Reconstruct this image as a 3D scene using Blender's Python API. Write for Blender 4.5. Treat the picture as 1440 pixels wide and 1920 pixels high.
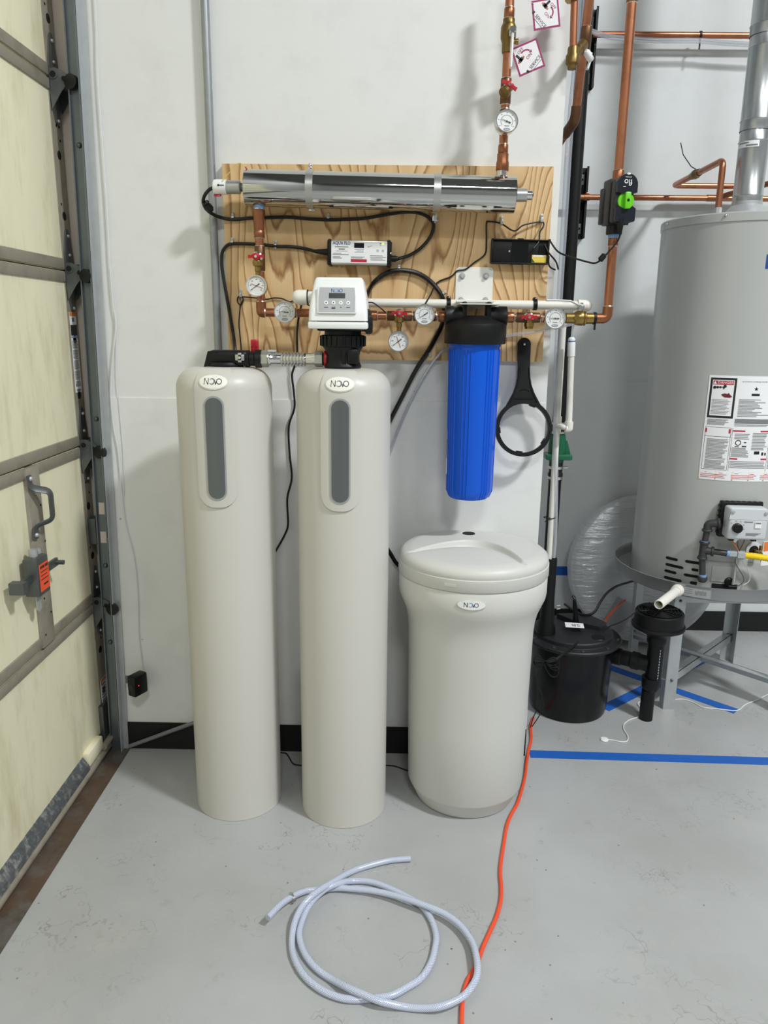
import bpy, bmesh, math, random
from mathutils import Vector, Matrix
random.seed(7)
# ------------------------------------------------------------------ clear
for o in list(bpy.data.objects): bpy.data.objects.remove(o, do_unlink=True)
scn = bpy.context.scene
COL = scn.collection
PI = math.pi
R_ = math.radians
# ------------------------------------------------------------------ camera
F = 1420.0; PITCH = R_(13.7); YAW = R_(0.8); ROLL = R_(0.68); EYE = Vector((0, 0, 1.5))
r0 = Vector((math.cos(YAW), math.sin(YAW), 0))
FW = Vector((-math.sin(YAW)*math.cos(PITCH), math.cos(YAW)*math.cos(PITCH), -math.sin(PITCH)))
u0 = r0.cross(FW)
CR = math.cos(ROLL)*r0 + math.sin(ROLL)*u0
CU = math.cos(ROLL)*u0 - math.sin(ROLL)*r0
cam = bpy.data.cameras.new('camera'); camo = bpy.data.objects.new('camera', cam); COL.objects.link(camo)
m = Matrix((CR, CU, -FW)).transposed().to_4x4(); m.translation = EYE
camo.matrix_world = m
cam.sensor_fit = 'VERTICAL'; cam.sensor_height = 24.0; cam.lens = 24.0*F/1920.0
cam.clip_start = 0.05; cam.clip_end = 60
scn.camera = camo
# ------------------------------------------------------------------ world, lamps, exposure
wd = bpy.data.worlds.new('world'); scn.world = wd; wd.use_nodes = True
wd.node_tree.nodes['Background'].inputs[0].default_value = (0.8, 0.85, 0.9, 1)
wd.node_tree.nodes['Background'].inputs[1].default_value = 0.3
vs = scn.view_settings
vs.view_transform = 'Standard'; vs.look = 'None'; vs.gamma = 1.0; vs.use_curve_mapping = False
vs.exposure = 0.0
def lamp(name, loc, w, h, energy, col=(1, 1, 1)):
    l = bpy.data.lights.new(name, 'AREA'); l.shape = 'RECTANGLE'; l.size = w; l.size_y = h
    l.energy = energy; l.color = col
    o = bpy.data.objects.new(name, l); COL.objects.link(o); o.location = loc
    return o
# high-bay key lamp, then two added fill lamps (housings are built with the ceiling)
LAMPS = [((3.1, -0.25, 5.6), 0.65, 0.5, 350), ((0.6, -3.2, 5.6), 1.2, 0.6, 150), ((4.6, -4.2, 5.6), 1.2, 0.6, 85)]
for q in LAMPS: lamp('key_and_fill_lamp', (q[0][0], q[0][1], q[0][2]-0.03), q[1], q[2], q[3], (0.955, 0.98, 1.0))

# ------------------------------------------------------------------ pixel to place
def ray(px, py): return FW + CR*((px-720)/F) - CU*((py-960)/F)
def W(px, py, Y): d = ray(px, py); return EYE + d*(Y/d.y)
def Wz(px, py, z=0.0): d = ray(px, py); return EYE + d*((z-EYE.z)/d.z)
def S(px, py, Y): return (W(px, py, Y)-EYE).dot(FW)/F        # metres per pixel there
def CYL(px, py, cx, cy, R):                                   # ray on an upright cylinder -> (u, z)
    d = ray(px, py); a = d.x**2+d.y**2; b = -2*(d.x*cx+d.y*cy); c = cx*cx+cy*cy-R*R
    q = b*b-4*a*c
    t = (-b-math.sqrt(max(q, 0)))/(2*a)
    p = EYE+d*t
    return R*math.atan2(p.x-cx, cy-p.y), p.z
# ------------------------------------------------------------------ materials
def lin(c):
    return tuple(((v/255)/12.92 if v/255 <= 0.04045 else ((v/255+0.055)/1.055)**2.4) for v in c)
MATS = {}
def mat(name, col, rough=0.5, metal=0.0, var=0.0, vscale=6.0, bump=0.0, bscale=60.0, spec=0.5, coat=0.0, emit=0.0, dirt=None, dscale=3.0, damt=0.5, stretch=(1, 1, 1)):
    mt = bpy.data.materials.new(name); mt.use_nodes = True; nt = mt.node_tree; N = nt.nodes; L = nt.links
    b = N['Principled BSDF']; c = lin(col)+(1,)
    b.inputs['Roughness'].default_value = rough; b.inputs['Metallic'].default_value = metal
    b.inputs['Specular IOR Level'].default_value = spec; b.inputs['Coat Weight'].default_value = coat
    b.inputs['Base Color'].default_value = c
    if emit:
        b.inputs['Emission Color'].default_value = c; b.inputs['Emission Strength'].default_value = emit
    if var or bump or dirt:
        tc = N.new('ShaderNodeTexCoord'); mp = N.new('ShaderNodeMapping'); L.new(tc.outputs['Object'], mp.inputs[0]); mp.inputs['Scale'].default_value = stretch
        out = None
        if var:
            n = N.new('ShaderNodeTexNoise'); n.inputs['Scale'].default_value = vscale; n.inputs['Detail'].default_value = 6
            L.new(mp.outputs[0], n.inputs['Vector'])
            mx = N.new('ShaderNodeMix'); mx.data_type = 'RGBA'
            mx.inputs['A'].default_value = tuple(max(0, v*(1-var)) for v in c[:3])+(1,)
            mx.inputs['B'].default_value = tuple(min(1, v*(1+var)) for v in c[:3])+(1,)
            L.new(n.outputs['Fac'], mx.inputs['Factor']); out = mx.outputs['Result']
        if dirt:
            n = N.new('ShaderNodeTexNoise'); n.inputs['Scale'].default_value = dscale; n.inputs['Detail'].default_value = 9; n.inputs['Roughness'].default_value = 0.65
            L.new(mp.outputs[0], n.inputs['Vector'])
            cr = N.new('ShaderNodeValToRGB'); cr.color_ramp.elements[0].position = 0.5; cr.color_ramp.elements[1].position = 0.75
            cr.color_ramp.elements[1].color = (damt, damt, damt, 1)
            L.new(n.outputs['Fac'], cr.inputs[0])
            mx = N.new('ShaderNodeMix'); mx.data_type = 'RGBA'
            if out: L.new(out, mx.inputs['A'])
            else: mx.inputs['A'].default_value = c
            mx.inputs['B'].default_value = lin(dirt)+(1,)
            L.new(cr.outputs[0], mx.inputs['Factor']); out = mx.outputs['Result']
        if out: L.new(out, b.inputs['Base Color'])
        if bump:
            n = N.new('ShaderNodeTexNoise'); n.inputs['Scale'].default_value = bscale; n.inputs['Detail'].default_value = 4
            L.new(mp.outputs[0], n.inputs['Vector'])
            bp = N.new('ShaderNodeBump'); bp.inputs['Strength'].default_value = bump; bp.inputs['Distance'].default_value = 0.002
            L.new(n.outputs['Fac'], bp.inputs['Height']); L.new(bp.outputs[0], b.inputs['Normal'])
    MATS[name] = mt
    return mt
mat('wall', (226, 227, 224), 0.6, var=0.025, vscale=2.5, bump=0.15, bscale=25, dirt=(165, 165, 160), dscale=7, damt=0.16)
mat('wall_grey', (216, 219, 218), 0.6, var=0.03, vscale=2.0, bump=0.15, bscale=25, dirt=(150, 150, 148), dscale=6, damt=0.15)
mat('ceiling', (128, 128, 126), 0.8)
mat('far_wall', (168, 168, 165), 0.7)
mat('black_base', (9, 9, 9), 0.6)
mat('jamb', (206, 194, 180), 0.7, var=0.08, vscale=9)
mat('rust', (78, 62, 48), 0.75, var=0.7, vscale=9, bump=0.5, bscale=60, dirt=(104, 108, 108), dscale=6, damt=0.9)
mat('cream', (236, 231, 200), 0.5, var=0.05, vscale=4, dirt=(176, 162, 116), dscale=3.2, damt=0.55, stretch=(1, 3.0, 0.8), bump=0.1, bscale=30)
mat('rail', (150, 143, 128), 0.45, 0.0, var=0.08, vscale=12, dirt=(88, 82, 72), dscale=14, damt=0.55)
mat('galv', (188, 192, 193), 0.42, 0.5, var=0.12, vscale=30)
mat('galv_dark', (104, 108, 108), 0.45, 0.75, var=0.15, vscale=30)
mat('track', (112, 120, 124), 0.4, 0.7, var=0.12, vscale=20)
mat('tread', (112, 116, 120), 0.38, 0.55, var=0.35, vscale=60, bump=1.0, bscale=55, dirt=(206, 206, 204), dscale=46, damt=0.9)
mat('conduit', (158, 162, 164), 0.4, 0.65, var=0.12, vscale=30)
mat('steel', (196, 197, 194), 0.06, 1.0)
mat('chrome', (222, 222, 222), 0.16, 1.0)
mat('brushed', (192, 193, 190), 0.36, 0.9, var=0.05, vscale=60)
mat('flue', (186, 190, 190), 0.32, 0.85, var=0.10, vscale=22)
mat('copper', (178, 118, 88), 0.33, 0.85, var=0.25, vscale=10, dirt=(110, 66, 42), dscale=12, damt=0.6)
mat('copper_fit', (158, 104, 74), 0.36, 0.85, var=0.3, vscale=16, dirt=(86, 58, 40), dscale=16, damt=0.7)
mat('copper_dark', (112, 80, 58), 0.42, 0.85, var=0.3, vscale=20)
mat('solder', (214, 204, 190), 0.3, 0.9)
mat('brass', (158, 132, 76), 0.3, 0.9, var=0.15, vscale=18)
mat('brass_dark', (126, 104, 62), 0.4, 0.85, var=0.2, vscale=18)
mat('iron', (70, 70, 70), 0.5, 0.5, var=0.15, vscale=25, bump=0.3, bscale=120)
mat('black', (11, 12, 13), 0.45, spec=0.35)
mat('black_gloss', (8, 9, 10), 0.25, spec=0.4)
mat('black_rubber', (14, 14, 15), 0.5)
mat('black_lid', (27, 28, 30), 0.5)
mat('charcoal', (46, 48, 50), 0.42)
mat('navy', (22, 26, 36), 0.3)
mat('white_plastic', (236, 238, 236), 0.35)
mat('pvc', (232, 230, 220), 0.34, var=0.03, vscale=12)
mat('white_paint', (232, 232, 226), 0.4)
mat('tank', (203, 201, 193), 0.38, var=0.012, vscale=3, bump=0.06, bscale=220)
mat('brine', (205, 205, 199), 0.45, var=0.012, vscale=3, bump=0.08, bscale=220)
mat('grey_glass', (92, 97, 97), 0.22)
mat('badge', (236, 236, 226), 0.35)
mat('ink', (28, 30, 34), 0.5)
mat('ink_grey', (120, 122, 126), 0.5)
mat('ink_light', (176, 182, 192), 0.5)
mat('ink_blue', (38, 76, 138), 0.5)
mat('print_blue', (118, 156, 202), 0.5)
mat('print_red', (186, 38, 52), 0.5)
mat('print_maroon', (150, 40, 98), 0.5)
mat('print_dark_red', (110, 26, 42), 0.5)
mat('print_orange', (222, 130, 60), 0.5)
mat('print_cream', (240, 222, 200), 0.5)
mat('paper', (238, 239, 240), 0.5)
mat('red', (176, 22, 36), 0.35)
mat('red_orange', (240, 84, 42), 0.5)
mat('blue_filter', (4, 88, 212), 0.3, spec=0.4)
mat('blue_sticker', (30, 70, 150), 0.4)
mat('blue_tape', (26, 92, 178), 0.55, var=0.12, vscale=20)
mat('pan', (150, 152, 152), 0.4, 0.5, var=0.08, vscale=12)
mat('heater', (178, 180, 177), 0.28, 0.0, var=0.02, vscale=4, coat=0.3)
mat('panel_grey', (168, 170, 170), 0.4, 0.3)
mat('control_grey', (206, 209, 212), 0.35)
mat('lcd', (44, 52, 48), 0.25)
mat('dial', (236, 238, 236), 0.4)
mat('yellow', (242, 206, 24), 0.4)
mat('yellow_wire', (228, 200, 84), 0.4)
mat('orange_cord', (232, 82, 44), 0.42)
mat('green', (22, 96, 66), 0.35)
mat('lime', (104, 200, 34), 0.35)
mat('led_red', (255, 40, 30), 0.4, emit=3.0)
mat('led_green', (190, 230, 60), 0.4, emit=1.0)
mat('tag_face', (232, 230, 232), 0.4)
mat('hole', (4, 4, 4), 0.8)
mat('white_cord', (222, 224, 222), 0.45)
mat('coil', (226, 228, 228), 0.4, var=0.05, vscale=18)
mat('lamp_glow', (255, 252, 242), 0.5, emit=6.0)
def specks(name, scale, size, col, amt):
    nt = MATS[name].node_tree; N = nt.nodes; L = nt.links; b = N['Principled BSDF']
    src = b.inputs['Base Color'].links[0].from_socket; tc = N.new('ShaderNodeTexCoord')
    v = N.new('ShaderNodeTexVoronoi'); v.inputs['Scale'].default_value = scale; L.new(tc.outputs['Object'], v.inputs['Vector'])
    r = N.new('ShaderNodeMapRange'); r.inputs['From Min'].default_value = size*0.6; r.inputs['From Max'].default_value = size; r.inputs['To Min'].default_value = amt; r.inputs['To Max'].default_value = 0; L.new(v.outputs['Distance'], r.inputs[0])
    mx = N.new('ShaderNodeMix'); mx.data_type = 'RGBA'; L.new(src, mx.inputs['A']); mx.inputs['B'].default_value = lin(col)+(1,); L.new(r.outputs[0], mx.inputs['Factor']); L.new(mx.outputs['Result'], b.inputs['Base Color'])
specks('wall', 6.0, 0.028, (120, 118, 112), 0.6); specks('wall_grey', 6.0, 0.028, (112, 112, 110), 0.6); specks('cream', 5.0, 0.03, (120, 108, 78), 0.6)
def transp(name, col, fac, rough=0.12, gl=0.12, bump=0.0, bscale=20, stretch=(1, 1, 1)):
    mt = bpy.data.materials.new(name); mt.use_nodes = True; nt = mt.node_tree; N = nt.nodes; L = nt.links
    N.remove(N['Principled BSDF']); out = N['Material Output']
    t = N.new('ShaderNodeBsdfTransparent'); d = N.new('ShaderNodeBsdfDiffuse'); d.inputs[0].default_value = lin(col)+(1,)
    g = N.new('ShaderNodeBsdfGlossy'); g.inputs['Roughness'].default_value = rough
    a = N.new('ShaderNodeMixShader'); a.inputs[0].default_value = fac; L.new(t.outputs[0], a.inputs[1]); L.new(d.outputs[0], a.inputs[2])
    b = N.new('ShaderNodeMixShader'); b.inputs[0].default_value = gl; L.new(a.outputs[0], b.inputs[1]); L.new(g.outputs[0], b.inputs[2])
    L.new(b.outputs[0], out.inputs[0])
    if bump:
        tc = N.new('ShaderNodeTexCoord'); mp = N.new('ShaderNodeMapping'); mp.inputs['Scale'].default_value = stretch
        n = N.new('ShaderNodeTexNoise'); n.inputs['Scale'].default_value = bscale; n.inputs['Detail'].default_value = 5
        L.new(tc.outputs['Object'], mp.inputs[0]); L.new(mp.outputs[0], n.inputs['Vector'])
        bp = N.new('ShaderNodeBump'); bp.inputs['Strength'].default_value = bump; bp.inputs['Distance'].default_value = 0.01
        L.new(n.outputs['Fac'], bp.inputs['Height']); L.new(bp.outputs[0], g.inputs['Normal']); L.new(bp.outputs[0], d.inputs['Normal'])
    MATS[name] = mt
transp('lens', (240, 240, 240), 0.0, 0.04, 0.05)
transp('clear_tube', (206, 210, 220), 0.35, 0.1, 0.16)
transp('film', (236, 239, 240), 0.58, 0.16, 0.16, 0.9, 9, (1, 1, 6))
# floor: painted concrete, worn and scuffed
def floor_mat():
    mt = bpy.data.materials.new('floor'); mt.use_nodes = True; nt = mt.node_tree; N = nt.nodes; L = nt.links
    b = N['Principled BSDF']; tc = N.new('ShaderNodeTexCoord')
    def noise(sc, det=6, ro=0.55):
        n = N.new('ShaderNodeTexNoise'); n.inputs['Scale'].default_value = sc; n.inputs['Detail'].default_value = det; n.inputs['Roughness'].default_value = ro
        L.new(tc.outputs['Object'], n.inputs['Vector']); return n.outputs['Fac']
    def ramp(src, p0, p1, v0=0.0, v1=1.0):
        r = N.new('ShaderNodeMapRange'); r.inputs['From Min'].default_value = p0; r.inputs['From Max'].default_value = p1
        r.inputs['To Min'].default_value = v0; r.inputs['To Max'].default_value = v1; L.new(src, r.inputs[0]); return r.outputs[0]
    def mixc(a, bcol, fac):
        mx = N.new('ShaderNodeMix'); mx.data_type = 'RGBA'
        if isinstance(a, tuple): mx.inputs['A'].default_value = a
        else: L.new(a, mx.inputs['A'])
        mx.inputs['B'].default_value = bcol; L.new(fac, mx.inputs['Factor']); return mx.outputs['Result']
    c = mixc(lin((172, 174, 174))+(1,), lin((160, 161, 159))+(1,), ramp(noise(1.6), 0.4, 0.65))
    c = mixc(c, lin((182, 179, 166))+(1,), ramp(noise(2.3, 9, 0.7), 0.56, 0.75, 0, 0.45))
    c = mixc(c, lin((102, 100, 93))+(1,), ramp(noise(9, 10, 0.75), 0.60, 0.78, 0, 0.45))
    v = N.new('ShaderNodeTexVoronoi'); v.inputs['Scale'].default_value = 7; v.inputs['Randomness'].default_value = 1
    L.new(tc.outputs['Object'], v.inputs['Vector'])
    c = mixc(c, lin((60, 58, 52))+(1,), ramp(v.outputs['Distance'], 0.018, 0.03, 0.9, 0))
    v2 = N.new('ShaderNodeTexVoronoi'); v2.inputs['Scale'].default_value = 17; L.new(tc.outputs['Object'], v2.inputs['Vector'])
    c = mixc(c, lin((90, 84, 72))+(1,), ramp(v2.outputs['Distance'], 0.03, 0.06, 0.7, 0))
    def lines(sc, width, msc, p0, amt, col, det=4):
        n = noise(sc, det, 0.6); su = N.new('ShaderNodeMath'); su.operation = 'SUBTRACT'; su.inputs[1].default_value = 0.5; L.new(n, su.inputs[0])
        ab = N.new('ShaderNodeMath'); ab.operation = 'ABSOLUTE'; L.new(su.outputs[0], ab.inputs[0])
        ln = ramp(ab.outputs[0], width*0.4, width, amt, 0.0); mk = ramp(noise(msc, 3), p0, p0+0.08)
        mu = N.new('ShaderNodeMath'); mu.operation = 'MULTIPLY'; L.new(ln, mu.inputs[0]); L.new(mk, mu.inputs[1]); return mixc(c, col, mu.outputs[0])
    c = lines(3.1, 0.005, 2.2, 0.54, 0.34, lin((112, 110, 102))+(1,), 5)
    c = lines(8.0, 0.007, 5.0, 0.58, 0.4, lin((92, 90, 84))+(1,), 3)
    c = lines(19.0, 0.010, 3.4, 0.56, 0.35, lin((88, 86, 80))+(1,), 2)
    L.new(c, b.inputs['Base Color'])
    rg = ramp(noise(5), 0.3, 0.7, 0.24, 0.42); L.new(rg, b.inputs['Roughness'])
    bp = N.new('ShaderNodeBump'); bp.inputs['Strength'].default_value = 0.25; bp.inputs['Distance'].default_value = 0.003
    L.new(noise(14, 8), bp.inputs['Height']); L.new(bp.outputs[0], b.inputs['Normal'])
    MATS['floor'] = mt
floor_mat()
def ply_mat():
    mt = bpy.data.materials.new('plywood'); mt.use_nodes = True; nt = mt.node_tree; N = nt.nodes; L = nt.links
    b = N['Principled BSDF']; b.inputs['Roughness'].default_value = 0.6
    tc = N.new('ShaderNodeTexCoord'); mp = N.new('ShaderNodeMapping'); mp.inputs['Scale'].default_value = (1, 1, 0.22)
    L.new(tc.outputs['Object'], mp.inputs[0])
    n0 = N.new('ShaderNodeTexNoise'); n0.inputs['Scale'].default_value = 3.2; n0.inputs['Detail'].default_value = 2; n0.inputs['Roughness'].default_value = 0.45
    L.new(mp.outputs[0], n0.inputs['Vector'])
    # rings: contour bands of a stretched noise field give the cathedral figure
    mu = N.new('ShaderNodeMath'); mu.operation = 'MULTIPLY'; mu.inputs[1].default_value = 32; L.new(n0.outputs['Fac'], mu.inputs[0])
    n1 = N.new('ShaderNodeTexNoise'); n1.inputs['Scale'].default_value = 30; n1.inputs['Detail'].default_value = 3; L.new(mp.outputs[0], n1.inputs['Vector'])
    ad = N.new('ShaderNodeMath'); ad.operation = 'MULTIPLY_ADD'; ad.inputs[1].default_value = 0.7; L.new(n1.outputs['Fac'], ad.inputs[0]); L.new(mu.outputs[0], ad.inputs[2])
    fr = N.new('ShaderNodeMath'); fr.operation = 'FRACT'; L.new(ad.outputs[0], fr.inputs[0])
    cr = N.new('ShaderNodeValToRGB'); e = cr.color_ramp.elements
    e[0].position = 0.0; e[0].color = lin((224, 193, 146))+(1,); e[1].position = 0.72; e[1].color = lin((212, 175, 124))+(1,)
    x = e.new(0.9); x.color = lin((152, 108, 66))+(1,); x = e.new(1.0); x.color = lin((216, 183, 134))+(1,)
    L.new(fr.outputs[0], cr.inputs[0])
    mp2 = N.new('ShaderNodeMapping'); mp2.inputs['Scale'].default_value = (1, 1, 0.02); L.new(tc.outputs['Object'], mp2.inputs[0])
    n2 = N.new('ShaderNodeTexNoise'); n2.inputs['Scale'].default_value = 260; n2.inputs['Detail'].default_value = 2; L.new(mp2.outputs[0], n2.inputs['Vector'])
    mx = N.new('ShaderNodeMix'); mx.data_type = 'RGBA'; mx.blend_type = 'MULTIPLY'; mx.inputs['Factor'].default_value = 0.35
    L.new(cr.outputs[0], mx.inputs['A']); L.new(n2.outputs['Color'], mx.inputs['B'])
    g = N.new('ShaderNodeMapRange'); g.inputs['To Min'].default_value = 0.72; g.inputs['To Max'].default_value = 1.2; L.new(n2.outputs['Fac'], g.inputs[0])
    L.new(g.outputs[0], mx.inputs['B'])
    L.new(mx.outputs['Result'], b.inputs['Base Color'])
    MATS['plywood'] = mt
ply_mat()
def braid_mat():
    mt = bpy.data.materials.new('braid_hose'); mt.use_nodes = True; nt = mt.node_tree; N = nt.nodes; L = nt.links
    b = N['Principled BSDF']; b.inputs['Roughness'].default_value = 0.22; b.inputs['Transmission Weight'].default_value = 0.12
    b.inputs['Specular IOR Level'].default_value = 0.6
    uv = N.new('ShaderNodeUVMap'); mp = N.new('ShaderNodeMapping'); L.new(uv.outputs[0], mp.inputs[0])
    mp.inputs['Rotation'].default_value = (0, 0, R_(45)); 
    ck = N.new('ShaderNodeTexWave'); ck.inputs['Scale'].default_value = 1.6; L.new(mp.outputs[0], ck.inputs['Vector'])
    mp2 = N.new('ShaderNodeMapping'); L.new(uv.outputs[0], mp2.inputs[0]); mp2.inputs['Rotation'].default_value = (0, 0, R_(-45))
    ck2 = N.new('ShaderNodeTexWave'); ck2.inputs['Scale'].default_value = 1.6; L.new(mp2.outputs[0], ck2.inputs['Vector'])
    mxx = N.new('ShaderNodeMath'); mxx.operation = 'MAXIMUM'; L.new(ck.outputs['Fac'], mxx.inputs[0]); L.new(ck2.outputs['Fac'], mxx.inputs[1])
    mr = N.new('ShaderNodeMapRange'); mr.inputs['From Min'].default_value = 0.7; L.new(mxx.outputs[0], mr.inputs[0])
    mx = N.new('ShaderNodeMix'); mx.data_type = 'RGBA'; mx.inputs['A'].default_value = lin((162, 174, 202))+(1,); mx.inputs['B'].default_value = lin((236, 240, 250))+(1,)
    L.new(mr.outputs[0], mx.inputs['Factor']); L.new(mx.outputs['Result'], b.inputs['Base Color'])
    MATS['braid_hose'] = mt
braid_mat()

# ------------------------------------------------------------------ geometry kit
def frame(o, ux, uz=None):
    """matrix whose local z runs along uz and local x near ux"""
    z = Vector(uz).normalized(); x = Vector(ux); x = (x - z*x.dot(z))
    if x.length < 1e-6: x = Vector((1, 0, 0)) if abs(z.x) < 0.9 else Vector((0, 1, 0)); x = x - z*x.dot(z)
    x.normalize(); y = z.cross(x)
    M = Matrix((x, y, z)).transposed().to_4x4(); M.translation = Vector(o); return M
def face_frame(o, tilt=0.0, roll=0.0, yaw=0.0):
    """local x right, local y up, local z toward the viewer (-Y)"""
    M = Matrix(((1, 0, 0, 0), (0, 0, -1, 0), (0, 1, 0, 0), (0, 0, 0, 1)))
    M = Matrix.Rotation(yaw, 4, 'Z') @ Matrix.Rotation(tilt, 4, 'X') @ M @ Matrix.Rotation(roll, 4, 'Z')
    M.translation = Vector(o); return M
def smooth_path(pts, k=6, closed=False):
    P = [Vector(p) for p in pts]; n = len(P)
    if n < 3: return P
    out = []
    rng = range(n if closed else n-1)
    for i in rng:
        a = P[(i-1) % n] if (closed or i > 0) else P[0]*2-P[1]
        b = P[i]; c = P[(i+1) % n]; d = P[(i+2) % n] if (closed or i+2 < n) else P[n-1]*2-P[n-2]
        for j in range(k):
            t = j/k; t2 = t*t; t3 = t2*t
            out.append(0.5*((2*b)+(c-a)*t+(2*a-5*b+4*c-d)*t2+(3*b-a-3*c+d)*t3))
    if not closed: out.append(P[-1])
    return out
def fillet(pts, r, k=6):
    """polyline with rounded corners"""
    P = [Vector(p) for p in pts]; out = [P[0]]
    for i in range(1, len(P)-1):
        a = (P[i-1]-P[i]); b = (P[i+1]-P[i]); q = min(r, a.length*0.49, b.length*0.49)
        p0 = P[i]+a.normalized()*q; p1 = P[i]+b.normalized()*q
        for j in range(k+1):
            t = j/k; out.append((1-t)**2*p0+2*t*(1-t)*P[i]+t*t*p1)
    out.append(P[-1]); return out
class G:
    def __init__(s): s.v = []; s.f = []; s.uv = None
    def add(s, vs_, fs_, M=None):
        b = len(s.v)
        s.v += [(M @ Vector(v)) if M is not None else Vector(v) for v in vs_]
        s.f += [tuple(b+i for i in f) for f in fs_]; return s
    def box(s, c, size, M=None, bev=0.0, seg=2):
        x, y, z = size[0]/2, size[1]/2, size[2]/2; c = Vector(c)
        vs_ = [c+Vector((i*x, j*y, k*z)) for i in (-1, 1) for j in (-1, 1) for k in (-1, 1)]
        fs_ = [(0, 1, 3, 2), (4, 6, 7, 5), (0, 4, 5, 1), (2, 3, 7, 6), (0, 2, 6, 4), (1, 5, 7, 3)]
        if bev > 0:
            bm = bmesh.new(); bv = [bm.verts.new(v) for v in vs_]
            for f in fs_: bm.faces.new([bv[i] for i in f])
            bmesh.ops.bevel(bm, geom=bm.edges[:], offset=min(bev, x*0.98, y*0.98, z*0.98), segments=seg, affect='EDGES', profile=0.5)
            bm.verts.index_update(); vs_ = [v.co.copy() for v in bm.verts]; fs_ = [tuple(v.index for v in f.verts) for f in bm.faces]; bm.free()
        return s.add(vs_, fs_, M)
    def lathe(s, prof, M=None, n=32, cap=True, a0=0, a1=2*PI):
        full = abs(a1-a0-2*PI) < 1e-6; m_ = n if full else n+1
        vs_ = []; fs_ = []
        for r, z in prof:
            for i in range(m_):
                a = a0+(a1-a0)*i/n; vs_.append((r*math.cos(a), r*math.sin(a), z))
        for k in range(len(prof)-1):
            for i in range(n):
                j = (i+1) % m_ if full else i+1
                fs_.append((k*m_+i, k*m_+j, (k+1)*m_+j, (k+1)*m_+i))
        if cap and full:
            if prof[0][0] > 1e-6: fs_.append(tuple(reversed(range(m_))))
            if prof[-1][0] > 1e-6: fs_.append(tuple((len(prof)-1)*m_+i for i in range(m_)))
        return s.add(vs_, fs_, M)
    def cyl(s, p0, p1, ra, rb=None, n=20, cap=True):
        p0 = Vector(p0); p1 = Vector(p1); rb = ra if rb is None else rb
        return s.lathe([(ra, 0), (rb, (p1-p0).length)], frame(p0, (1, 0, 0), p1-p0), n, cap)
    def turn(s, p0, p1, prof, n=24, cap=True):
        """prof: (radius, fraction along p0-p1)"""
        p0 = Vector(p0); p1 = Vector(p1); l = (p1-p0).length
        return s.lathe([(r, t*l) for r, t in prof], frame(p0, (1, 0, 0), p1-p0), n, cap)
    def ball(s, c, r, M=None, n=14, sc=(1, 1, 1)):
        pr = [(r*math.sin(PI*i/n), -r*math.cos(PI*i/n)) for i in range(n+1)]
        pr[0] = (1e-5, -r); pr[-1] = (1e-5, r)
        T_ = Matrix.Translation(Vector(c)) @ Matrix.Diagonal((sc[0], sc[1], sc[2], 1))
        return s.lathe(pr, (M @ T_) if M is not None else T_, n*2, False)
    def ring(s, M, Rm, r, n=36, k=10, a0=0, a1=2*PI):
        full = abs(a1-a0-2*PI) < 1e-6
        pts = [M @ Vector((Rm*math.cos(a0+(a1-a0)*i/n), Rm*math.sin(a0+(a1-a0)*i/n), 0)) for i in range(n if full else n+1)]
        return s.tube(pts, r, k, closed=full)
    def tube(s, pts, r, n=10, closed=False, cap=True, radii=None, uvscale=None, flat=1.0):
        P = [Vector(p) for p in pts]; m_ = len(P); vs_ = []; fs_ = []
        T_ = []
        for i in range(m_):
            if closed: t = P[(i+1) % m_]-P[i-1]
            else: t = P[min(i+1, m_-1)]-P[max(i-1, 0)]
            T_.append(t.normalized() if t.length > 1e-9 else Vector((0, 0, 1)))
        up = Vector((0, 0, 1)) if abs(T_[0].z) < 0.9 else Vector((1, 0, 0))
        x = (up-T_[0]*up.dot(T_[0])).normalized()
        for i in range(m_):
            x = (x-T_[i]*x.dot(T_[i])); x = x.normalized() if x.length > 1e-6 else Vector((1, 0, 0)); y = T_[i].cross(x)
            q = radii[i] if radii else r
            for j in range(n):
                a = 2*PI*j/n; vs_.append(P[i]+x*(q*flat*math.cos(a))+y*(q*math.sin(a)))
        for i in range(m_ if closed else m_-1):
            k = (i+1) % m_
            for j in range(n): fs_.append((i*n+j, i*n+(j+1) % n, k*n+(j+1) % n, k*n+j))
        if not closed and cap: fs_.append(tuple(reversed(range(n)))); fs_.append(tuple((m_-1)*n+j for j in range(n)))
        return s.add(vs_, fs_)
    def prism(s, poly, M, z0, z1):
        n = len(poly)
        vs_ = [(p[0], p[1], z0) for p in poly]+[(p[0], p[1], z1) for p in poly]
        fs_ = [tuple(reversed(range(n))), tuple(range(n, 2*n))]+[(i, (i+1) % n, n+(i+1) % n, n+i) for i in range(n)]
        return s.add(vs_, fs_, M)
    def strip(s, mp, cols, w0, w1):
        """plate wrapped by mp(u,v,w); cols = [(u, [v...])]"""
        n = len(cols[0][1]); vs_ = []; fs_ = []
        for w in (w1, w0):
            for u, vv in cols:
                for v in vv: vs_.append(mp(u, v, w))
        c = len(cols)
        for i in range(c-1):
            for j in range(n-1): fs_.append((i*n+j, (i+1)*n+j, (i+1)*n+j+1, i*n+j+1))
        o = c*n
        edge = [(i, 0) for i in range(c)]+[(c-1, j) for j in range(1, n)]+[(i, n-1) for i in range(c-2, -1, -1)]+[(0, j) for j in range(n-2, 0, -1)]
        for k in range(len(edge)):
            a = edge[k]; b = edge[(k+1) % len(edge)]
            fs_.append((a[0]*n+a[1], o+a[0]*n+a[1], o+b[0]*n+b[1], b[0]*n+b[1]))
        return s.add(vs_, fs_)
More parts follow.
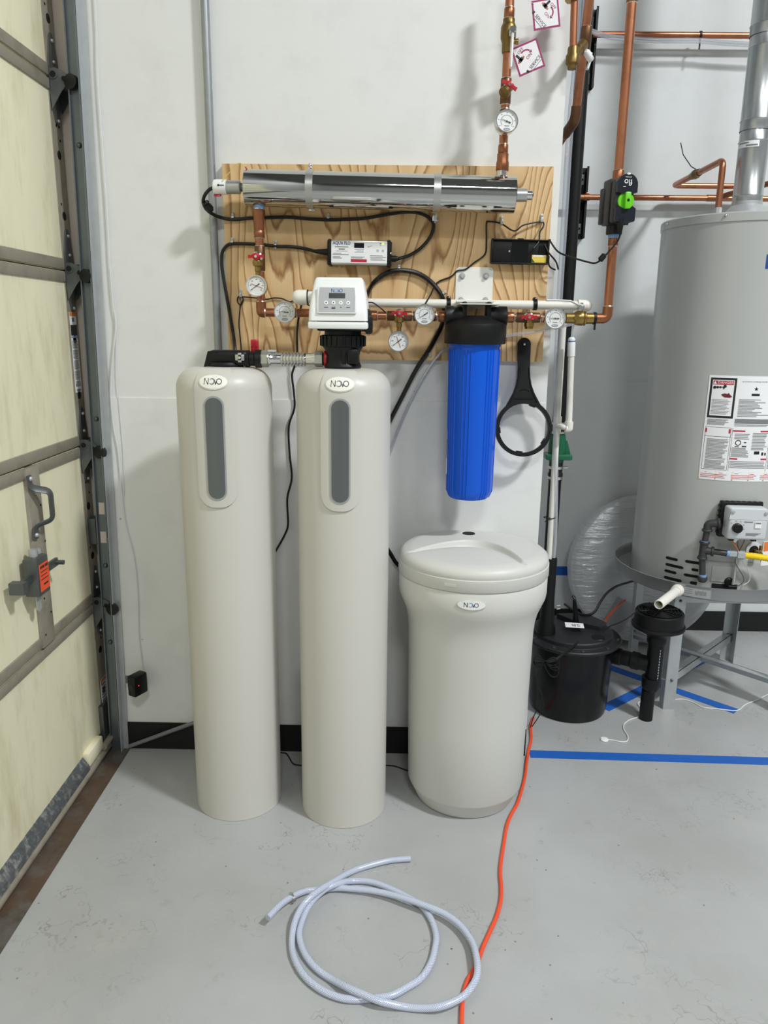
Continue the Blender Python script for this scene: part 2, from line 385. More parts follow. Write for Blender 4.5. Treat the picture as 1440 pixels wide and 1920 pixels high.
    def text(s, txt, size, mp, align='CENTER', w=0.0004, sx=1.0, spacing=1.0, bold=0.0):
        cu = bpy.data.curves.new('t', 'FONT'); cu.body = txt; cu.size = size; cu.align_x = align; cu.align_y = 'CENTER'; cu.space_character = spacing
        cu.resolution_u = 3; cu.offset = bold
        o = bpy.data.objects.new('t', cu); me = o.to_mesh()
        b = len(s.v); s.v += [Vector(mp(v.co.x*sx, v.co.y, w)) for v in me.vertices]
        s.f += [tuple(b+i for i in p.vertices) for p in me.polygons]
        o.to_mesh_clear(); bpy.data.objects.remove(o); bpy.data.curves.remove(cu); return s
ROOT = {}
def _place(o, parent, loc):
    if parent is None: o.location = loc; ROOT[o.name] = Vector(loc)
    else: o.parent = parent; ROOT[o.name] = ROOT[parent.name]
def thing(name, label, cat, loc, group=None, kind=None):
    o = bpy.data.objects.new(name, None); o.empty_display_size = 0.05; COL.objects.link(o)
    _place(o, None, loc); tag(o, label, cat, group, kind); return o
def tag(o, label, cat=None, group=None, kind=None):
    o['label'] = label
    if cat: o['category'] = cat
    if group: o['group'] = group
    if kind: o['kind'] = kind
    return o
SPLIT = {'face_plate', 'nut', 'label_field', 'label_frame', 'label_red', 'knuckle', 'pin_hole', 'bolt', 'button', 'vent_slot', 'wire_plug', 'cover_screw', 'cap_screw', 'lid_screw', 'leg_bolt', 'punched_hole', 'hose_clamp', 'control_fins', 'solder_joint', 'hanger', 'pipe_dope', 'rib', 'cap_ports', 'control_fin', 'wall_panel', 'label_heading', 'tray_rib'}
def build(g, name, material, parent=None, loc=None, smooth=True, angle=35, label=None):
    if name in SPLIT and parent is not None:
        fa = list(range(len(g.v)))
        def find(i):
            while fa[i] != i: fa[i] = fa[fa[i]]; i = fa[i]
            return i
        for f in g.f:
            a = find(f[0])
            for i in f[1:]: fa[find(i)] = a
        comps = {}
        for f in g.f: comps.setdefault(find(f[0]), []).append(f)
        if len(comps) > 1:
            first = None
            for fs_ in comps.values():
                h = G(); mp_ = {}
                for f in fs_:
                    for i in f:
                        if i not in mp_: mp_[i] = len(h.v); h.v.append(g.v[i])
                    h.f.append(tuple(mp_[i] for i in f))
                o = build1(h, name, material, parent, loc, smooth, angle, label); first = first or o
            return first
    return build1(g, name, material, parent, loc, smooth, angle, label)
def build1(g, name, material, parent=None, loc=None, smooth=True, angle=35, label=None):
    """one mesh object; vertices are given in world space"""
    if parent is not None: off = ROOT[parent.name]
    else:
        if loc is None:
            zs = min(v.z for v in g.v); xs = sum(v.x for v in g.v)/len(g.v); ys = sum(v.y for v in g.v)/len(g.v); loc = (xs, ys, zs)
        off = Vector(loc)
    me = bpy.data.meshes.new(name); me.from_pydata([tuple(v-off) for v in g.v], [], g.f); me.update()
    bm = bmesh.new(); bm.from_mesh(me); bmesh.ops.recalc_face_normals(bm, faces=bm.faces); bm.to_mesh(me); bm.free()
    me.materials.append(MATS[material])
    if smooth:
        me.polygons.foreach_set('use_smooth', [True]*len(me.polygons)); me.set_sharp_from_angle(angle=R_(angle))
    o = bpy.data.objects.new(name, me); COL.objects.link(o)
    _place(o, parent, off if parent is None else None)
    if label: o['label'] = label
    return o
def one(g, name, material, label, cat, group=None, kind=None, loc=None, smooth=True, angle=35):
    return tag(build(g, name, material, None, loc, smooth, angle), label, cat, group, kind)
def plane_map(M): return lambda u, v, w: M @ Vector((u, v, w))
def cyl_map(cx, cy, R): return lambda u, v, w: Vector((cx+(R+w)*math.sin(u/R), cy-(R+w)*math.cos(u/R), v))
def ell_cols(cu, cv, a, b, n=24):
    out = []
    for i in range(n+1):
        t = PI*i/n; u = -math.cos(t)*a; h = max(b*math.sin(t), 1e-4); out.append((cu+u, [cv-h, cv-h*0.34, cv+h*0.34, cv+h]))
    return out
def stad_cols(cu, v0, v1, a, n=16, rr=None, rows=8, top_round=True):
    """upright rounded bar, half width a, corner radius rr"""
    rr = a if rr is None else rr; out = []
    for i in range(n+1):
        u = -math.cos(PI*i/n)*a; e = max(0.0, abs(u)-(a-rr)); d = rr-math.sqrt(max(rr*rr-e*e, 0))
        lo = v0+d; hi = v1-(d if top_round else 0)
        out.append((cu+u, [lo+(hi-lo)*k/rows for k in range(rows+1)]))
    return out
def rect_cols(u0_, u1_, v0, v1, n=12): return [(u0_+(u1_-u0_)*i/n, [v0, v1]) for i in range(n+1)]
def novo(g_dark, g_light, mp, size, cu=0.0, cv=0.0, w=0.0006):
    """the wordmark: thin N, crescent ring, small v, thin O"""
    h = size; t = h*0.12
    def bar(g, p, q):
        d = Vector((q[0]-p[0], q[1]-p[1])); l = d.length; d.normalize(); nx, ny = -d.y*t/2, d.x*t/2; b = len(g.v)
        for a in (p, q):
            for sgn in (-1, 1): g.v.append(Vector(mp(cu+a[0]+sgn*nx, cv+a[1]+sgn*ny, w)))
        g.f.append((b, b+2, b+3, b+1))
    def arc(g, c, rr, th0, th1, a0, a1, n=24):
        b = len(g.v)
        for i in range(n+1):
            a = a0+(a1-a0)*i/n; k = i/n; th = th0+(th1-th0)*math.sin(PI*k)
            for q in (rr-th/2, rr+th/2): g.v.append(Vector(mp(cu+c[0]+q*math.cos(a), cv+c[1]+q*math.sin(a), w)))
            if i: g.f.append((b+2*i-2, b+2*i, b+2*i+1, b+2*i-1))
    y = h/2
    bar(g_dark, (-1.50*h, -y), (-1.50*h, y)); bar(g_dark, (-1.50*h, y), (-0.82*h, -y)); bar(g_dark, (-0.82*h, -y), (-0.82*h, y))
    arc(g_light, (-0.20*h, 0), 0.44*h, 0.05*h, 0.22*h, R_(-150), R_(150))
    bar(g_dark, (0.28*h, 0.20*h), (0.46*h, -y)); bar(g_dark, (0.46*h, -y), (0.64*h, 0.20*h))
    arc(g_dark, (1.02*h, 0), 0.42*h, t, t, 0, 2*PI, 28)
# ================================================================== the setting
Y0 = 2.47; Y1 = 3.69; XE = 0.486; XD = -1.04; PLY = 2.452; CEIL = 6.0
def slab(x0, x1, y0, y1, z0, z1, g=None, bev=0):
    g = g or G(); g.box(((x0+x1)/2, (y0+y1)/2, (z0+z1)/2), (x1-x0, y1-y0, z1-z0), None, bev); return g
SK = 'structure'
one(slab(-1.3, 8.0, -8.0, 3.9, -0.1, 0.0), 'floor', 'floor', 'grey painted concrete floor with scuffs and peeling paint', 'floor', kind=SK, loc=(0, 0, 0), smooth=False)
t = thing('wall_back', 'white painted drywall behind the tanks and plywood board', 'wall', (-.24, Y0, 0), kind=SK)
build(slab(-0.97, XE, Y0, 2.57, 1.268, CEIL), 'wall_panel', 'wall', t, smooth=False); build(slab(-0.97, XE, Y0-0.0035, 2.57, 0.0, 1.268), 'wall_panel', 'wall', t, smooth=False)
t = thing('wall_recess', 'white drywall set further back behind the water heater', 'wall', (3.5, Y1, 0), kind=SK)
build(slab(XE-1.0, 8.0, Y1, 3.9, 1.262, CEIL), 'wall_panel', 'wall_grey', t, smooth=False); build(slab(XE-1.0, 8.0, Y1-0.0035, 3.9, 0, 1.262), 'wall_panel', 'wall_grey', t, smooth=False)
one(slab(-1.3, -0.97, 2.53, 2.7, 0, CEIL), 'wall_jamb', 'jamb', 'pale jamb wall behind the garage door track', 'wall', kind=SK, smooth=False)
one(slab(8.0, 8.2, -8.0, 3.9, 0, CEIL), 'wall_right', 'far_wall', 'far right wall of the hall, outside the view', 'wall', kind=SK, smooth=False)
one(slab(-1.3, 8.0, -8.2, -8.0, 0, CEIL), 'wall_front', 'far_wall', 'wall of the hall behind the viewer', 'wall', kind=SK, smooth=False)
g = slab(-1.3, -1.1, -8.0, 2.56, 2.95, CEIL); slab(-1.3, -1.1, -8.0, -1.6, 0, 2.95, g)
one(g, 'wall_left', 'far_wall', 'side wall above and beside the garage door', 'wall', kind=SK, smooth=False)
one(slab(-1.3, 8.2, -8.2, 3.9, CEIL, CEIL+0.1), 'ceiling', 'ceiling', 'white ceiling high above the hall', 'ceiling', kind=SK, smooth=False)
one(slab(-0.965, XE, Y0-0.009, Y0-0.0036, 0.0, 0.104), 'baseboard_back', 'black_base', 'black rubber baseboard along the wall behind the tanks', 'baseboard', kind=SK, smooth=False)
one(slab(XE-0.9, 8.0, Y1-0.012, Y1-0.0036, 0.0, 0.104), 'baseboard_recess', 'black_base', 'black rubber baseboard along the wall behind the heater', 'baseboard', kind=SK, smooth=False)
one(slab(-1.12, -0.947, -2.0, 2.56, -0.02, 0.0012), 'trim_1', 'rust', 'rusty stained steel threshold strip under the garage door', 'threshold', kind=SK, smooth=False)
for i, q in enumerate(LAMPS):  # fixture bodies for the key lamp and both added, unseen fill lamps
    t = thing('key_and_fill_fixture', ['high-bay ceiling light nearest the tanks', 'added fill light behind the viewer on the garage door side', 'added fill light behind the viewer on the far side'][i], 'ceiling light', q[0], 'ceiling lights')
    build(slab(q[0][0]-q[1]/2-.04, q[0][0]+q[1]/2+.04, q[0][1]-q[2]/2-.04, q[0][1]+q[2]/2+.04, q[0][2], q[0][2]+.1), 'housing', 'white_paint', t)
    g = G()
    for sx in (-1, 1): g.cyl((q[0][0]+sx*q[1]*.4, q[0][1], q[0][2]+.1), (q[0][0]+sx*q[1]*.4, q[0][1], CEIL), .008)
    build(g, 'hanger', 'galv', t)
# ------------------------------------------------------------------ garage door
D = tag(thing('door_1', 'x', 'garage door', (XD, 0.6, 0.0)), 'cream sectional garage door with taupe rails and steel hinges', 'garage door', kind=SK)
ZJ = [0.075, 0.562, 1.108, 1.66, 2.205, 2.75]; YE = 2.447; YS = 2.517; YB = -1.5
for i in range(5):
    z0, z1 = ZJ[i], ZJ[i+1]
    if i == 2 or i != 1:
        build(slab(XD-0.045, XD, YB, YE, z0+0.002, z1-0.002), 'panel', 'cream', D, smooth=False)
    else:
        for (ya, yb) in ((YB, 2.075), (2.125, YE)):
            build(slab(XD-0.045, XD, ya, yb, z0+0.002, z1-0.002), 'panel', 'cream', D, smooth=False)
    build(slab(XD-0.02, XD+0.006, YB, YE+0.002, z1-0.034, z1-0.003, bev=0.003), 'rail', 'rail', D)
    if i: build(slab(XD-0.02, XD+0.006, YB, YE+0.002, z0+0.003, z0+0.036, bev=0.003), 'rail', 'rail', D)
    g = slab(XD-0.045, XD+0.003, YE, YS, z0+0.002, z1-0.002)
    st = build(g, 'stile', 'rail', D, smooth=False)
    g = G()
    for k, (dy, dz, rr) in enumerate([(0.035, 0.30, 0.013), (0.035, 0.62, 0.013), (0.02, 0.36, 0.004), (0.05, 0.70, 0.004), (0.03, 0.8, 0.004), (0.05, 0.8, 0.004), (0.03, 0.77, 0.004), (0.05, 0.77, 0.004)]):
        zz = z0+(z1-z0)*dz; g.cyl((XD+0.0025, YE+dy, zz), (XD+0.0038, YE+dy, zz), rr, n=14)
    build(g, 'punched_hole', 'hole', st)
# middle stile of the lock section
mst = build(slab(XD-0.03, XD+0.012, 2.062, 2.138, ZJ[1]+0.004, ZJ[2]-0.004, bev=0.002), 'stile', 'rail', D)
g = G()
for k in range(9): g.cyl((XD+0.0115, 2.08+0.04*(k % 2)+0.006*(k % 3), ZJ[1]+0.04+0.055*k), (XD+0.013, 2.08+0.04*(k % 2)+0.006*(k % 3), ZJ[1]+0.04+0.055*k), 0.0035, n=8)
build(g, 'punched_hole', 'hole', mst)
# hinges with rollers, one at every joint
def hinge(zj):
    yc = YE+0.036; x = XD+0.004
    M = Matrix(((0, 0, 1, x), (1, 0, 0, yc), (0, 1, 0, zj), (0, 0, 0, 1)))
    g = G()
    g.prism([(-.034, -.004), (-.030, .05), (-.014, .115), (-.006, .125), (.006, .125), (.014, .115), (.030, .05), (.034, -.004)], M, 0, .004)
    h = build(g, 'hinge', 'galv_dark', D, smooth=False)
    g = G(); g.prism([(-.034, .0), (-.032, -.06), (-.01, -.118), (0, -.124), (.012, -.115), (.030, -.06), (.034, .0)], M, 0, .005); build(g, 'lower_leaf', 'galv_dark', h, smooth=False)
    # side plates of the roller carrier stand square to the door
    for yy in (yc-.034, yc+.032):
        Mp = Matrix(((1, 0, 0, x), (0, 0, -1, yy), (0, 1, 0, zj), (0, 0, 0, 1))); g = G()
        g.prism([(.002, .022), (.020, .024), (.044, .016), (.057, .006), (.060, -.006), (.055, -.018), (.034, -.042), (.004, -.088)], Mp, -.0015, .0015); build(g, 'carrier_plate', 'galv_dark', h, smooth=False)
    g = G(); g.cyl((x+.015, yc-.038, zj+.006), (x+.015, yc+.034, zj+.006), .013, n=16); g.cyl((x+.046, yc-.037, zj-.006), (x+.046, yc+.034, zj-.006), .0115, n=16)
    build(g, 'knuckle', 'galv_dark', h)
    g = G(); g.cyl((x+.015, yc-.0395, zj+.006), (x+.015, yc-.0375, zj+.006), .0085, n=12); g.cyl((x+.046, yc-.0385, zj-.006), (x+.046, yc-.0365, zj-.006), .0072, n=12)
    build(g, 'pin_hole', 'hole', h)
    g = G()
    for dz in (.105, .048, -.112): g.ball((x+.005, yc, zj+dz), .0055, n=6)
    build(g, 'bolt', 'galv', h)
    g = G(); g.cyl((x+.046, yc+.02, zj-.006), (x+.068, yc+.036, zj-.010), .005); g.lathe([(.012, -.010), (.021, -.008), (.021, .006), (.012, .008)], frame((x+.070, 2.442, zj-.016), (1, 0, 0), (0.3, 1, 0)), 18)
    build(g, 'roller', 'black_rubber', h)
for zj in ZJ[1:5]: hinge(zj)
# bottom tread strip, rubber and end block
g = G(); M = Matrix(((1, 0, 0, 0), (0, 0, 1, YB), (0, 1, 0, 0), (0, 0, 0, 1)))
g.prism([(XD-.03, .078), (XD+.002, .078), (XD+.020, .052), (XD+.024, .034), (XD-.03, .03)], M, 0, 2.27-YB)
build(g, 'bottom_strip', 'tread', D, smooth=False)
g = G(); g.cyl((XD+.012, YB, .016), (XD+.012, 2.49, .016), .0158, n=16); build(g, 'bottom_seal', 'rail', D)
build(slab(XD-.01, XD+.022, 2.275, 2.40, .036, .088, bev=.008), 'end_block', 'cream', D)
build(slab(XD-.01, XD+.016, 2.43, YS, .03, .18, bev=.003), 'corner_bracket', 'galv_dark', D)
g = G(); g.cyl((XD+.024, 2.39, .045), (XD+.024, 2.50, .045), .012); build(g, 'cable_pin', 'rail', D)
# pull handle
def dp(px, py, out=0.0):
    d = ray(px, py); return EYE + d*((XD+out)/d.x)
h0, h1 = dp(44, 895), dp(56, 1003)
hx = XD+0.013
g = G()
pts = fillet([(hx+.002, h0.y, h0.z+.005), (hx+.004, h0.y, h0.z-.03), (hx+.045, h0.y+.03, h0.z-.045), (hx+.045, h0.y+.03, h1.z+.04), (hx+.004, h1.y, h1.z+.025), (hx+.002, h1.y, h1.z-.012)], .015)
g.tube(pts, .013, 10, flat=0.32)
hd = build(g, 'pull_handle', 'galv_dark', D)
g = G(); g.ball((hx+.006, h0.y, h0.z-.004), .007, n=6); g.ball((hx+.006, h1.y, h1.z+.0), .007, n=6); build(g, 'bolt', 'galv', hd)
# slide lock with orange sticker
lc = dp(66, 1078, .03)
lk = build(slab(XD+.013, XD+.055, lc.y-.035, lc.y+.035, lc.z-.055, lc.z+.055, bev=.005), 'slide_lock', 'galv_dark', D)
g = slab(XD+.03, XD+.038, lc.y-.11, lc.y+.13, lc.z-.012, lc.z+.012); slab(XD+.02, XD+.06, lc.y-.13, lc.y-.105, lc.z-.014, lc.z+.018, g); g.cyl((XD+.034, lc.y+.12, lc.z), (XD+.06, lc.y+.12, lc.z), .007)
build(g, 'lock_bolt', 'galv_dark', lk)
g = G(); g.cyl((XD+.03, lc.y+.0, lc.z+.055), (XD+.03, lc.y, lc.z+.075), .012); g.cyl((XD+.03, lc.y+.03, lc.z+.05), (XD+.03, lc.y+.03, lc.z+.068), .008)
g.prism([(-.014, -.055), (.014, -.055), (.012, -.1), (0, -.11), (-.012, -.1)], Matrix(((0, 0, 1, XD+.03), (1, 0, 0, lc.y), (0, 1, 0, lc.z), (0, 0, 0, 1))), 0, .004)
build(g, 'lock_lever', 'galv', lk)
stk = build(slab(XD+.055, XD+.0558, lc.y-.026, lc.y+.03, lc.z-.042, lc.z+.036), 'sticker', 'red_orange', lk, smooth=False, label='orange warning sticker')
Ms = Matrix(((0, 0, 1, XD+.0559), (1, 0, 0, lc.y+.002), (0, 1, 0, lc.z), (0, 0, 0, 1)))
g = G(); mp = plane_map(Ms)
for (a_, b_) in ((-.022, -.012), (-.010, .002), (.006, .024)): g.strip(mp, rect_cols(a_, b_, .0225, .0305, 1), 0, .0003)
for k in range(3):
    g.strip(mp, rect_cols(-.021, .021-.006*(k % 2), .012-.011*k, .0145-.011*k, 1), 0, .0003)
g.strip(mp, rect_cols(-.008, .018, -.027, -.022, 1), 0, .0003)
build(g, 'sticker_print', 'ink', lk, smooth=False)
# strike bracket at the stile
sp = dp(176, 996, .02); g = slab(XD+.003, XD+.03, YE+.015, YE+.065, sp.z-.045, sp.z+.045, bev=.003); build(g, 'strike_bracket', 'galv_dark', D)
build(slab(XD+.0302, XD+.031, YE+.045, YE+.053, sp.z-.022, sp.z+.022), 'strike_slot', 'hole', D, smooth=False)
# long warning label on the stile
z1 = dp(138, 585).z; z0 = dp(152, 734).z; ya, yb = YE+.010, YE+.058
lb = build(slab(XD+.003, XD+.0038, ya, yb, z0, z1), 'warning_label', 'paper', D, smooth=False, label='long white warning label with orange heading')
hh = z1-z0
build(slab(XD+.0038, XD+.0041, ya, yb, z1-.052*hh, z1), 'label_heading', 'print_orange', lb, smooth=False)
build(slab(XD+.0038, XD+.0041, ya, yb, z1-.29*hh, z1-.16*hh), 'label_block', 'ink', lb, smooth=False)
build(slab(XD+.0038, XD+.0041, ya, yb, z1-.32*hh, z1-.297*hh), 'label_band', 'print_blue', lb, smooth=False)
g = G(); Ml = Matrix(((0, 0, 1, XD+.0039), (1, 0, 0, (ya+yb)/2), (0, 1, 0, z0), (0, 0, 0, 1))); mp = plane_map(Ml)
for k in range(40):
    if k % 9 == 7: continue
    g.strip(mp, rect_cols(-.020, .020-.008*random.random(), hh*(.64-.0145*k), hh*(.648-.0145*k), 1), 0, .0003)
g.strip(mp, rect_cols(-.01, .008, hh*.88, hh*.93, 1), 0, .0003); g.strip(mp, rect_cols(-.016, .016, hh*.015, hh*.04, 1), 0, .0003)
build(g, 'label_print', 'ink_grey', lb, smooth=False)
zc = dp(193, 1300).z
lb2 = build(slab(XD+.003, XD+.0038, YE+.012, YE+.062, zc-.062, zc+.06), 'warning_label', 'paper', D, smooth=False, label='small white label near the floor')
build(slab(XD+.0038, XD+.0041, YE+.012, YE+.062, zc+.048, zc+.06), 'label_heading', 'print_orange', lb2, smooth=False)
g = G(); mp = plane_map(Matrix(((0, 0, 1, XD+.0039), (1, 0, 0, YE+.037), (0, 1, 0, zc), (0, 0, 0, 1))))
for k in range(7): g.strip(mp, rect_cols(-.02, .02-.01*random.random(), .036-.012*k, .041-.012*k, 1), 0, .0003)
build(g, 'label_print', 'ink_grey', lb2, smooth=False)
# ------------------------------------------------------------------ door track
t = thing('door_track', 'grey steel vertical track beside the garage door edge', 'door track', (-0.98, 2.45, 0.0))
build(slab(-0.991, -0.951, 2.452, 2.456, 0.0, 2.95), 'web', 'track', t, smooth=False)
build(slab(-0.992, -0.988, 2.442, 2.452, 0.06, 2.95), 'lip', 'track', t, smooth=False)
build(slab(-0.956, -0.952, 2.430, 2.452, 0.06, 2.95), 'lip', 'track', t, smooth=False)
build(slab(-0.951, -0.932, 2.458, 2.4645, 0.0, 2.95), 'wall_angle', 'galv', t, smooth=False)
build(slab(-0.9515, -0.9485, 2.434, 2.459, 0.0, 2.95), 'wall_angle', 'galv', t, smooth=False)
for zz in (2.02, 1.20, .70, .42):
    g = G(); g.ball((-.972, 2.45, zz), .008, n=8); build(g, 'bolt', 'galv_dark', t)
for zz in (.90, .80):
    build(slab(-.983, -.960, 2.4505, 2.4519, zz-.02, zz+.02), 'track_slot', 'jamb', t, smooth=False)
for zz in (2.05, 1.215):
    build(slab(-1.02, -.992, 2.515, 2.528, zz-.05, zz+.05), 'jamb_bracket', 'track', t, smooth=False)
t.rotation_euler = (0, 0.016, 0); t.location.x -= 0.021
# ------------------------------------------------------------------ door safety sensor and its wire
c = W(258, 1282, 2.40); t = thing('safety_sensor', 'small black door safety sensor with red light near the floor', 'sensor', (c.x, c.y, c.z-.04))
Mq = Matrix.Translation(c) @ Matrix.Rotation(R_(-28), 4, 'Z')
g = G(); g.box((0, 0, 0), (.036, .06, .075), Mq, .006); build(g, 'body', 'black', t)
g = G(); g.cyl(Mq @ Vector((.0, -.031, .0)), Mq @ Vector((0, -.028, 0)), .011); build(g, 'lens', 'black_gloss', t)
g = G(); g.ball(Mq @ Vector((.0175, -.012, .002)), .0019, n=6); build(g, 'indicator_light', 'led_red', t)
g = slab(-.935, c.x, 2.43, 2.433, c.z-.014, c.z+.014); build(g, 'bracket', 'track', t, smooth=False)
wpx = [(176, -40), (181, 60), (182, 120), (186, 190), (193, 290), (199, 370), (203, 440), (206, 500), (212, 570), (217, 610), (211, 680), (208, 740), (213, 800), (222, 850), (228, 920), (236, 985), (250, 1040), (258, 1110), (260, 1185), (264, 1225), (268, 1258)]
g = G(); g.tube(smooth_path([W(x, y, 2.462) for x, y in wpx], 5), .0022, 6)
one(g, 'sensor_wire', 'white_cord', 'thin white wire running down the wall beside the door track', 'wire')
wpx = [(206, 500), (210, 545), (215, 590), (216, 625), (216, 700), (219, 745), (223, 790), (228, 850), (230, 930)]
g = G(); g.tube(smooth_path([W(x+3, y, 2.464) for x, y in wpx], 5), .0012, 6)
one(g, 'sensor_wire', 'white_cord', 'second thin white wire hanging loose beside the first one', 'wire')
# grey strip leaning in the corner by the baseboard
g = G(); a, b = Wz(243, 1399, .012), W(372, 1352, 2.43); g.tube([a, b], .0075, 8)
one(g, 'plastic_tube', 'ink_grey', 'thin grey tube slanting across the black baseboard in the corner', 'tube')
# galvanised conduit on the wall
t = thing('conduit', 'galvanised steel conduit running up the wall left of the board', 'conduit', (W(400, 600, 2.455).x, 2.452, .0))
cx = W(394, 260, 2.452).x
g = G(); g.cyl((cx, 2.452, 0.35), (cx, 2.452, 3.6), .0122, n=20); build(g, 'tube', 'conduit', t)
for zz in (3.0, 0.5):
    g = G(); g.ring(Matrix.Translation((cx, 2.452, zz)), .0128, .002, 20, 6); g.box((cx+.03, 2.467, zz), (.03, .003, .018)); build(g, 'strap', 'galv', t)
# ================================================================== mineral tanks
def mineral_tank(cx, cy, R, H, label):
    t = thing('mineral_tank', label, 'water tank', (cx, cy, 0), 'tall mineral tanks')
    rs = .058; zs = H-rs
    pr = [(R, 0.001), (R, .03), (R, zs)]
    for i in range(1, 11):
        a = R_(9*i); pr.append((R-rs+rs*math.cos(a), zs+rs*math.sin(a)))
    pr.append((.03, H+.004))
    M = Matrix.Translation((cx, cy, 0))
    g = G(); g.lathe(pr, M, 72); build(g, 'jacket', 'tank', t, angle=40)
    def mp(u, v, w):
        a = u/R
        if v <= zs: q = R+w; z = v
        else:
            ph = min((v-zs)/rs, PI/2); q = R-rs+(rs+w)*math.cos(ph); z = zs+(rs+w)*math.sin(ph)
        return Vector((cx+q*math.sin(a), cy-q*math.cos(a), z))
    # raised faceplate, rounded below, running over the shoulder
    g = G(); zt = zs+rs*1.25; z0 = 1.005
    g.strip(mp, stad_cols(0, z0, zt, .0535, 24, .046, 40, False), -.001, .0045)
    fp = build(g, 'faceplate', 'tank', t, angle=50)
    g = G(); g.strip(mp, stad_cols(0, 1.026, 1.315, .027, 16, .027, 20), .004, .0062); rim = build(g, 'window_rim', 'panel_grey', t, angle=50)
    g = G(); g.strip(mp, stad_cols(0, 1.031, 1.31, .0225, 16, .0225, 20), .006, .0069); build(g, 'sight_window', 'grey_glass', rim, angle=50, label='long dark grey window')
    zc = 1.3515
    g = G(); g.strip(mp, ell_cols(0, zc, .0405, .021), .004, .0062); build(g, 'badge_rim', 'tank', t)
    g = G(); g.strip(mp, ell_cols(0, zc, .038, .0185), .006, .0068); bd = build(g, 'badge', 'badge', t, angle=50, label='oval white name badge')
    a, b = G(), G(); novo(a, b, lambda u, v, w: mp(u, v, w+.0072), .0158, 0, zc, .0)
    build(a, 'badge_lettering', 'ink', bd, smooth=False); build(b, 'badge_crescent', 'ink_grey', bd, smooth=False)
    return t
T1 = (-.493, 2.19); T2 = (-.149, 2.165); RT = .134; HT = 1.385
mineral_tank(T1[0], T1[1], RT+.001, HT, 'beige mineral tank nearest the garage door, under the black elbow')
mineral_tank(T2[0], T2[1], RT, HT, 'beige mineral tank in the middle, carrying the white control head')
# black elbow head on the first tank
Yh = T1[1]-.03
t = thing('tank_elbow', 'black plastic elbow with red lever on top of the tank nearest the garage door', 'pipe fitting', (T1[0], T1[1], HT))
zt = HT+.003
ce = W(420, 690, T1[1])
g = G(); g.lathe([(.052, zt), (.054, zt+.005), (.05, zt+.011), (.044, zt+.012)], Matrix.Translation((ce.x+.004, T1[1], 0)), 32); build(g, 'flange', 'black', t)
a = W(399, 672, Yh); b = W(486, 672, Yh)
g = G(); g.box(((a.x+b.x)/2-.022, T1[1]-.012, a.z+.002), (b.x-a.x-.02, .05, .042), None, .012, 3)
g.turn((b.x-.045, T1[1]-.012, a.z), (b.x+.004, T1[1]-.012, a.z), [(.021, 0), (.0235, .1), (.0235, .3), (.020, .34), (.020, .6), (.025, .66), (.025, 1)], 24)
g.prism([(-.055, -.03), (-.04, .02), (-.01, .02), (-.01, -.03)], face_frame((ce.x+.004, T1[1]-.012, a.z)), -.024, .024)
build(g, 'elbow_body', 'black', t)
q = W(447, 671, 2.13); g = G(); M = face_frame((q.x, T1[1]-.041, q.z)); g.box((0, 0, 0), (.026, .017, .006), M, .002); g.box((0, 0, .001), (.01, .026, .004), M, .001); cl = build(g, 'clip', 'brushed', t)
g = G(); g.cyl(M @ Vector((0, 0, .002)), M @ Vector((0, 0, .006)), .004, n=12); build(g, 'clip_screw', 'chrome', cl)
q = W(477, 650, T1[1]); g = G()
g.box((q.x, T1[1]+.005, q.z), (.023, .01, .04), None, .004)
for sx in (-1, 1): g.box((q.x+sx*.006, T1[1]-.002, q.z+.008), (.005, .006, .018), None, .002)
build(g, 'lever', 'red', t, label='red bypass lever')
# corrugated stainless connector
za = a.z; xa = b.x+.004; xb = W(606, 672, 2.17).x; yc0 = T1[1]-.012; yc1 = T2[1]
def fl(tt): return Vector((xa+(xb-xa)*tt, yc0+(yc1-yc0)*tt, za+(W(600, 673, 2.17).z-za)*tt))
t = thing('flexible_connector', 'corrugated stainless steel connector between the two tall tanks', 'hose', fl(.5))
def hexn(g, p0, p1, r): g.lathe([(r, 0), (r, (Vector(p1)-Vector(p0)).length)], frame(p0, (0, 0, 1), Vector(p1)-Vector(p0)), 6)
g = G(); hexn(g, fl(0), fl(.11), .0235); hexn(g, fl(.88), fl(1.0), .022); build(g, 'nut', 'brushed', t, angle=20)
pr = [(.0165, .10), (.0185, .13), (.0185, .16), (.0165, .17), (.0165, .31)]
for k in range(8):
    c0 = .32+.052*k; pr += [(.0155, c0), (.0205, c0+.016), (.0205, c0+.030), (.0155, c0+.046)]
pr += [(.0165, .74), (.0165, .86), (.019, .87), (.019, .9)]
g = G(); g.turn(fl(0), fl(1), pr, 28); build(g, 'bellows', 'chrome', t, angle=60)
g = G(); c = fl(.16); g.cyl(c+Vector((-.01, 0, .021)), c+Vector((.014, 0, .021)), .0045, n=10); build(g, 'clamp_screw', 'chrome', t)
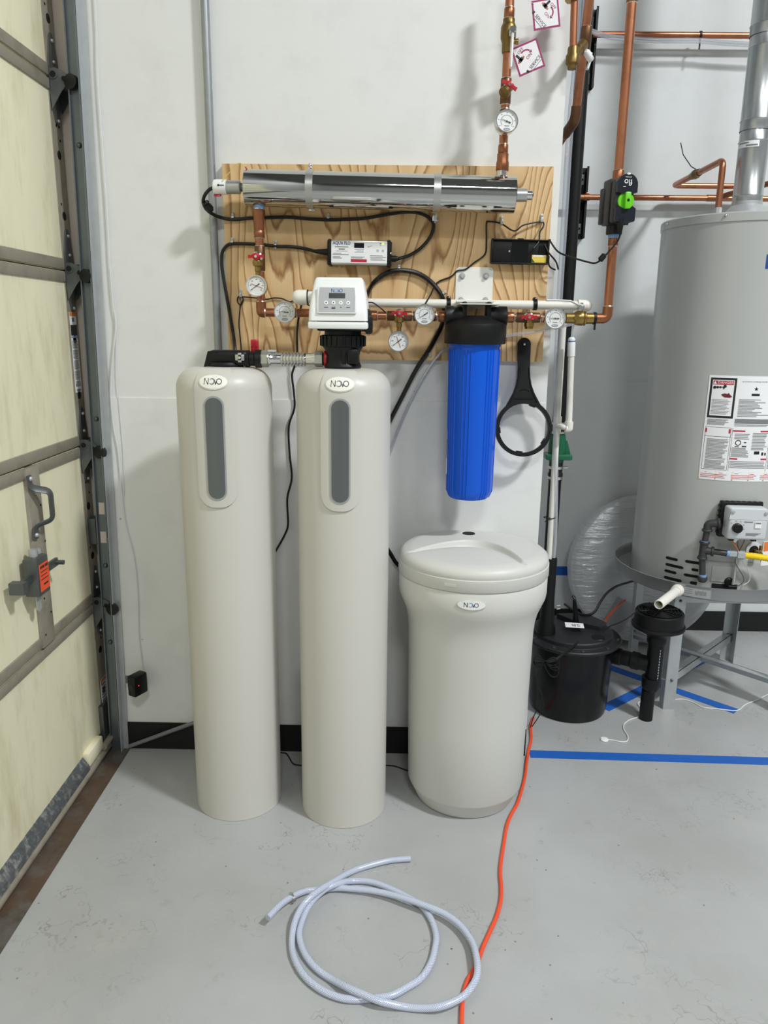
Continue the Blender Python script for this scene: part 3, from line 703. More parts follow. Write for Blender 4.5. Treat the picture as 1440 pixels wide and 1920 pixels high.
# ------------------------------------------------------------------ control head on the second tank
cx, cy = T2
t = thing('control_valve', 'white water softener control head with grey keypad on black valve body', 'control head', (cx, cy, HT))
zz = lambda py, Y=cy: W(643, py, Y).z
cX = W(643, 660, cy).x
M = Matrix.Translation((cX, cy, 0))
zA = HT+.002
g = G(); g.lathe([(.050, zA), (.052, zA+.006), (.050, zA+.012), (.047, zA+.018), (.046, zA+.035), (.050, zA+.050), (.056, zA+.058), (.056, zA+.064), (.05, zA+.066)], M, 36)
g.box((cX+.006, cy-.03, zA+.034), (.012, .04, .044), None, .003)
g.box((cX+.03, cy-.024, zA+.034), (.03, .05, .04), None, .004)
build(g, 'valve_body', 'black', t)
zr0, zr1 = zz(650), zz(628)
g = G(); g.lathe([(.054, zr0), (.0615, zr0+.001), (.0615, zr1-.002), (.058, zr1)], M, 36)
for k in range(24):
    a_ = 2*PI*k/24; g.box((0, .0625, (zr0+zr1)/2), (.008, .004, (zr1-zr0)*.86), M @ Matrix.Rotation(a_, 4, 'Z'), .001)
build(g, 'lock_ring', 'black', t)
g = G(); g.lathe([(.052, zr1-.004), (.05, zr1+.02)], M, 24); g.box((cX+.005, cy+.005, zr1+.04), (.145, .12, .06), None, .006); build(g, 'valve_neck', 'black', t)
g = G(); c0 = W(606, 673, 2.165); g.turn(c0, (cX-.03, cy, c0.z), [(.017, 0), (.019, .1), (.019, .3), (.016, .32), (.016, .45), (.022, .5), (.022, 1)], 22); build(g, 'inlet_port', 'black', t)
g = G(); c0 = W(611, 673, 2.165); g.turn(c0-Vector((.004, 0, 0)), c0+Vector((.004, 0, 0)), [(.0225, 0), (.0235, .3), (.0235, .7), (.0225, 1)], 22); build(g, 'port_ring', 'red', t)
# housing: tapered rounded shell
yf = cy-.095
bl, br = W(577, 603, yf), W(690, 605, yf); tl, tr = W(588, 519, yf+.03), W(679, 519, yf+.03); bz = W(640, 617, yf).z
xc = (bl.x+br.x)/2; wb = (br.x-bl.x)/2; wt = (tr.x-tl.x)/2; h = tl.z-bz
out = []
def prof(x, y, z): return (x, y, z)
def shell(g, z0, z1, yo0, yo1, w0, w1, back, rr=.012, n=6):
    rows = 8; ring = []
    for k in range(rows+1):
        f = k/rows; z = z0+(z1-z0)*f; w = w0+(w1-w0)*(f**1.8); yy = yo0+(yo1-yo0)*(f**1.4); pts = []
        for (sx, sy, a0) in ((1, 1, 0), (-1, 1, 90), (-1, -1, 180), (1, -1, 270)):
            for j in range(n+1):
                a = R_(a0+90*j/n); px_ = (w-rr)*sx+rr*math.cos(a); y0_ = back if sy > 0 else yy
                pts.append((xc+px_, y0_-sy*rr+rr*math.sin(a), z))
        ring.append(pts)
    m_ = len(ring[0]); vs_ = [p for r in ring for p in r]; fs_ = []
    for k in range(rows):
        for i in range(m_): fs_.append((k*m_+i, k*m_+(i+1) % m_, (k+1)*m_+(i+1) % m_, (k+1)*m_+i))
    # rounded top
    topc = [(xc+(p[0]-xc)*.94, (yo1+back)/2+(p[1]-(yo1+back)/2)*.9, z1+.006) for p in ring[-1]]
    b = len(vs_); vs_ += topc
    for i in range(m_): fs_.append((rows*m_+i, rows*m_+(i+1) % m_, b+(i+1) % m_, b+i))
    fs_.append(tuple(b+i for i in range(m_))); fs_.append(tuple(reversed(range(m_))))
    g.add(vs_, fs_)
g = G(); zm = bz+.021; shell(g, zm, tl.z-.006, yf, yf+.034, wb*.985, wt, cy+.07); hs = build(g, 'cover', 'white_plastic', t, angle=50)
g = G(); g.box((xc, (yf+cy+.07)/2, bz+.0095), (wb*2, cy+.07-yf+.002, .019), None, .005); build(g, 'cover_base', 'white_plastic', t)
# keypad panel lies on the sloped front
sl = math.atan2(.034*.62, (tl.z-.006-zm)*.72)
pc = Vector((xc-.0025, yf+.009, zm+(tl.z-zm)*.47)); M = face_frame(pc, -sl)
g = G(); g.box((0, 0, .001), (.1055, .0725, .006), M, .004); build(g, 'panel_rim', 'white_plastic', t)
g = G(); g.prism([(-.048, -.0325), (.048, -.0325), (.0485, .01), (.046, .0325), (-.046, .0325), (-.0485, .01)], M, .003, .0047); kp = build(g, 'keypad', 'panel_grey', t, smooth=False, label='grey keypad with four round buttons')
g = G(); g.box((0, .0105, .0047), (.043, .0135, .0012), M); build(g, 'display', 'lcd', kp, smooth=False)
g = G(); g.box((0, .0245, .0046), (.035, .0125, .0008), M); build(g, 'logo_plate', 'ink_light', kp, smooth=False)
a, b = G(), G(); mp = plane_map(M); novo(a, b, lambda u, v, w: mp(u, v, .0054), .0098, 0, .0245, 0); build(a, 'logo_lettering', 'ink_blue', kp, smooth=False); build(b, 'logo_crescent', 'print_blue', kp, smooth=False)
g = G(); g2 = G()
for k in range(4):
    u = -.0285+.0195*k; g.cyl(M @ Vector((u, -.0085, .0044)), M @ Vector((u, -.0085, .0058)), .0052, n=18); g2.cyl(M @ Vector((u, -.0085, .0058)), M @ Vector((u, -.0085, .0060)), .002, n=[10, 6, 3, 4][k])
    for j in range(2 if k == 1 else 1): g2.strip(lambda a_, b_, w: M @ Vector((a_, b_, .0049+w)), rect_cols(u-.005+.003*(k == 2), u+.005-.003*(k == 2), -.0215-.003*j, -.0198-.003*j, 1), 0, .0002)
build(g, 'button', 'white_plastic', kp); build(g2, 'keypad_print', 'ink', kp, smooth=False)
g = G(); p0 = W(690, 613, cy-.05); g.box((p0.x+.002, cy-.02, p0.z+.006), (.018, .10, .05), None, .006); g.ball(W(690, 606, yf+.02), .004, n=6); build(g, 'drive_housing', 'black', t)
# drain elbow stub leaving the head on the left
t = thing('drain_elbow', 'white rounded PVC elbow beside the control head', 'pipe fitting', W(565, 565, 2.30))
p = W(549+9, 557, 2.26); q2 = W(600, 556, 2.26); r2 = (W(560, 571, 2.26)-W(560, 543, 2.26)).length/2
g = G(); g.ball(p+Vector((.004, 0, 0)), r2, n=10); g.cyl(p+Vector((.003, 0, 0)), p+Vector((.028, 0, 0)), r2, n=20); g.cyl(p+Vector((.003, 0, 0)), (p.x+.003, 2.35, p.z), r2*.98, n=20); build(g, 'elbow', 'pvc', t)
g = G(); g.cyl(p+Vector((.028, 0, 0)), p+Vector((.031, 0, 0)), r2*1.03, n=20); build(g, 'gasket', 'black', t)
g = G(); g.cyl(p+Vector((.031, 0, 0)), p+Vector((.07, 0, 0)), r2*.8, n=20); build(g, 'pipe', 'pvc', t)
# ================================================================== brine tank
bx, by = .247, 2.252
t = thing('brine_tank', 'squat beige brine tank with round lid on the floor', 'water tank', (bx, by, 0))
M = Matrix.Translation((bx, by, 0))
g = G(); g.lathe([(.150, .0), (.162, .004), (.180, .045), (.184, .052), (.1875, .06), (.192, .30), (.196, .58), (.199, .62), (.206, .652), (.218, .682), (.2265, .702), (.229, .72), (.229, .768), (.226, .772)], M, 72); build(g, 'body', 'brine', t, angle=40)
g = G()
z0 = .773
# lid with a scooped crescent grip; the scoop drops towards a curved step at the back
def lidz(x, y): r = math.hypot(x, y); return z0+.080-(.0065*(r/.19)**2)
zl_ = z0+.077
upx = [(180, 240), (300, 192), (430, 168), (560, 165), (700, 186), (850, 258), (935, 325)]; lpx = [(180, 240), (300, 222), (450, 218), (600, 234), (750, 264), (850, 292), (935, 325)]
conv = lambda q: Wz(700+q[0]/3.2, 960+q[1]/3.2, zl_)
up_ = [conv(q) for q in upx]; lo_ = [conv(q) for q in lpx]
e_ = (up_[-1]-up_[0]); el = e_.length; e_ = e_.normalized(); nv = Vector((-e_.y, e_.x, 0))
U_ = [((p-up_[0]).dot(e_), (p-up_[0]).dot(nv)) for p in up_]; L2 = [((p-up_[0]).dot(e_), (p-up_[0]).dot(nv)) for p in lo_]
Amax = max(q[1] for q in U_); Lmax = L2[3][1]
def scoop(x, y):
    p = Vector((bx+x, by+y, 0))-Vector((up_[0].x, up_[0].y, 0)); t_ = p.dot(e_)/el; n_ = p.dot(nv)
    if not 0 < t_ < 1: return 0.0
    w_ = math.sin(PI*t_); a_ = Amax*w_**.85; b_ = Lmax*w_
    if not (b_ < n_ < a_): return 0.0
    st_ = min(.014, (a_-b_)*.45); f = (n_-b_)/max(1e-5, a_-st_-b_)
    if n_ > a_-st_: f = (a_-n_)/st_; f = f*f*(3-2*f)
    else: f = f*f*(1.5-.5*f)
    return .022*w_**.7*f
vs_ = []; fs_ = []; NA = 260; rad = [.0005]+[.19*k/110 for k in range(1, 111)]
for r in rad:
    for i in range(NA):
        a_ = 2*PI*i/NA; x, y = r*math.cos(a_), r*math.sin(a_); vs_.append((bx+x, by+y, lidz(x, y)-scoop(x, y)))
for k in range(len(rad)-1):
    for i in range(NA): fs_.append((k*NA+i, k*NA+(i+1) % NA, (k+1)*NA+(i+1) % NA, (k+1)*NA+i))
k0 = len(rad)-1
for (r, z) in ((.214, z0+.068), (.226, z0+.058), (.2295, z0+.043), (.2285, z0+.041), (.2285, z0+.0375), (.231, z0+.036), (.2315, z0+.004), (.2285, z0)):
    for i in range(NA): a_ = 2*PI*i/NA; vs_.append((bx+r*math.cos(a_), by+r*math.sin(a_), z))
    for i in range(NA): fs_.append((k0*NA+i, k0*NA+(i+1) % NA, (k0+1)*NA+(i+1) % NA, (k0+1)*NA+i))
    k0 += 1
g.add(vs_, fs_); lid = build(g, 'lid', 'brine', t, angle=40)
pc = Vector((bx-.003+.0, by+.135, 0)); pc.z = lidz(.0, .135)
g = G(); g.lathe([(.021, pc.z-.002), (.0205, pc.z+.0015), (.0001, pc.z+.001)], Matrix.Translation((pc.x, pc.y, 0)), 24, False); build(g, 'lid_plug', 'hole', lid)
mpb = cyl_map(bx, by, .2312)
u, v = CYL(844, 1097, bx, by, .2312); g = G(); g.strip(mpb, [(u+x, [v-.0035, v+.0035]) for x in (-.017, -.014, 0, .014, .017)], -.001, .0015); build(g, 'lid_slot', 'tank', lid)
mpb = cyl_map(bx, by, .229); u, v = CYL(884, 1134, bx, by, .229)
g = G(); g.strip(mpb, ell_cols(u, v, .0415, .0165), -.001, .003); build(g, 'badge_rim', 'brine', t)
g = G(); g.strip(mpb, ell_cols(u, v, .039, .0145), .002, .0036); bd = build(g, 'badge', 'white_plastic', t, angle=50, label='oval white name badge')
a, b = G(), G(); novo(a, b, lambda x, y, w: mpb(u+x, v+y, .0041), .0135); build(a, 'badge_lettering', 'ink', bd, smooth=False); build(b, 'badge_crescent', 'print_blue', bd, smooth=False)
# ================================================================== plywood board
c0, c1 = W(414, 306, PLY), W(1016.5, 678.5, PLY)
bX0 = W(416, 306, PLY).x; bX1 = (W(1039, 313, PLY).x+c1.x)/2; bZ1 = (c0.z+W(1039, 313, PLY).z)/2; bZ0 = c1.z
g = slab(bX0, bX1, PLY, Y0-.0002, bZ0, bZ1); one(g, 'plywood_board', 'plywood', 'plywood mounting board fixed to the white wall', 'board', loc=((bX0+bX1)/2, PLY, bZ0), smooth=False)
# ================================================================== ultraviolet chamber
yu = 2.372
pa, pb = W(461, 352, yu), W(965, 366, yu)
t = thing('uv_chamber', 'polished stainless steel cylinder mounted across the top of the board', 'water filter', (pa+pb)/2)
ru = .0505
g = G(); g.turn(pa, pb, [(ru-.008, -.0015), (ru-.001, -.0005), (ru, .001), (ru, .999), (ru-.001, 1.0005), (ru-.008, 1.0015)], 64); build(g, 'chamber', 'steel', t)
ax = (pb-pa).normalized()
g = G(); q = W(979, 366, yu); g.turn(pb, W(987, 366, yu), [(.0185, 0), (.0185, 1)], 28); build(g, 'end_cap', 'brushed', t)
g = G(); g.turn(W(987, 366, yu), W(999, 366.5, yu), [(.0135, 0), (.0135, .85), (.011, 1)], 24); build(g, 'quartz_tip', 'chrome', t)
g = G(); g.turn(W(451, 351, yu), pa, [(.012, 0), (.012, 1)], 20); build(g, 'gland', 'galv_dark', t)
g = G(); g.turn(W(425, 351, yu), W(451, 351, yu), [(.017, 0), (.0188, .05), (.0188, .95), (.017, 1)], 28); build(g, 'nut', 'brushed', t)
g = G(); g.turn(W(400, 351, yu), W(425, 351, yu), [(.015, 0), (.0205, .1), (.0215, .3), (.0215, 1)], 28); g.cyl(W(408, 355, yu-.002), W(408, 364, yu-.002), .01); cn = build(g, 'lamp_connector', 'white_plastic', t)
g = G(); q = W(408, 366, yu-.005); g.lathe([(.0105, -.002), (.0115, .0), (.0105, .002)], frame(q, (1, 0, 0), (0, -.35, 1)), 20); build(g, 'connector_plug', 'red', cn)
g = G(); q = W(414, 347, yu-.0225); g.box(q, (.018, .0008, .0024)); g.box(q-Vector((.008, 0, 0)), (.004, .0008, .005)); build(g, 'connector_arrow', 'ink', cn, smooth=False)
for px_ in (582, 819):
    c = pa+ax*((W(px_, 356, yu).x-pa.x)/ax.x); g = G()
    g.turn(c-ax*.0105, c+ax*.0105, [(ru+.0004, 0), (ru+.0032, 0.01), (ru+.0032, .99), (ru+.0004, 1)], 64); st = build(g, 'clamp_strap', 'brushed', t)
    g = G()
    if px_ == 582: g.box(c+Vector((0, 0, ru+.006)), (.010, .014, .012), None, .002); g.ball(c+Vector((0, -.004, ru+.014)), .006, n=6); g.box(c+Vector((.004, .0, -ru-.006)), (.018, .01, .005), None, .001)
    else: g.box(c+Vector((-.002, .045, -ru-.010)), (.014, .006, .022), None, .002); g.cyl(c+Vector((-.002, .038, -ru-.012)), c+Vector((-.002, .044, -ru-.012)), .004, n=10)
    build(g, 'clamp_bolt', 'chrome', st)
g = G(); q = W(486, 375, yu); g.cyl(Vector((q.x, yu, pa.z-ru+.004)), W(486, 394, yu), .0155, n=24); np_ = build(g, 'inlet_nipple', 'chrome', t)
q0, q1 = W(486, 386, yu), W(486, 391, yu); g = G(); g.cyl(q0, q1, .0162, n=24); build(g, 'thread_tape', 'print_blue', np_)
q = W(941, 330, yu); g = G(); g.turn((q.x, yu, pb.z+ru-.006), W(941, 318, yu), [(.022, 0), (.016, .3), (.016, 1)], 24); build(g, 'outlet_nipple', 'chrome', t)
wp = [(417, 340), (420, 334), (430, 324), (438, 312), (448, 306), (455, 308), (460, 313)]
g = G(); g.tube(smooth_path([W(x, y, yu-.02+.06*abs(i-3)/3*0-.0) for i, (x, y) in enumerate(wp)], 6), .0011, 6); w_ = build(g, 'ground_wire', 'yellow_wire', t)
g = G(); g.tube(smooth_path([W(460, 313, yu-.02), W(463, 318, yu-.02), W(462, 326, yu-.02)], 6), .0019, 6); build(g, 'wire_lug', 'print_red', t)
# ================================================================== ballast box
yb = 2.412
M = face_frame(W(673.5, 474, yb), 0, R_(-.6))
sc = S(673, 474, yb)
t = thing('ballast_box', 'silver lamp controller box with white printed front, screwed to the board', 'controller', W(673, 498, yb))
bw, bh = 106*sc, 44*sc
g = G(); g.box((0, 0, -.02), (bw, bh, .04), M, .003); build(g, 'case', 'brushed', t)
for sx in (-1, 1):
    g = G(); g.box((sx*(bw/2+.004), 0, -.02), (.012, bh+.006, .043), M, .004); g.box((sx*(bw/2+.009), 0, -.024), (.007, bh-.002, .03), M, .002); build(g, 'end_cap', 'black', t)
g = G(); g.box((0, .001, .0004), (bw-.002, bh-.010, .0008), M); fp = build(g, 'face_label', 'paper', t, smooth=False)
mp = plane_map(M @ Matrix.Translation((0, 0, .0009)))
px2 = lambda x, y: ((x-673.5)*sc, (474-y)*sc)
g = G(); u, v = px2(640.5, 457.6); g.text('AQUA FLO', .0128, lambda a_, b_, w: mp(u+a_, v+b_, 0), sx=.84, bold=.0004); build(g, 'brand_lettering', 'ink_blue', fp, smooth=False)
def bars(g, lst, conv):
    for (xa_, xb_, ya_, hh_) in lst:
        u0_, v0_ = conv(xa_, ya_); u1_, v1_ = conv(xb_, ya_+hh_)
        g.strip(lambda a_, b_, w: mp(a_, b_, w), rect_cols(u0_, u1_, min(v0_, v1_), max(v0_, v1_), 1), 0, .0002)
g = G(); bars(g, [(628, 653, 463.5, 1.3), (635, 646.5, 467, 2.2), (630, 652, 471, .8), (624, 640, 475, 1), (624, 654, 477.2, 1.2), (624, 638, 481, 1), (624, 641, 483.5, 1.2), (658, 684, 481, 1), (658, 680, 483, 1), (694, 718, 478.3, 1), (694, 724, 481, 1), (695, 717, 483.6, 1), (695, 723, 485.8, 1), (712, 714.5, 456, 2), (712.5, 714, 459.6, 1.4)], px2)
for (x, y) in ((708, 469.8), (717.8, 469.8)):
    u, v = px2(x, y); g.add([mp(u+.0034*q_*math.cos(k*PI/8), v+.0034*q_*math.sin(k*PI/8), .0002) for k in range(17) for q_ in (.6, 1)], [(2*k, 2*k+2, 2*k+3, 2*k+1) for k in range(16)])
build(g, 'fine_print', 'ink_grey', fp, smooth=False)
g = G(); mpo = mp; pts = [(690.5, 461.5), (689.6, 463), (691, 464), (693, 462.8), (694.5, 462), (695.2, 461.2), (696, 461.8), (697.6, 461.4)]
g.tube([mp(*px2(*p_), .0002) for p_ in pts], .0004, 5); build(g, 'pen_mark', 'ink', fp)
g = G(); u0_, v0_ = px2(664, 456.5); u1_, v1_ = px2(682.5, 465.5); g.strip(mp, rect_cols(u0_, u1_, v1_, v0_, 1), 0, .0004); build(g, 'display', 'black_gloss', fp, smooth=False)
g = G(); u0_, v0_ = px2(658, 485.5); u1_, v1_ = px2(688, 490.5); g.strip(mp, rect_cols(u0_, u1_, v1_, v0_, 1), 0, .0004); build(g, 'red_strip', 'print_red', fp, smooth=False)
g = G(); bars(g, [(665, 682, 467.5, 1.6), (669, 682, 470, 1.2), (665, 682, 472.3, 1.2)], px2); build(g, 'grey_print', 'ink_light', fp, smooth=False)
g = G(); u, v = px2(718, 457); g.strip(mp, rect_cols(u-.003, u+.003, v-.003, v+.003, 1), 0, .0003); build(g, 'status_light', 'led_green', fp, smooth=False)
g = G(); c = W(741, 485, yb+.02); g.turn(W(733, 485, yb+.018), W(747, 485, yb+.018), [(.009, 0), (.009, .6), (.006, 1)], 16); build(g, 'cable_gland', 'black', t)
g = G(); g.turn(W(588, 471, yb+.018), W(617, 473, yb+.018), [(.0045, 0), (.007, .3), (.011, 1)], 14); build(g, 'strain_relief', 'black', t)
g = G(); g.ball(W(732.5, 475, yb+.0), .0035, n=6); build(g, 'screw', 'chrome', t)
# ================================================================== cables on the board
def cable(name, px, Y, r, matn, label, cat='cable', k=6, n=8, extra=None):
    pts = [W(q[0], q[1], q[2] if len(q) > 2 else Y) for q in px]
    g = G(); g.tube(smooth_path(pts, k), r, n)
    return one(g, name, matn, label, cat)
yc_ = 2.443
cable('lamp_cable', [(400, 352, yu), (392, 356, yu), (384, 366, yu), (381, 378, 2.385), (386, 391, 2.39), (398, 401, 2.41), (415, 408, 2.435), (437, 411.5), (470, 409), (500, 408), (540, 407), (575, 410), (616, 412), (650, 411), (685, 409), (725, 402), (762, 397.5), (788, 400), (806, 410), (813, 424), (806, 445), (789, 465), (767, 479), (747, 485, 2.43)], yc_, .0052, 'black_rubber', 'black lamp cable looping from the white connector across the board')
g = G(); g.turn(W(384, 378, 2.38), W(397, 396, 2.395), [(.009, 0), (.011, .12), (.011, .2), (.008, .3), (.011, .4), (.0115, .8), (.007, 1)], 14); one(g, 'cable_connector', 'black', 'black inline plug on the lamp cable left of the board', 'plug')
cable('power_cable', [(590, 471, 2.43), (570, 466), (545, 462.5), (520, 462), (498, 459.5), (470, 457.5), (437, 457), (425, 461), (417, 473), (415.5, 492), (419, 520), (425, 555), (433, 600), (438, 630), (441, 656, 2.40), (440, 700, 2.40), (436, 900, 2.42)], yc_, .005, 'black_rubber', 'black power cable curving left and down behind the first tank')
cable('thin_wire', [(585, 575, 2.41), (560, 564), (551, 563.5), (544, 566), (536, 563), (527.5, 559.6), (514, 558.7), (500, 561), (479, 558.7), (462, 557), (455, 557), (456, 563), (453, 571), (448, 570), (445, 563), (447, 556.5), (453, 556), (456, 562), (451, 572), (449.5, 585), (448, 606), (449.5, 625), (451, 640), (452, 660), (450, 720)], 2.446, .0021, 'black_rubber', 'thin black wire with a small loop left of the copper pipes', 'wire')
cable('hanging_wire', [(574, 552, 2.42), (567, 567, 2.42), (562, 585, 2.42), (558, 610), (557, 640), (557, 665), (552, 687, 2.455), (547.5, 704, 2.46), (551, 736, 2.46), (552, 765, 2.46), (541.6, 800, 2.46), (543, 850, 2.46), (547, 896, 2.46), (538.7, 934, 2.46), (540, 981, 2.46), (535, 1000, 2.46), (521, 1026, 2.46), (500, 1060, 2.46)], 2.444, .0034, 'black_rubber', 'black wire hanging down the wall between the two tall tanks', 'wire')
cable('brine_line', [(680, 575, 2.30), (689, 552, 2.38), (701, 530), (723, 513), (748, 506.8), (779, 511), (804, 525), (823, 545.6), (831, 563), (833, 585), (829, 608), (817, 633), (801, 661), (779, 695, 2.45), (757, 738, 2.45), (733, 785, 2.45), (700, 850, 2.45), (690, 960, 2.45), (732, 1038, 2.45), (750, 1062, 2.45), (790, 1085, 2.45)], 2.442, .0072, 'black_gloss', 'thick black tube arching over the board and down behind the tanks', 'tube')
cable('probe_wire', [(795, 574, 2.39), (806, 555, 2.42), (820, 530), (845, 519), (857.5, 508), (873, 505), (889, 492.5), (909, 477), (912, 455), (912, 420), (917, 415.5), (939, 419), (964, 433, 2.435), (982, 422, 2.435), (1015, 416), (1019, 424, 2.435), (1012, 436, 2.43), (1010.6, 452, 2.425), (1000, 466, 2.41)], 2.446, .0024, 'black_rubber', 'thin black wire zigzagging up to the black tray', 'wire')
cable('thin_wire', [(672, 567, 2.3), (690, 567, 2.33), (700, 568, 2.35), (713, 577, 2.35), (723, 586, 2.358)], 2.36, .002, 'black_rubber', 'short thin black wire right of the control head', 'wire')
cable('monitor_cable', [(1030, 450, 2.425), (1045, 470.6, 2.41), (1064, 480, 2.39), (1101, 491, 2.36), (1117, 493, 2.345), (1130, 484, 2.335), (1146, 467, 2.33), (1158, 452, 2.325), (1163, 440, 2.318)], 2.4, .0027, 'black_rubber', 'thin black cable from the tray to the shutoff device', 'cable')
g = G(); g.turn(W(1124, 489, 2.338), W(1134.5, 477, 2.338), [(.004, 0), (.0085, .15), (.0085, .85), (.004, 1)], 14); one(g, 'ferrite_bead', 'black', 'small black ferrite bead on the shutoff device cable', 'ferrite bead')
cable('tray_wire', [(1021, 458, 2.42), (1029, 474, 2.42), (1042, 490, 2.43), (1047, 505, 2.44)], 2.43, .0026, 'black_rubber', 'upper black wire leaving the right end of the black tray', 'wire')
cable('tray_wire', [(1029, 480, 2.42), (1029, 495.6, 2.425), (1033, 502, 2.43), (1041, 506, 2.44)], 2.43, .0026, 'black_rubber', 'lower black wire curling out under the black tray', 'wire')
# P-clips
CLP = [(437, 410, 0, 'clip on the lamp cable left of the copper riser'), (616, 410, 0, 'clip on the lamp cable above the controller box'), (813, 417, -60, 'clip on the lamp cable at the turn of its loop'), (436, 456, 0, 'clip on the power cable near the left edge of the board'), (517, 462, 0, 'clip on the power cable right of the copper riser'), (452, 553, 0, 'clip holding the small loop of thin wire'), (748, 506, 0, 'clip at the top of the black arch'), (828, 552, -60, 'clip on the black arch just above the white pipe'), (803, 660, -150, 'clip on the black tube near the bottom edge of the board'), (940, 417, 0, 'clip on the thin wire left of the tray top'), (1015, 413, 0, 'clip on the thin wire above the right end of the tray')]
pg = G(); M = Matrix.Identity(4)
pg.box((0, 0, .006), (.0085, .014, .013), None, .002); pg.box((0, .011, .002), (.0085, .012, .003), None, .001); pg.cyl((0, .0125, .003), (0, .0125, .0055), .0032, n=10)
proto = None
for (x, y, rot, lb_) in CLP:
    if proto is None:
        proto = build(pg, 'cable_clip', 'galv', None, loc=(0, 0, 0)); o = proto
    else:
        o = proto.copy(); COL.objects.link(o)
    o.matrix_world = face_frame(W(x, y, PLY), 0, R_(rot))
    tag(o, 'small metal '+lb_, 'cable clip', 'cable clips on the board')
# ================================================================== copper pipework on the board
YP = 2.372; RP = .0126; RF = .0152
def pipe_piece(t, kind, a, b, r=None, n=22):
    a = Vector(a); b = Vector(b)
    if kind == 'pipe': g = G(); g.cyl(a, b, r or RP, n=n); return build(g, 'pipe', 'copper', t)
    l = (b-a).length; e = min(.12, .002/l)
    m_ = {'fit': 'copper_fit', 'tee': 'copper_dark'}[kind]
    g = G(); g.turn(a, b, [((r or RF)-.0012, 0), (r or RF, e), (r or RF, 1-e), ((r or RF)-.0012, 1)], n)
    o = build(g, 'fitting', m_, t)
    g = G(); d = (b-a).normalized()
    for p, s_ in ((a, -1), (b, 1)): g.turn(p+d*(s_*.0004), p+d*(s_*.0028), [((r or RF)-.0004, 0), (RP+.0008, 1)], n)
    build(g, 'solder_joint', 'solder', o); return o
def elbow(t, p0, p1, p2, r=None, bend=.028):
    g = G(); g.tube(fillet([p0, p1, p2], bend, 8), r or RF, 20); o = build(g, 'elbow', 'copper_fit', t)
    g = G()
    for p, q in ((Vector(p0), Vector(p1)), (Vector(p2), Vector(p1))):
        d = (p-q).normalized(); g.turn(p, p+d*.003, [((r or RF)-.0002, 0), (RP+.0008, 1)], 20)
    build(g, 'solder_joint', 'solder', o); return o
# left riser from the chamber inlet and run towards the control head
xr = W(486, 430, YP).x
zc_ = lambda y, x=486: W(x, y, YP).z
t = thing('copper_riser', 'copper pipe from the left end of the steel cylinder down to the control head', 'pipe', (xr, YP, zc_(585)))
g = G(); g.turn((xr, YP, zc_(393)), (xr, YP, zc_(432)), [(.0165, 0), (.0185, .03), (.0185, .22), (.0160, .36), (.0160, .95), (.0145, 1)], 24); build(g, 'fitting', 'copper_fit', t)
pipe_piece(t, 'fit', (xr, YP, zc_(433)), (xr, YP, zc_(446)), .0158); pipe_piece(t, 'pipe', (xr, YP, zc_(446)), (xr, YP, zc_(464)))
pipe_piece(t, 'tee', (xr, YP, zc_(462)), (xr, YP, zc_(508)))
pipe_piece(t, 'pipe', (xr, YP, zc_(506)), (xr, YP, zc_(568)))
zl = zc_(586, 500)
elbow(t, (xr, YP, zc_(566)), (xr, YP, zl), (W(497, 587, YP).x, YP, zl))
xq = lambda x: W(x, 590, YP).x
pipe_piece(t, 'pipe', (xq(496), YP, zl), (xq(600), YP, zl))
pipe_piece(t, 'tee', (xq(519), YP, zl), (xq(556), YP, zl), .0145)
# run from the control head to the filter
t = thing('copper_run', 'copper pipe run between the control head and the blue filter', 'pipe', (xq(760), YP, zl-.02))
zr = W(760, 592.5, YP).z
pipe_piece(t, 'pipe', (xq(645), YP, zr), (xq(842), YP, zr)); pipe_piece(t, 'fit', (xq(685), YP, zr), (xq(707), YP, zr))
pipe_piece(t, 'tee', (xq(726), YP, zr), (xq(772), YP, zr)); pipe_piece(t, 'tee', (xq(775), YP, zr), (xq(817), YP, zr), .0148); pipe_piece(t, 'fit', (xq(822), YP, zr), (xq(840), YP, zr), .0165)
# run from the filter to the tall right riser
t = thing('copper_run', 'copper pipe run from the blue filter to the brass lever valve', 'pipe', (xq(1000), YP, zr-.02))
zs_ = W(1000, 595.5, YP).z
pipe_piece(t, 'pipe', (xq(944), YP, zs_), (xq(1066), YP, zs_)); pipe_piece(t, 'fit', (xq(946), YP, zs_), (xq(963), YP, zs_), .0162)
pipe_piece(t, 'tee', (xq(968), YP, zs_), (xq(1012), YP, zs_)); pipe_piece(t, 'tee', (xq(1018), YP, zs_), (xq(1060), YP, zs_), .0148)
# tall right riser
xR = W(1146, 500, YP).x; zR = lambda y: W(1150, y, YP).z
t = thing('copper_riser', 'tall copper pipe rising on the right through the green-knobbed shutoff device', 'pipe', (xR, YP, zR(600)))
elbow(t, (xq(1118), YP, zs_), (xR, YP, zs_), (xR, YP, zR(575)), bend=.035)
pipe_piece(t, 'pipe', (xq(1108), YP, zs_), (xq(1120), YP, zs_)); pipe_piece(t, 'pipe', (xR, YP, zR(577)), (xR, YP, zR(452)), .0132)
pipe_piece(t, 'fit', (xR, YP, zR(461)), (xR, YP, zR(447)), .0148)
g = G(); g.cyl((xR, YP, zR(447)), (xR, YP, zR(440)), .0155); build(g, 'thread_tape', 'print_blue', t)
g = G(); g.lathe([(.0165, 0), (.0165, .012)], frame((xR, YP, zR(440)), (1, 0, 0), (0, 0, 1)), 6); build(g, 'nut', 'brass', t, angle=20)
pipe_piece(t, 'fit', (xR, YP, zR(352)), (xR, YP, zR(320)), .0162); pipe_piece(t, 'pipe', (xR, YP, zR(320)), (xR, YP, zR(-60)), .0134)
pipe_piece(t, 'fit', (xR, YP, zR(5)), (xR, YP, zR(-30)), .0155)
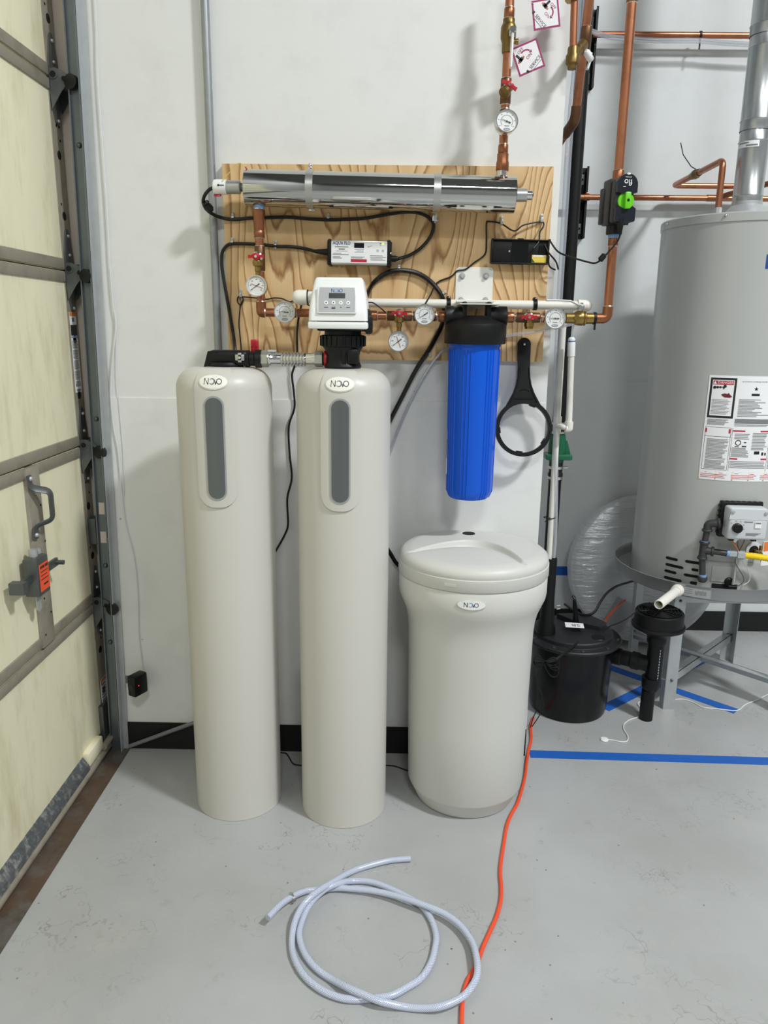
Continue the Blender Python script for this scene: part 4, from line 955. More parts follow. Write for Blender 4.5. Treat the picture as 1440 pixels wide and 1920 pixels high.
# zip tie beside the lever valve
g = G(); c = Vector((xq(1115), YP, zs_)); g.lathe([(RF+.001, -.004), (RF+.003, -.004), (RF+.003, .004), (RF+.001, .004), (RF+.001, -.004)], frame(c, (0, 0, 1), (1, 0, 0)), 20, False); g.box(c+Vector((.001, -.006, -.024)), (.006, .004, .02), None, .001)
one(g, 'zip_tie', 'black', 'black zip tie hanging below the copper pipe right of the lever valve', 'zip tie')
# top riser above the chamber outlet
YT = yu
def tp(x, y): return W(x, y, YT)
xt = tp(947, 200).x
T_ = lambda y: Vector((xt, YT, W(950, y, YT).z))
t = thing('copper_riser', 'copper pipe rising from the right end of the steel cylinder past two hanging tags', 'pipe', T_(318))
g = G(); g.turn(T_(321), T_(288), [(.0175, 0), (.0185, .05), (.0185, .45), (.0165, .6), (.0165, .97), (.015, 1)], 24); build(g, 'fitting', 'copper_fit', t)
pipe_piece(t, 'fit', T_(288), T_(272), .0145); pipe_piece(t, 'pipe', T_(272), T_(-60)); pipe_piece(t, 'tee', T_(252), T_(206), .0145); pipe_piece(t, 'tee', T_(196), T_(148), .0152)
pipe_piece(t, 'fit', T_(34), T_(16), .0145)
# ------------------------------------------------------------------ gauges
def gauge(px, py, Y, dpx, label, needle, needle2=None, kind='thermo', back=None, tilt=0, yaw=0):
    c = W(px, py, Y); R = dpx/2*S(px, py, Y); M = face_frame(c, tilt, 0, yaw)
    t = thing('dial_gauge', label, 'gauge', c-Vector((0, 0, R)), 'round dial gauges on the pipework')
    g = G(); g.lathe([(R*.35, -.03), (R*.9, -.026), (R*.97, -.02), (R*.97, .0)], M, 36); build(g, 'case', 'steel' if kind == 'thermo' else 'galv_dark', t)
    g = G(); g.lathe([(R*.99, -.006), (R, .003), (R*.98, .006), (R*.90, .006), (R*.87, .001)], M, 40, False); build(g, 'bezel', 'chrome', t)
    g = G(); g.lathe([(R*.9, .0002), (R*.9, .0012)], M, 36); dl = build(g, 'dial', 'dial', t)
    g = G(); mp = lambda u, v, w: M @ Vector((u, v, .0015+w))
    def arc(r0_, r1_, a0, a1, n=24):
        b = len(g.v)
        for i in range(n+1):
            a = R_(a0+(a1-a0)*i/n)
            for q in (r0_, r1_): g.v.append(mp(R*q*math.cos(a), R*q*math.sin(a), 0))
            if i: g.f.append((b+2*i-2, b+2*i, b+2*i+1, b+2*i-1))
    def bar(r0_, r1_, a, th):
        a = R_(a); d = Vector((math.cos(a), math.sin(a))); n_ = Vector((-d.y, d.x))*R*th; b = len(g.v)
        for q in (r0_, r1_):
            for s_ in (-1, 1): p = d*R*q+n_*s_; g.v.append(mp(p.x, p.y, 0))
        g.f.append((b, b+2, b+3, b+1))
    if kind == 'thermo':
        arc(.50, .535, -40, 220)
        for k in range(21): bar(.54, .58 if k % 4 else .62, -40+13*k, .008)
        for k in range(7):
            a = R_(-35+41*k); p = (R*.72*math.cos(a), R*.72*math.sin(a)); g.strip(mp, rect_cols(p[0]-R*.05, p[0]+R*.05, p[1]-R*.03, p[1]+R*.03, 1), 0, .0001)
        g.strip(mp, rect_cols(-R*.22, R*.22, -R*.40, -R*.34, 1), 0, .0001)
    else:
        arc(.78, .80, -45, 225)
        for k in range(31): bar(.70 if k % 5 == 0 else .74, .79, -45+9*k, .008)
        for k in range(7):
            a = R_(-40+43*k); p = (R*.58*math.cos(a), R*.58*math.sin(a)); g.strip(mp, rect_cols(p[0]-R*.08, p[0]+R*.08, p[1]-R*.035, p[1]+R*.035, 1), 0, .0001)
    build(g, 'scale', 'ink_grey', dl, smooth=False)
    if kind == 'thermo':
        g = G(); g.strip(mp, ell_cols(0, -R*.66, R*.30, R*.12, 14), 0, .0002); build(g, 'maker_oval', 'ink_grey', dl, smooth=False)
        g = G(); g.strip(lambda u, v, w: M @ Vector((u, v, .0017+w)), ell_cols(0, -R*.66, R*.24, R*.075, 14), 0, .0002); build(g, 'maker_band', 'ink_light', dl, smooth=False)
    g = G(); a = R_(needle); d = Vector((math.cos(a), math.sin(a))); n_ = Vector((-d.y, d.x)); l = .52 if kind == 'thermo' else .72
    g.prism([tuple(-d*R*.36+n_*R*.055), tuple(-d*R*.36-n_*R*.055), tuple(-d*R*.12-n_*R*.03), tuple(d*R*l-n_*R*.008), tuple(d*R*l+n_*R*.008), tuple(-d*R*.12+n_*R*.03)], M, .0028, .0034)
    g.cyl(M @ Vector((0, 0, .0015)), M @ Vector((0, 0, .0042)), R*.06, n=10)
    build(g, 'needle', 'ink', dl, smooth=False)
    if needle2 is not None:
        g = G(); a = R_(needle2); d = Vector((math.cos(a), math.sin(a))); n_ = Vector((-d.y, d.x))
        g.prism([tuple(-d*R*.55-n_*R*.02), tuple(d*R*.62-n_*R*.02), tuple(d*R*.62+n_*R*.02), tuple(-d*R*.55+n_*R*.02)], M, .0018, .0023); build(g, 'set_needle', 'print_red', dl, smooth=False)
    g = G(); g.lathe([(R*.89, .0050), (R*.89, .0056)], M, 32); build(g, 'lens', 'lens', t)
    if back is not None:
        g = G(); g.turn(c+Vector((0, .028, 0)), back, [(.009, 0), (.009, .3), (.012, .32), (.012, .8), (.009, 1)], 6); build(g, 'stem', 'brass', t, angle=20)
    return c, R
YG = YP-.055
gauge(534, 585, YG, 40, 'round thermometer on the copper pipe just left of the control head', 175, back=Vector((W(534, 585, YG).x, YP, zl)))
gauge(796, 590, YG, 39, 'round thermometer on the copper pipe just left of the blue filter', 212, back=Vector((W(796, 590, YG).x, YP, zr)))
gauge(1041, 597, YG, 40, 'round thermometer on the copper pipe beside the brass lever valve', 178, back=Vector((W(1041, 597, YG).x, YP, zs_)))
gauge(950, 228, YG, 43, 'round thermometer high on the copper riser above the board', 160, back=Vector((xt, YT, W(950, 228, YT).z)), tilt=R_(-8), yaw=R_(6))
YV = YP-.052
gauge(481, 536, YV, 39.5, 'pressure gauge hanging from the red valve left of the control head', 215, -20, 'press')
gauge(747, 640, YV, 38.5, 'pressure gauge hanging from the red valve right of the control head', 217, -70, 'press')
# ------------------------------------------------------------------ small drain valves with red wing handles
def wing(g, M, s=1.0):
    g.lathe([(.0105*s, -.004), (.0105*s, .004), (.006*s, .006)], M, 20)
    for sx in (-1, 1):
        g.prism([(sx*.006*s, -.005*s), (sx*.012*s, -.003*s), (sx*.023*s, -.0045*s), (sx*.023*s, .0055*s), (sx*.014*s, .0045*s), (sx*.006*s, .009*s)], M, -.003, .003)
def drain_valve(px, py, bottom, Y, pc, label, roll=0, gx=None, cap=False):
    c = W(px, py, Y); t = thing('drain_valve', label, 'valve', W(px, bottom, Y), 'small drain valves with red wing handles')
    g = G(); g.turn(pc, c+Vector((0, .012, 0)), [(.012, 0), (.014, .2), (.014, .5), (.0155, .55), (.0155, .9), (.011, 1)], 20); build(g, 'branch', 'chrome', t)
    xg = W(gx or px, bottom, Y).x; zb = W(px, bottom, Y).z
    g = G(); top = Vector((xg, Y+.014, c.z-.006)); bot = Vector((xg, Y+.014, zb))
    pr = [(.011, 0), (.011, .3), (.0145, .34), (.0145, .75), (.012, .8), (.012, 1)] if cap else [(.008, 0), (.014, .08), (.0155, .22), (.0135, .40), (.0085, .44), (.0085, .72), (.007, .74), (.007, 1)]
    g.turn(top, bot, pr, 18); build(g, 'outlet', 'brass', t)
    M = face_frame(c, 0, roll); g = G(); wing(g, M); hd_ = build(g, 'wing_handle', 'red', t, label='red wing handle')
    g = G(); g.cyl(M @ Vector((0, 0, .005)), M @ Vector((0, 0, .0085)), .0038, n=12); build(g, 'handle_screw', 'chrome', hd_)
YD = YP-.048
drain_valve(480, 481, 517, YD, Vector((xr, YP, zc_(482))), 'brass drain valve with red handle on the left copper riser', R_(2), 482)
drain_valve(749, 588, 622, YD, Vector((xq(749), YP, zr)), 'brass drain valve with red handle right of the control head', R_(-3), 748)
drain_valve(992, 595, 617, YD, Vector((xq(992), YP, zs_)), 'brass drain valve with red handle right of the blue filter', R_(2), 993, True)
c = W(955, 160, YT-.045); t = thing('drain_valve', 'brass drain valve with tilted red handle high on the riser above the board', 'valve', W(945, 185, YT-.04), 'small drain valves with red wing handles')
g = G(); g.turn((xt, YT, c.z), c+Vector((0, .012, 0)), [(.012, 0), (.014, .3), (.0145, .9), (.011, 1)], 20); build(g, 'branch', 'chrome', t)
g = G(); q = W(944, 175, YT-.05); g.turn(c+Vector((0, .012, -.004)), q, [(.010, 0), (.011, .5), (.0155, .55), (.0155, .95), (.013, 1)], 20); build(g, 'outlet', 'brass_dark', t)
M = face_frame(c, 0, R_(-28)); g = G(); wing(g, M, 1.0); hd_ = build(g, 'wing_handle', 'red', t, label='red wing handle')
g = G(); g.cyl(M @ Vector((0, 0, .005)), M @ Vector((0, 0, .0085)), .0038, n=12); build(g, 'handle_screw', 'chrome', hd_)
# ball valve with white lever on the top riser
t = thing('ball_valve', 'dark brass ball valve with white lever on the riser above the board', 'valve', T_(100))
g = G(); g.turn(T_(100), T_(36), [(.0155, 0), (.0165, .05), (.0165, .3), (.019, .36), (.0215, .45), (.0215, .75), (.018, .85), (.0165, .88), (.0165, 1)], 24); build(g, 'body', 'brass_dark', t)
c = W(960, 58, YT-.03); g = G(); g.cyl((c.x-.004, YT-.01, c.z), (c.x, YT-.045, c.z), .008, n=14); g.lathe([(.0095, 0), (.0095, .006)], frame((c.x, YT-.036, c.z), (1, 0, 0), (0, -1, 0)), 6); g.box((c.x, YT-.04, c.z-.006), (.016, .003, .022), None, .001); build(g, 'stem', 'chrome', t)
la, lb_ = W(961, 64, YT-.042), W(957.5, 127, YT-.055)
g = G(); g.tube([la, la.lerp(lb_, .2), la.lerp(lb_, .8), lb_], .0095, 14, radii=[.0075, .0095, .0092, .007], flat=.45); lv = build(g, 'lever', 'white_plastic', t)
g = G(); a0, a1 = la.lerp(lb_, .28)+Vector((0, -.0062, 0)), la.lerp(lb_, .82)+Vector((0, -.0062, 0)); Mx = frame(a0, (0, -1, 0), a1-a0)
for k in range(2): p0 = a0+Vector((-.0022+.0044*k, .0012, 0)); p1 = a1+Vector((-.0022+.0044*k, .0012, 0)); g.tube([p0, p1], .0009, 4)
build(g, 'lever_print', 'print_blue', lv, smooth=False)
g = G(); c = W(972, 78, YT-.01); g.turn((xt+.012, YT-.008, c.z), c, [(.006, 0), (.006, .5), (.008, .55), (.008, 1)], 12); build(g, 'side_tap', 'brass', t)
# brass lever valve at the right end of the run
t = thing('lever_valve', 'brass ball valve with long white lever at the right end of the run', 'valve', (xq(1087), YP, zs_-.02))
g = G(); g.turn((xq(1060), YP, zs_), (xq(1113), YP, zs_), [(.0145, 0), (.0165, .02), (.0165, .30), (.0205, .36), (.0225, .5), (.0225, .6), (.0205, .64), (.0225, .66), (.0225, .70), (.017, .74), (.0165, 1)], 26); g.cyl((xq(1078), YP-.01, zs_), (xq(1078), YP-.026, zs_), .0075, n=14); build(g, 'body', 'brass', t)
xs = xq(1088); g = G(); g.cyl((xs, YP, zs_+.015), (xs, YP, zs_+.045), .007, n=12); g.lathe([(.0115, 0), (.0115, .008)], frame((xs, YP, zs_+.026), (1, 0, 0), (0, 0, 1)), 6); g.box((xs-.004, YP, zs_+.036), (.03, .014, .0025), None, .001); build(g, 'stem', 'chrome', t, angle=20)
zl0 = zs_+.038; za_ = W(1050, 564, YP).z
g = G(); g.tube([Vector((xs+.002, YP-.002, zl0)), Vector((xq(1080), YP-.004, zl0+.002)), Vector((xq(1072), YP-.006, za_-.004)), Vector((xq(1066), YP-.008, za_)), Vector((xq(1040), YP-.012, za_+.001)), Vector((xq(1021), YP-.014, za_+.0005))], .009, 12, flat=.30); build(g, 'lever', 'white_plastic', t)
# ================================================================== white drain pipe across the board
YW = 2.418
t = thing('drain_pipe', 'white PVC drain pipe running across the board behind the filter bracket', 'pipe', W(880, 580, YW))
a, b = W(596, 566.5, YW), W(1086, 573, YW)
g = G(); g.cyl(a, b, .0133, n=24); build(g, 'pipe', 'pvc', t)
e = W(1099, 573.3, YW); pv = W(1057, 595, 2.80)
e2 = Vector((e.x, e.y, e.z))
g = G(); g.tube(fillet([b-Vector((.005, 0, 0)), e+Vector((.004, 0, 0)), (e.x+.004, YW+.06, e.z)], .022, 8), .0178, 22); g.ball(e+Vector((.0, -.0, 0)), .0178, n=10); build(g, 'elbow', 'pvc', t)
g = G(); g.tube(fillet([(e.x+.004, YW+.05, e.z), (e.x+.004, 2.62, e.z), (pv.x, 2.80, e.z-.02), (pv.x, 2.80, e.z-.15)], .05, 8), .0115, 18); build(g, 'back_pipe', 'pvc', t)
for px_ in (841, 1003):
    c = a.lerp(b, (W(px_, 570, YW).x-a.x)/(b.x-a.x)); g = G()
    g.lathe([(.0136, -.006), (.0158, -.006), (.0158, .006), (.0136, .006)], frame(c, (0, 0, 1), (1, 0, 0)), 24); g.box(c+Vector((0, .004, .016)), (.012, .026, .014), None, .003)
    st = build(g, 'pipe_strap', 'black', t); g = G(); g.ball(c+Vector((.001, -.009, .019)), .003, n=6); build(g, 'strap_screw', 'chrome', st)
# vertical stand pipe dropping to the sump
YS_ = 2.80
p0, p1 = W(1056, 605, YS_), W(1029, 1056, 2.80)
t = thing('stand_pipe', 'white PVC stand pipe with tee dropping into the black sump inlet', 'pipe', p1)
g = G(); g.cyl(p0, p1, .0115, n=20); build(g, 'pipe', 'pvc', t)
ta, tb = p0.lerp(p1, (773-605)/(1056-605)), p0.lerp(p1, (805-605)/(1056-605))
g = G(); g.cyl(ta, tb, .0150, n=20); te = build(g, 'tee', 'pvc', t)
tm = ta.lerp(tb, .5); q = W(1067, 793, YS_-.05)
g = G(); g.cyl(tm, tm+Vector((.004, -.03, 0)), .0105, n=18); g.tube(fillet([tm+Vector((.004, -.028, 0)), tm+Vector((.012, -.05, 0)), Vector((q.x, q.y, tm.z-.004))], .012, 6), .0105, 16); build(g, 'branch', 'pvc', t)
g = G(); top = W(1071, 668, YS_-.05); g.tube(fillet([Vector((q.x-.012, q.y, tm.z-.004)), Vector((q.x, q.y, tm.z-.006)), Vector((q.x, q.y, tm.z+.02))], .012, 6), .0155, 18); g.ball((q.x, q.y, tm.z-.004), .0155, n=9); build(g, 'elbow', 'pvc', t)
g = G(); g.cyl((q.x, q.y, tm.z+.01), top, .0112, n=18); build(g, 'side_pipe', 'pvc', t)
g = G(); tt = W(1072, 632, YS_-.05); g.turn(top, tt, [(.0135, 0), (.0135, .7), (.0125, .74), (.0125, .9), (.007, 1)], 18); cp = build(g, 'coupling', 'white_plastic', t)
g = G(); m0 = top.lerp(tt, .76); m1 = top.lerp(tt, .81); g.cyl(m0, m1, .0130, n=18); build(g, 'coupling_band', 'ink_blue', cp)
cable('drain_tube', [(1072, 634, YS_-.05), (1074, 615, 2.74), (1078, 606, 2.70), (1086, 600, 2.62), (1100, 594, 2.55)], 2.7, .0042, 'clear_tube', 'short clear tube entering the white coupling under the lever valve', 'tube')
cable('drain_tube', [(1095, 600, 2.50), (1070, 608, 2.43), (1029, 617.5, 2.42), (982, 625, 2.44), (948, 630, 2.445), (900, 640, 2.4465), (840, 653, 2.4465), (820, 669, 2.4465), (800, 697, 2.455), (776, 740, 2.458), (745, 810, 2.458), (720, 880, 2.458)], 2.43, .0052, 'clear_tube', 'clear tube passing behind the blue filter and down to the left', 'tube')
g = G(); c = W(1026, 970, YS_); g.ring(frame(c, (1, 0, 0), p0-p1), .0128, .0017, 24, 6); g.tube([W(1024, 976, YS_-.013), W(1031, 973.5, YS_-.016), W(1041, 971, YS_-.01), W(1043, 969, YS_-.0)], .0018, 6); g.tube([W(1024, 976, YS_-.013), W(1021.5, 979, YS_-.014)], .0016, 6)
one(g, 'zip_tie', 'black', 'black zip tie around the white stand pipe above the sump', 'zip tie')
# ================================================================== blue cartridge filter
YF = 2.345
fx = W(891, 620, YF).x
t = thing('filter_housing', 'large blue cartridge filter with black cap hanging from a white bracket', 'water filter', (fx, YF, W(878, 937, YF).z))
zb = W(893, 645, YF).z; zt_ = W(893, 605, YF).z; ztop = W(893, 580, YF).z
M = Matrix.Translation((fx, YF, 0)); k_ = S(892, 625, YF)
rc = 57.5*k_
g = G(); g.lathe([(rc*.9, zb), (rc*.985, zb+.001), (rc, zb+.004), (rc, zt_-.010), (rc*.985, zt_-.004), (rc*.93, zt_), (rc*.6, zt_+.012), (rc*.5, zt_+.020)], M, 56)
cap = build(g, 'cap', 'black', t)
g = G()
for sx in (-1, 1): g.turn((fx+sx*rc*.35, YF, zr), (fx+sx*rc*1.0, YF, zr), [(.029, 0), (.029, .55), (.031, .6), (.031, .97), (.027, 1)], 28)
for sx in (-1, 1): g.box((fx+sx*.036, YF, ztop-.006), (.014, .06, .055), None, .004)
build(g, 'cap_ports', 'black', cap)
ze = W(879, 932, YF).z; r1 = 48*k_; r2 = 43.2*k_*1.0
g = G(); g.lathe([(r1*1.02, zb+.001), (r1*1.02, zb-.006), (r1*.98, zb-.009), (r2*1.02, ze+.028), (r2, ze+.022), (r2*.95, ze+.014), (r2*.90, ze+.006), (r2*.84, ze+.001), (r2*.6, ze-.002), (.001, ze)], M, 64, False)
sump = build(g, 'bowl', 'blue_filter', t, angle=30)
for cl in (R_(-150), R_(-110), R_(-54), R_(-2), R_(50), R_(110), R_(180)):
    g = G()
    for j in (-1, 0, 1):
        a = cl+j*R_(8.5)
        for (rb, z_) in ((1, 1),):
            p_t = Vector((fx+r1*.98*math.cos(a), YF+r1*.98*math.sin(a), zb-.016)); p_b = Vector((fx+r2*1.015*math.cos(a), YF+r2*1.015*math.sin(a), ze+.024)); p_e = Vector((fx+r2*.88*math.cos(a), YF+r2*.88*math.sin(a), ze+.004))
            g.tube([p_t, p_b, p_e], .0028, 6)
    build(g, 'rib', 'blue_filter', sump, angle=30)
g = G(); mpf = cyl_map(fx, YF, r1*.93); u0_, v0_ = -r1*1.32, W(850, 870, YF).z; g.strip(mpf, rect_cols(u0_-.02, u0_, v0_-.03, v0_+.11, 4), -.004, .003); st = build(g, 'sticker', 'paper', t)
g = G(); g.strip(mpf, rect_cols(u0_-.018, u0_-.004, v0_+.02, v0_+.08, 4), .0025, .0034); build(g, 'sticker_print', 'ink', st, smooth=False)
# bracket
zt2 = W(888, 501, PLY).z; zh = W(890, 572, YF).z; xa_, xb_ = W(854, 540, PLY).x, W(923.5, 540, PLY).x
g = G(); rr = .011; w2 = (xb_-xa_)/2; cxx = (xa_+xb_)/2; pts = []
for (sx, a0) in ((1, 0), (-1, 90)):
    for j in range(7): a = R_(a0+15*j); pts.append((cxx+sx*(w2-rr)+rr*math.cos(a), zt2-rr+rr*math.sin(a)))
pts += [(xa_, zh), (xb_, zh)]
Mv = Matrix(((1, 0, 0, 0), (0, 0, -1, PLY), (0, 1, 0, 0), (0, 0, 0, 1)))
g.prism(pts, Mv, .0005, .0035)
g.box((cxx+.004, (PLY+YF-.05)/2, zh+.0015), (.118, PLY-YF+.05, .003), None, .001); g.box((cxx-.0, YF-.05, zh+.010), (.10, .003, .003))
g.box((cxx, PLY-.03, zh+.012), (xb_-xa_, .06, .003))
br_ = build(g, 'bracket', 'white_paint', t, smooth=False)
for (x, y) in ((866.5, 517.5), (911, 518), (864, 563), (910, 563)):
    p = W(x, y, PLY-.004); g = G(); g.lathe([(.0095, 0), (.0095, .002)], frame(p, (1, 0, 0), (0, -1, 0)), 20); g.lathe([(.0068, .002), (.0068, .007), (.005, .0085)], frame(p, (1, 0, 0), (0, -1, 0)), 6); build(g, 'bolt', 'galv', br_, angle=25)
for sx in (-1, 1):
    g = G(); g.lathe([(.007, 0), (.007, .005)], frame((cxx+sx*.036, YF-.02, zh+.003), (1, 0, 0), (0, 0, 1)), 6); build(g, 'bolt', 'galv', br_, angle=25)
# ================================================================== filter wrench
yw = 2.415
c_top = W(986, 645, yw); ctr = W(981, 803, yw); k_ = S(983, 740, yw)
t = thing('filter_wrench', 'black plastic filter wrench hanging by its handle right of the blue filter', 'wrench', ctr-Vector((0, 0, .09)))
tl_ = math.atan2(.035, (c_top.z-ctr.z))
M = face_frame(ctr, -tl_)           # ring leans a little off the wall
M = Matrix.Translation((0, .0, 0)) @ M
ro, ri = 53.5*k_, 46*k_
g = G(); n = 64; vs_ = []; fs_ = []
for (q, z) in ((ri, -.009), (ro, -.009), (ro, .009), (ri, .009)):
    for i in range(n): vs_.append((q*math.cos(2*PI*i/n), q*math.sin(2*PI*i/n), z))
for k in range(4):
    for i in range(n): fs_.append((k*n+i, k*n+(i+1) % n, ((k+1) % 4)*n+(i+1) % n, ((k+1) % 4)*n+i))
g.add(vs_, fs_, M)
for a in (70, 185, 262, 328): aa = R_(a); g.box((0, 0, 0), (.007, .020, .016), M @ Matrix.Rotation(aa, 4, 'Z') @ Matrix.Translation((ri-.001, 0, 0)), .001)
build(g, 'ring', 'black', t, angle=40)
L_ = (c_top-ctr).length; off = (c_top.x-ctr.x)
hw = 12.2*k_
def side(s_):
    return [(s_*w_*k_+off*max(0, (803-y_)/158), (803-y_)*k_) for (y_, w_) in ((645, 12.2), (690, 11), (708, 12), (722, 14.5), (737, 20), (750, 27), (767, 36.5), (780, 44.5))]
out = [(off+hw*math.cos(R_(a)), L_+hw*math.sin(R_(a))) for a in range(180, -1, -20)]
poly = side(-1)[::-1]+out[1:-1]+side(1)
inner = [(ri*1.03*math.cos(R_(a)), ri*1.03*math.sin(R_(a))) for a in (33, 48, 62, 76, 90, 104, 118, 132, 147)]
poly = poly+inner
g = G(); g.prism(poly, M, -.007, .006); hd_ = build(g, 'handle', 'black', t, smooth=False)
g = G(); lft = side(-1); rgt = side(1)
g.tube([M @ Vector((p[0]*.86+off*.1, p[1], .007)) for p in lft[1:7]], .0022, 6); g.tube([M @ Vector((p[0]*.86+off*.1, p[1], .007)) for p in rgt[1:7]], .0022, 6)
g.tube([M @ Vector((-hw*1.5+off*.5, L_-.17, .006)), M @ Vector((hw*1.5+off*.5, L_-.17, .006))], .0018, 6); g.tube([M @ Vector((x_, ro+.012+.02*(1-(x_/.03)**2), .006)) for x_ in (-.015, -.008, 0, .008, .015)], .0018, 6)
build(g, 'handle_rib', 'black', hd_)
g = G(); pq = M @ Vector((off, L_-.0, .007)); g.ball(pq, .0045, n=7); g.cyl(pq, (pq.x, PLY, pq.z), .0028, n=8); build(g, 'screw', 'chrome', t)
# ================================================================== black tray with sticker
yt_ = 2.424; M = face_frame(W(975, 472, yt_), 0, R_(-.7)); k_ = S(975, 472, yt_)
t = thing('cable_tray', 'open black plastic battery tray screwed to the right side of the board', 'tray', W(975, 494, yt_))
w_, h_ = 106*k_, 42*k_
g = G(); g.box((0, 0, -.0155), (w_, h_, .022), M, .003)
for (cx_, cy_, sx, sy) in ((0, h_/2, w_, .004), (0, -h_/2, w_, .004), (-w_/2, 0, .004, h_), (w_/2, 0, .005, h_)): g.box((cx_, cy_, -.008), (sx, sy, .022), M, .001)
g.box((.0, h_/2+.002, -.004), (.018, .005, .014), M, .001); g.box((-.008, -h_/2-.001, -.004), (.04, .005, .012), M, .001); g.box((w_/2+.001, h_/2+.001, -.003), (.007, .006, .014), M, .001); g.box((-w_/2+.001, h_/2, -.004), (.005, .006, .014), M, .001)
build(g, 'tray', 'black', t)
g = G(); g.box((.0, 0, -.0045), (.05, h_*.9, .002), M); g.box((w_*.40, .008, -.004), (.022, .026, .004), M, .001); build(g, 'tray_rib', 'black_gloss', t, smooth=False)
g = G(); q = M @ Vector((-.032, .001, -.004)); g.ball(q, .004, n=7); build(g, 'screw', 'chrome', t)
mq = plane_map(M); g = G(); g.strip(mq, rect_cols(.039, .083, -.036+.0, -.008, 1) if False else rect_cols(.0375, .0815, -.0300, -.0080, 1), -.006, -.0035); stt = build(g, 'sticker', 'yellow_wire', t, smooth=False, label='torn yellow and white sticker')
g = G(); g.strip(mq, rect_cols(.041, .078, -.0125, -.0082, 1), -.0036, -.0032); build(g, 'sticker_paper', 'paper', stt, smooth=False)
g = G(); g.prism([(.0378, -.029), (.0378, -.018), (.047, -.029)], M, -.0036, -.0031); build(g, 'sticker_corner', 'green', stt, smooth=False)
# ================================================================== shutoff device with green knob
yd = YP-.045
ce = W(1165, 378, YP-.03)
Mr = Matrix.Translation(Vector((xR+.004, YP, W(1160, 378, YP).z))) @ Matrix.Rotation(R_(9), 4, 'Z')
t = thing('shutoff_device', 'black smart water shutoff with lime green knob on the right copper riser', 'valve', (xR, YP, zR(440)))
Mf = Mr @ Matrix(((1, 0, 0, 0), (0, 0, -1, 0), (0, 1, 0, 0), (0, 0, 0, 1)))
g = G(); g.box((-.006, -.004, -.002), (.062, .125, .05), Mf, .006); g.box((-.012, -.012, -.026), (.06, .10, .02), Mf, .004); build(g, 'rear_shell', 'charcoal', t)
g = G(); g.box((-.003, -.005, .034), (.060, .118, .030), Mf, .007); build(g, 'front_shell', 'charcoal', t)
g = G(); g.box((-.0035, -.005, .0215), (.0625, .123, .003), Mf, .001); build(g, 'seam', 'black', t)
def face_poly(z0_, z1_, top):
    if top: return [(.030*math.cos(R_(a)), .036+.030*math.sin(R_(a))) for a in range(0, 181, 12)]+[(-.030, .016), (-.014, .012), (.014, .012), (.030, .016)]
    return [(-.030, -.026), (-.020, -.020), (-.010, -.026), (.010, -.026), (.020, -.020), (.030, -.026), (.030, -.058), (.026, -.062), (-.026, -.062), (-.030, -.058)]
g = G(); g.prism(face_poly(0, 0, True), Mf, .046, .060); g.prism(face_poly(0, 0, False), Mf, .046, .058); fc = build(g, 'face_plate', 'navy', t, smooth=False)
mp = plane_map(Mf @ Matrix.Translation((0, .043, .0604)) @ Matrix.Rotation(PI, 4, 'Z'))
g = G(); g.text('flo', .024, mp, w=0); g.strip(mp, rect_cols(.006, .014, .0115, .0125, 1), 0, .0002); g.text('BY MOEN', .0042, lambda u, v, w: mp(u, v-.0135, w), w=0); build(g, 'face_lettering', 'white_plastic', fc, smooth=False)
g = G(); g.cyl(Mf @ Vector((0, -.006, .046)), Mf @ Vector((0, -.006, .056)), .0235, n=32); kb = build(g, 'knob', 'lime', t)
g = G(); g.box((.001, -.006, .062), (.017, .045, .014), Mf, .003); kg = build(g, 'knob_grip', 'lime', kb)
g = G(); g.cyl(Mf @ Vector((.001, -.006, .069)), Mf @ Vector((.001, -.006, .0695)), .0042, n=14); build(g, 'knob_dot', 'black', kg)
g = G(); g.turn((xR, YP, zR(440)), (xR, YP, zR(420)), [(.0225, 0), (.0235, .1), (.0235, .9), (.021, 1)], 10); build(g, 'collar', 'black', t, angle=20)
g = G(); g.turn(W(1163, 440, 2.318), W(1163, 410, 2.318), [(.004, 0), (.006, .25), (.0085, .5), (.0085, 1)], 12); build(g, 'cable_boot', 'black', t)
g = G(); c = Mf @ Vector((0, .0645, .0602)); g.ball(c, .003, n=6, sc=(2, 1, 1)); build(g, 'status_light', 'white_plastic', t)
# ================================================================== water heater
HX, HY, HR = 1.315, 3.08, .297
HZ0, HZ1 = .511, 1.905
def HP(px, py, out=0.0):
    R = HR+out; u, z = CYL(px, py, HX, HY, R); a = u/R
    return Vector((HX+R*math.sin(a), HY-R*math.cos(a), z))
def HF(px, py, out=0.0):
    u, z = CYL(px, py, HX, HY, HR+out); a = u/(HR+out); n_ = Vector((math.sin(a), -math.cos(a), 0))
    x = Vector((math.cos(a), math.sin(a), 0)); M = Matrix((x, Vector((0, 0, 1)), n_)).transposed().to_4x4()
    M.translation = Vector((HX, HY, z))+n_*(HR+out); return M
hm = cyl_map(HX, HY, HR)
H = thing('water_heater', 'tall grey gas water heater standing in a drip pan on a steel stand', 'water heater', (HX, HY, HZ0))
M = Matrix.Translation((HX, HY, 0))
g = G(); g.lathe([(HR-.004, HZ0), (HR, HZ0+.004), (HR, HZ1-.032)], M, 96); build(g, 'jacket', 'heater', H)
g = G(); g.lathe([(HR+.001, HZ1-.032), (HR+.0035, HZ1-.031), (HR+.0035, HZ1-.004), (HR, HZ1), (.02, HZ1+.012)], M, 96); tp_ = build(g, 'top_cap', 'heater', H)
g = G()
for (x, y) in ((1251, 420), (1361, 404)): g.ball(HP(x, y, .004), .0055, n=7)
build(g, 'cap_screw', 'chrome', tp_)
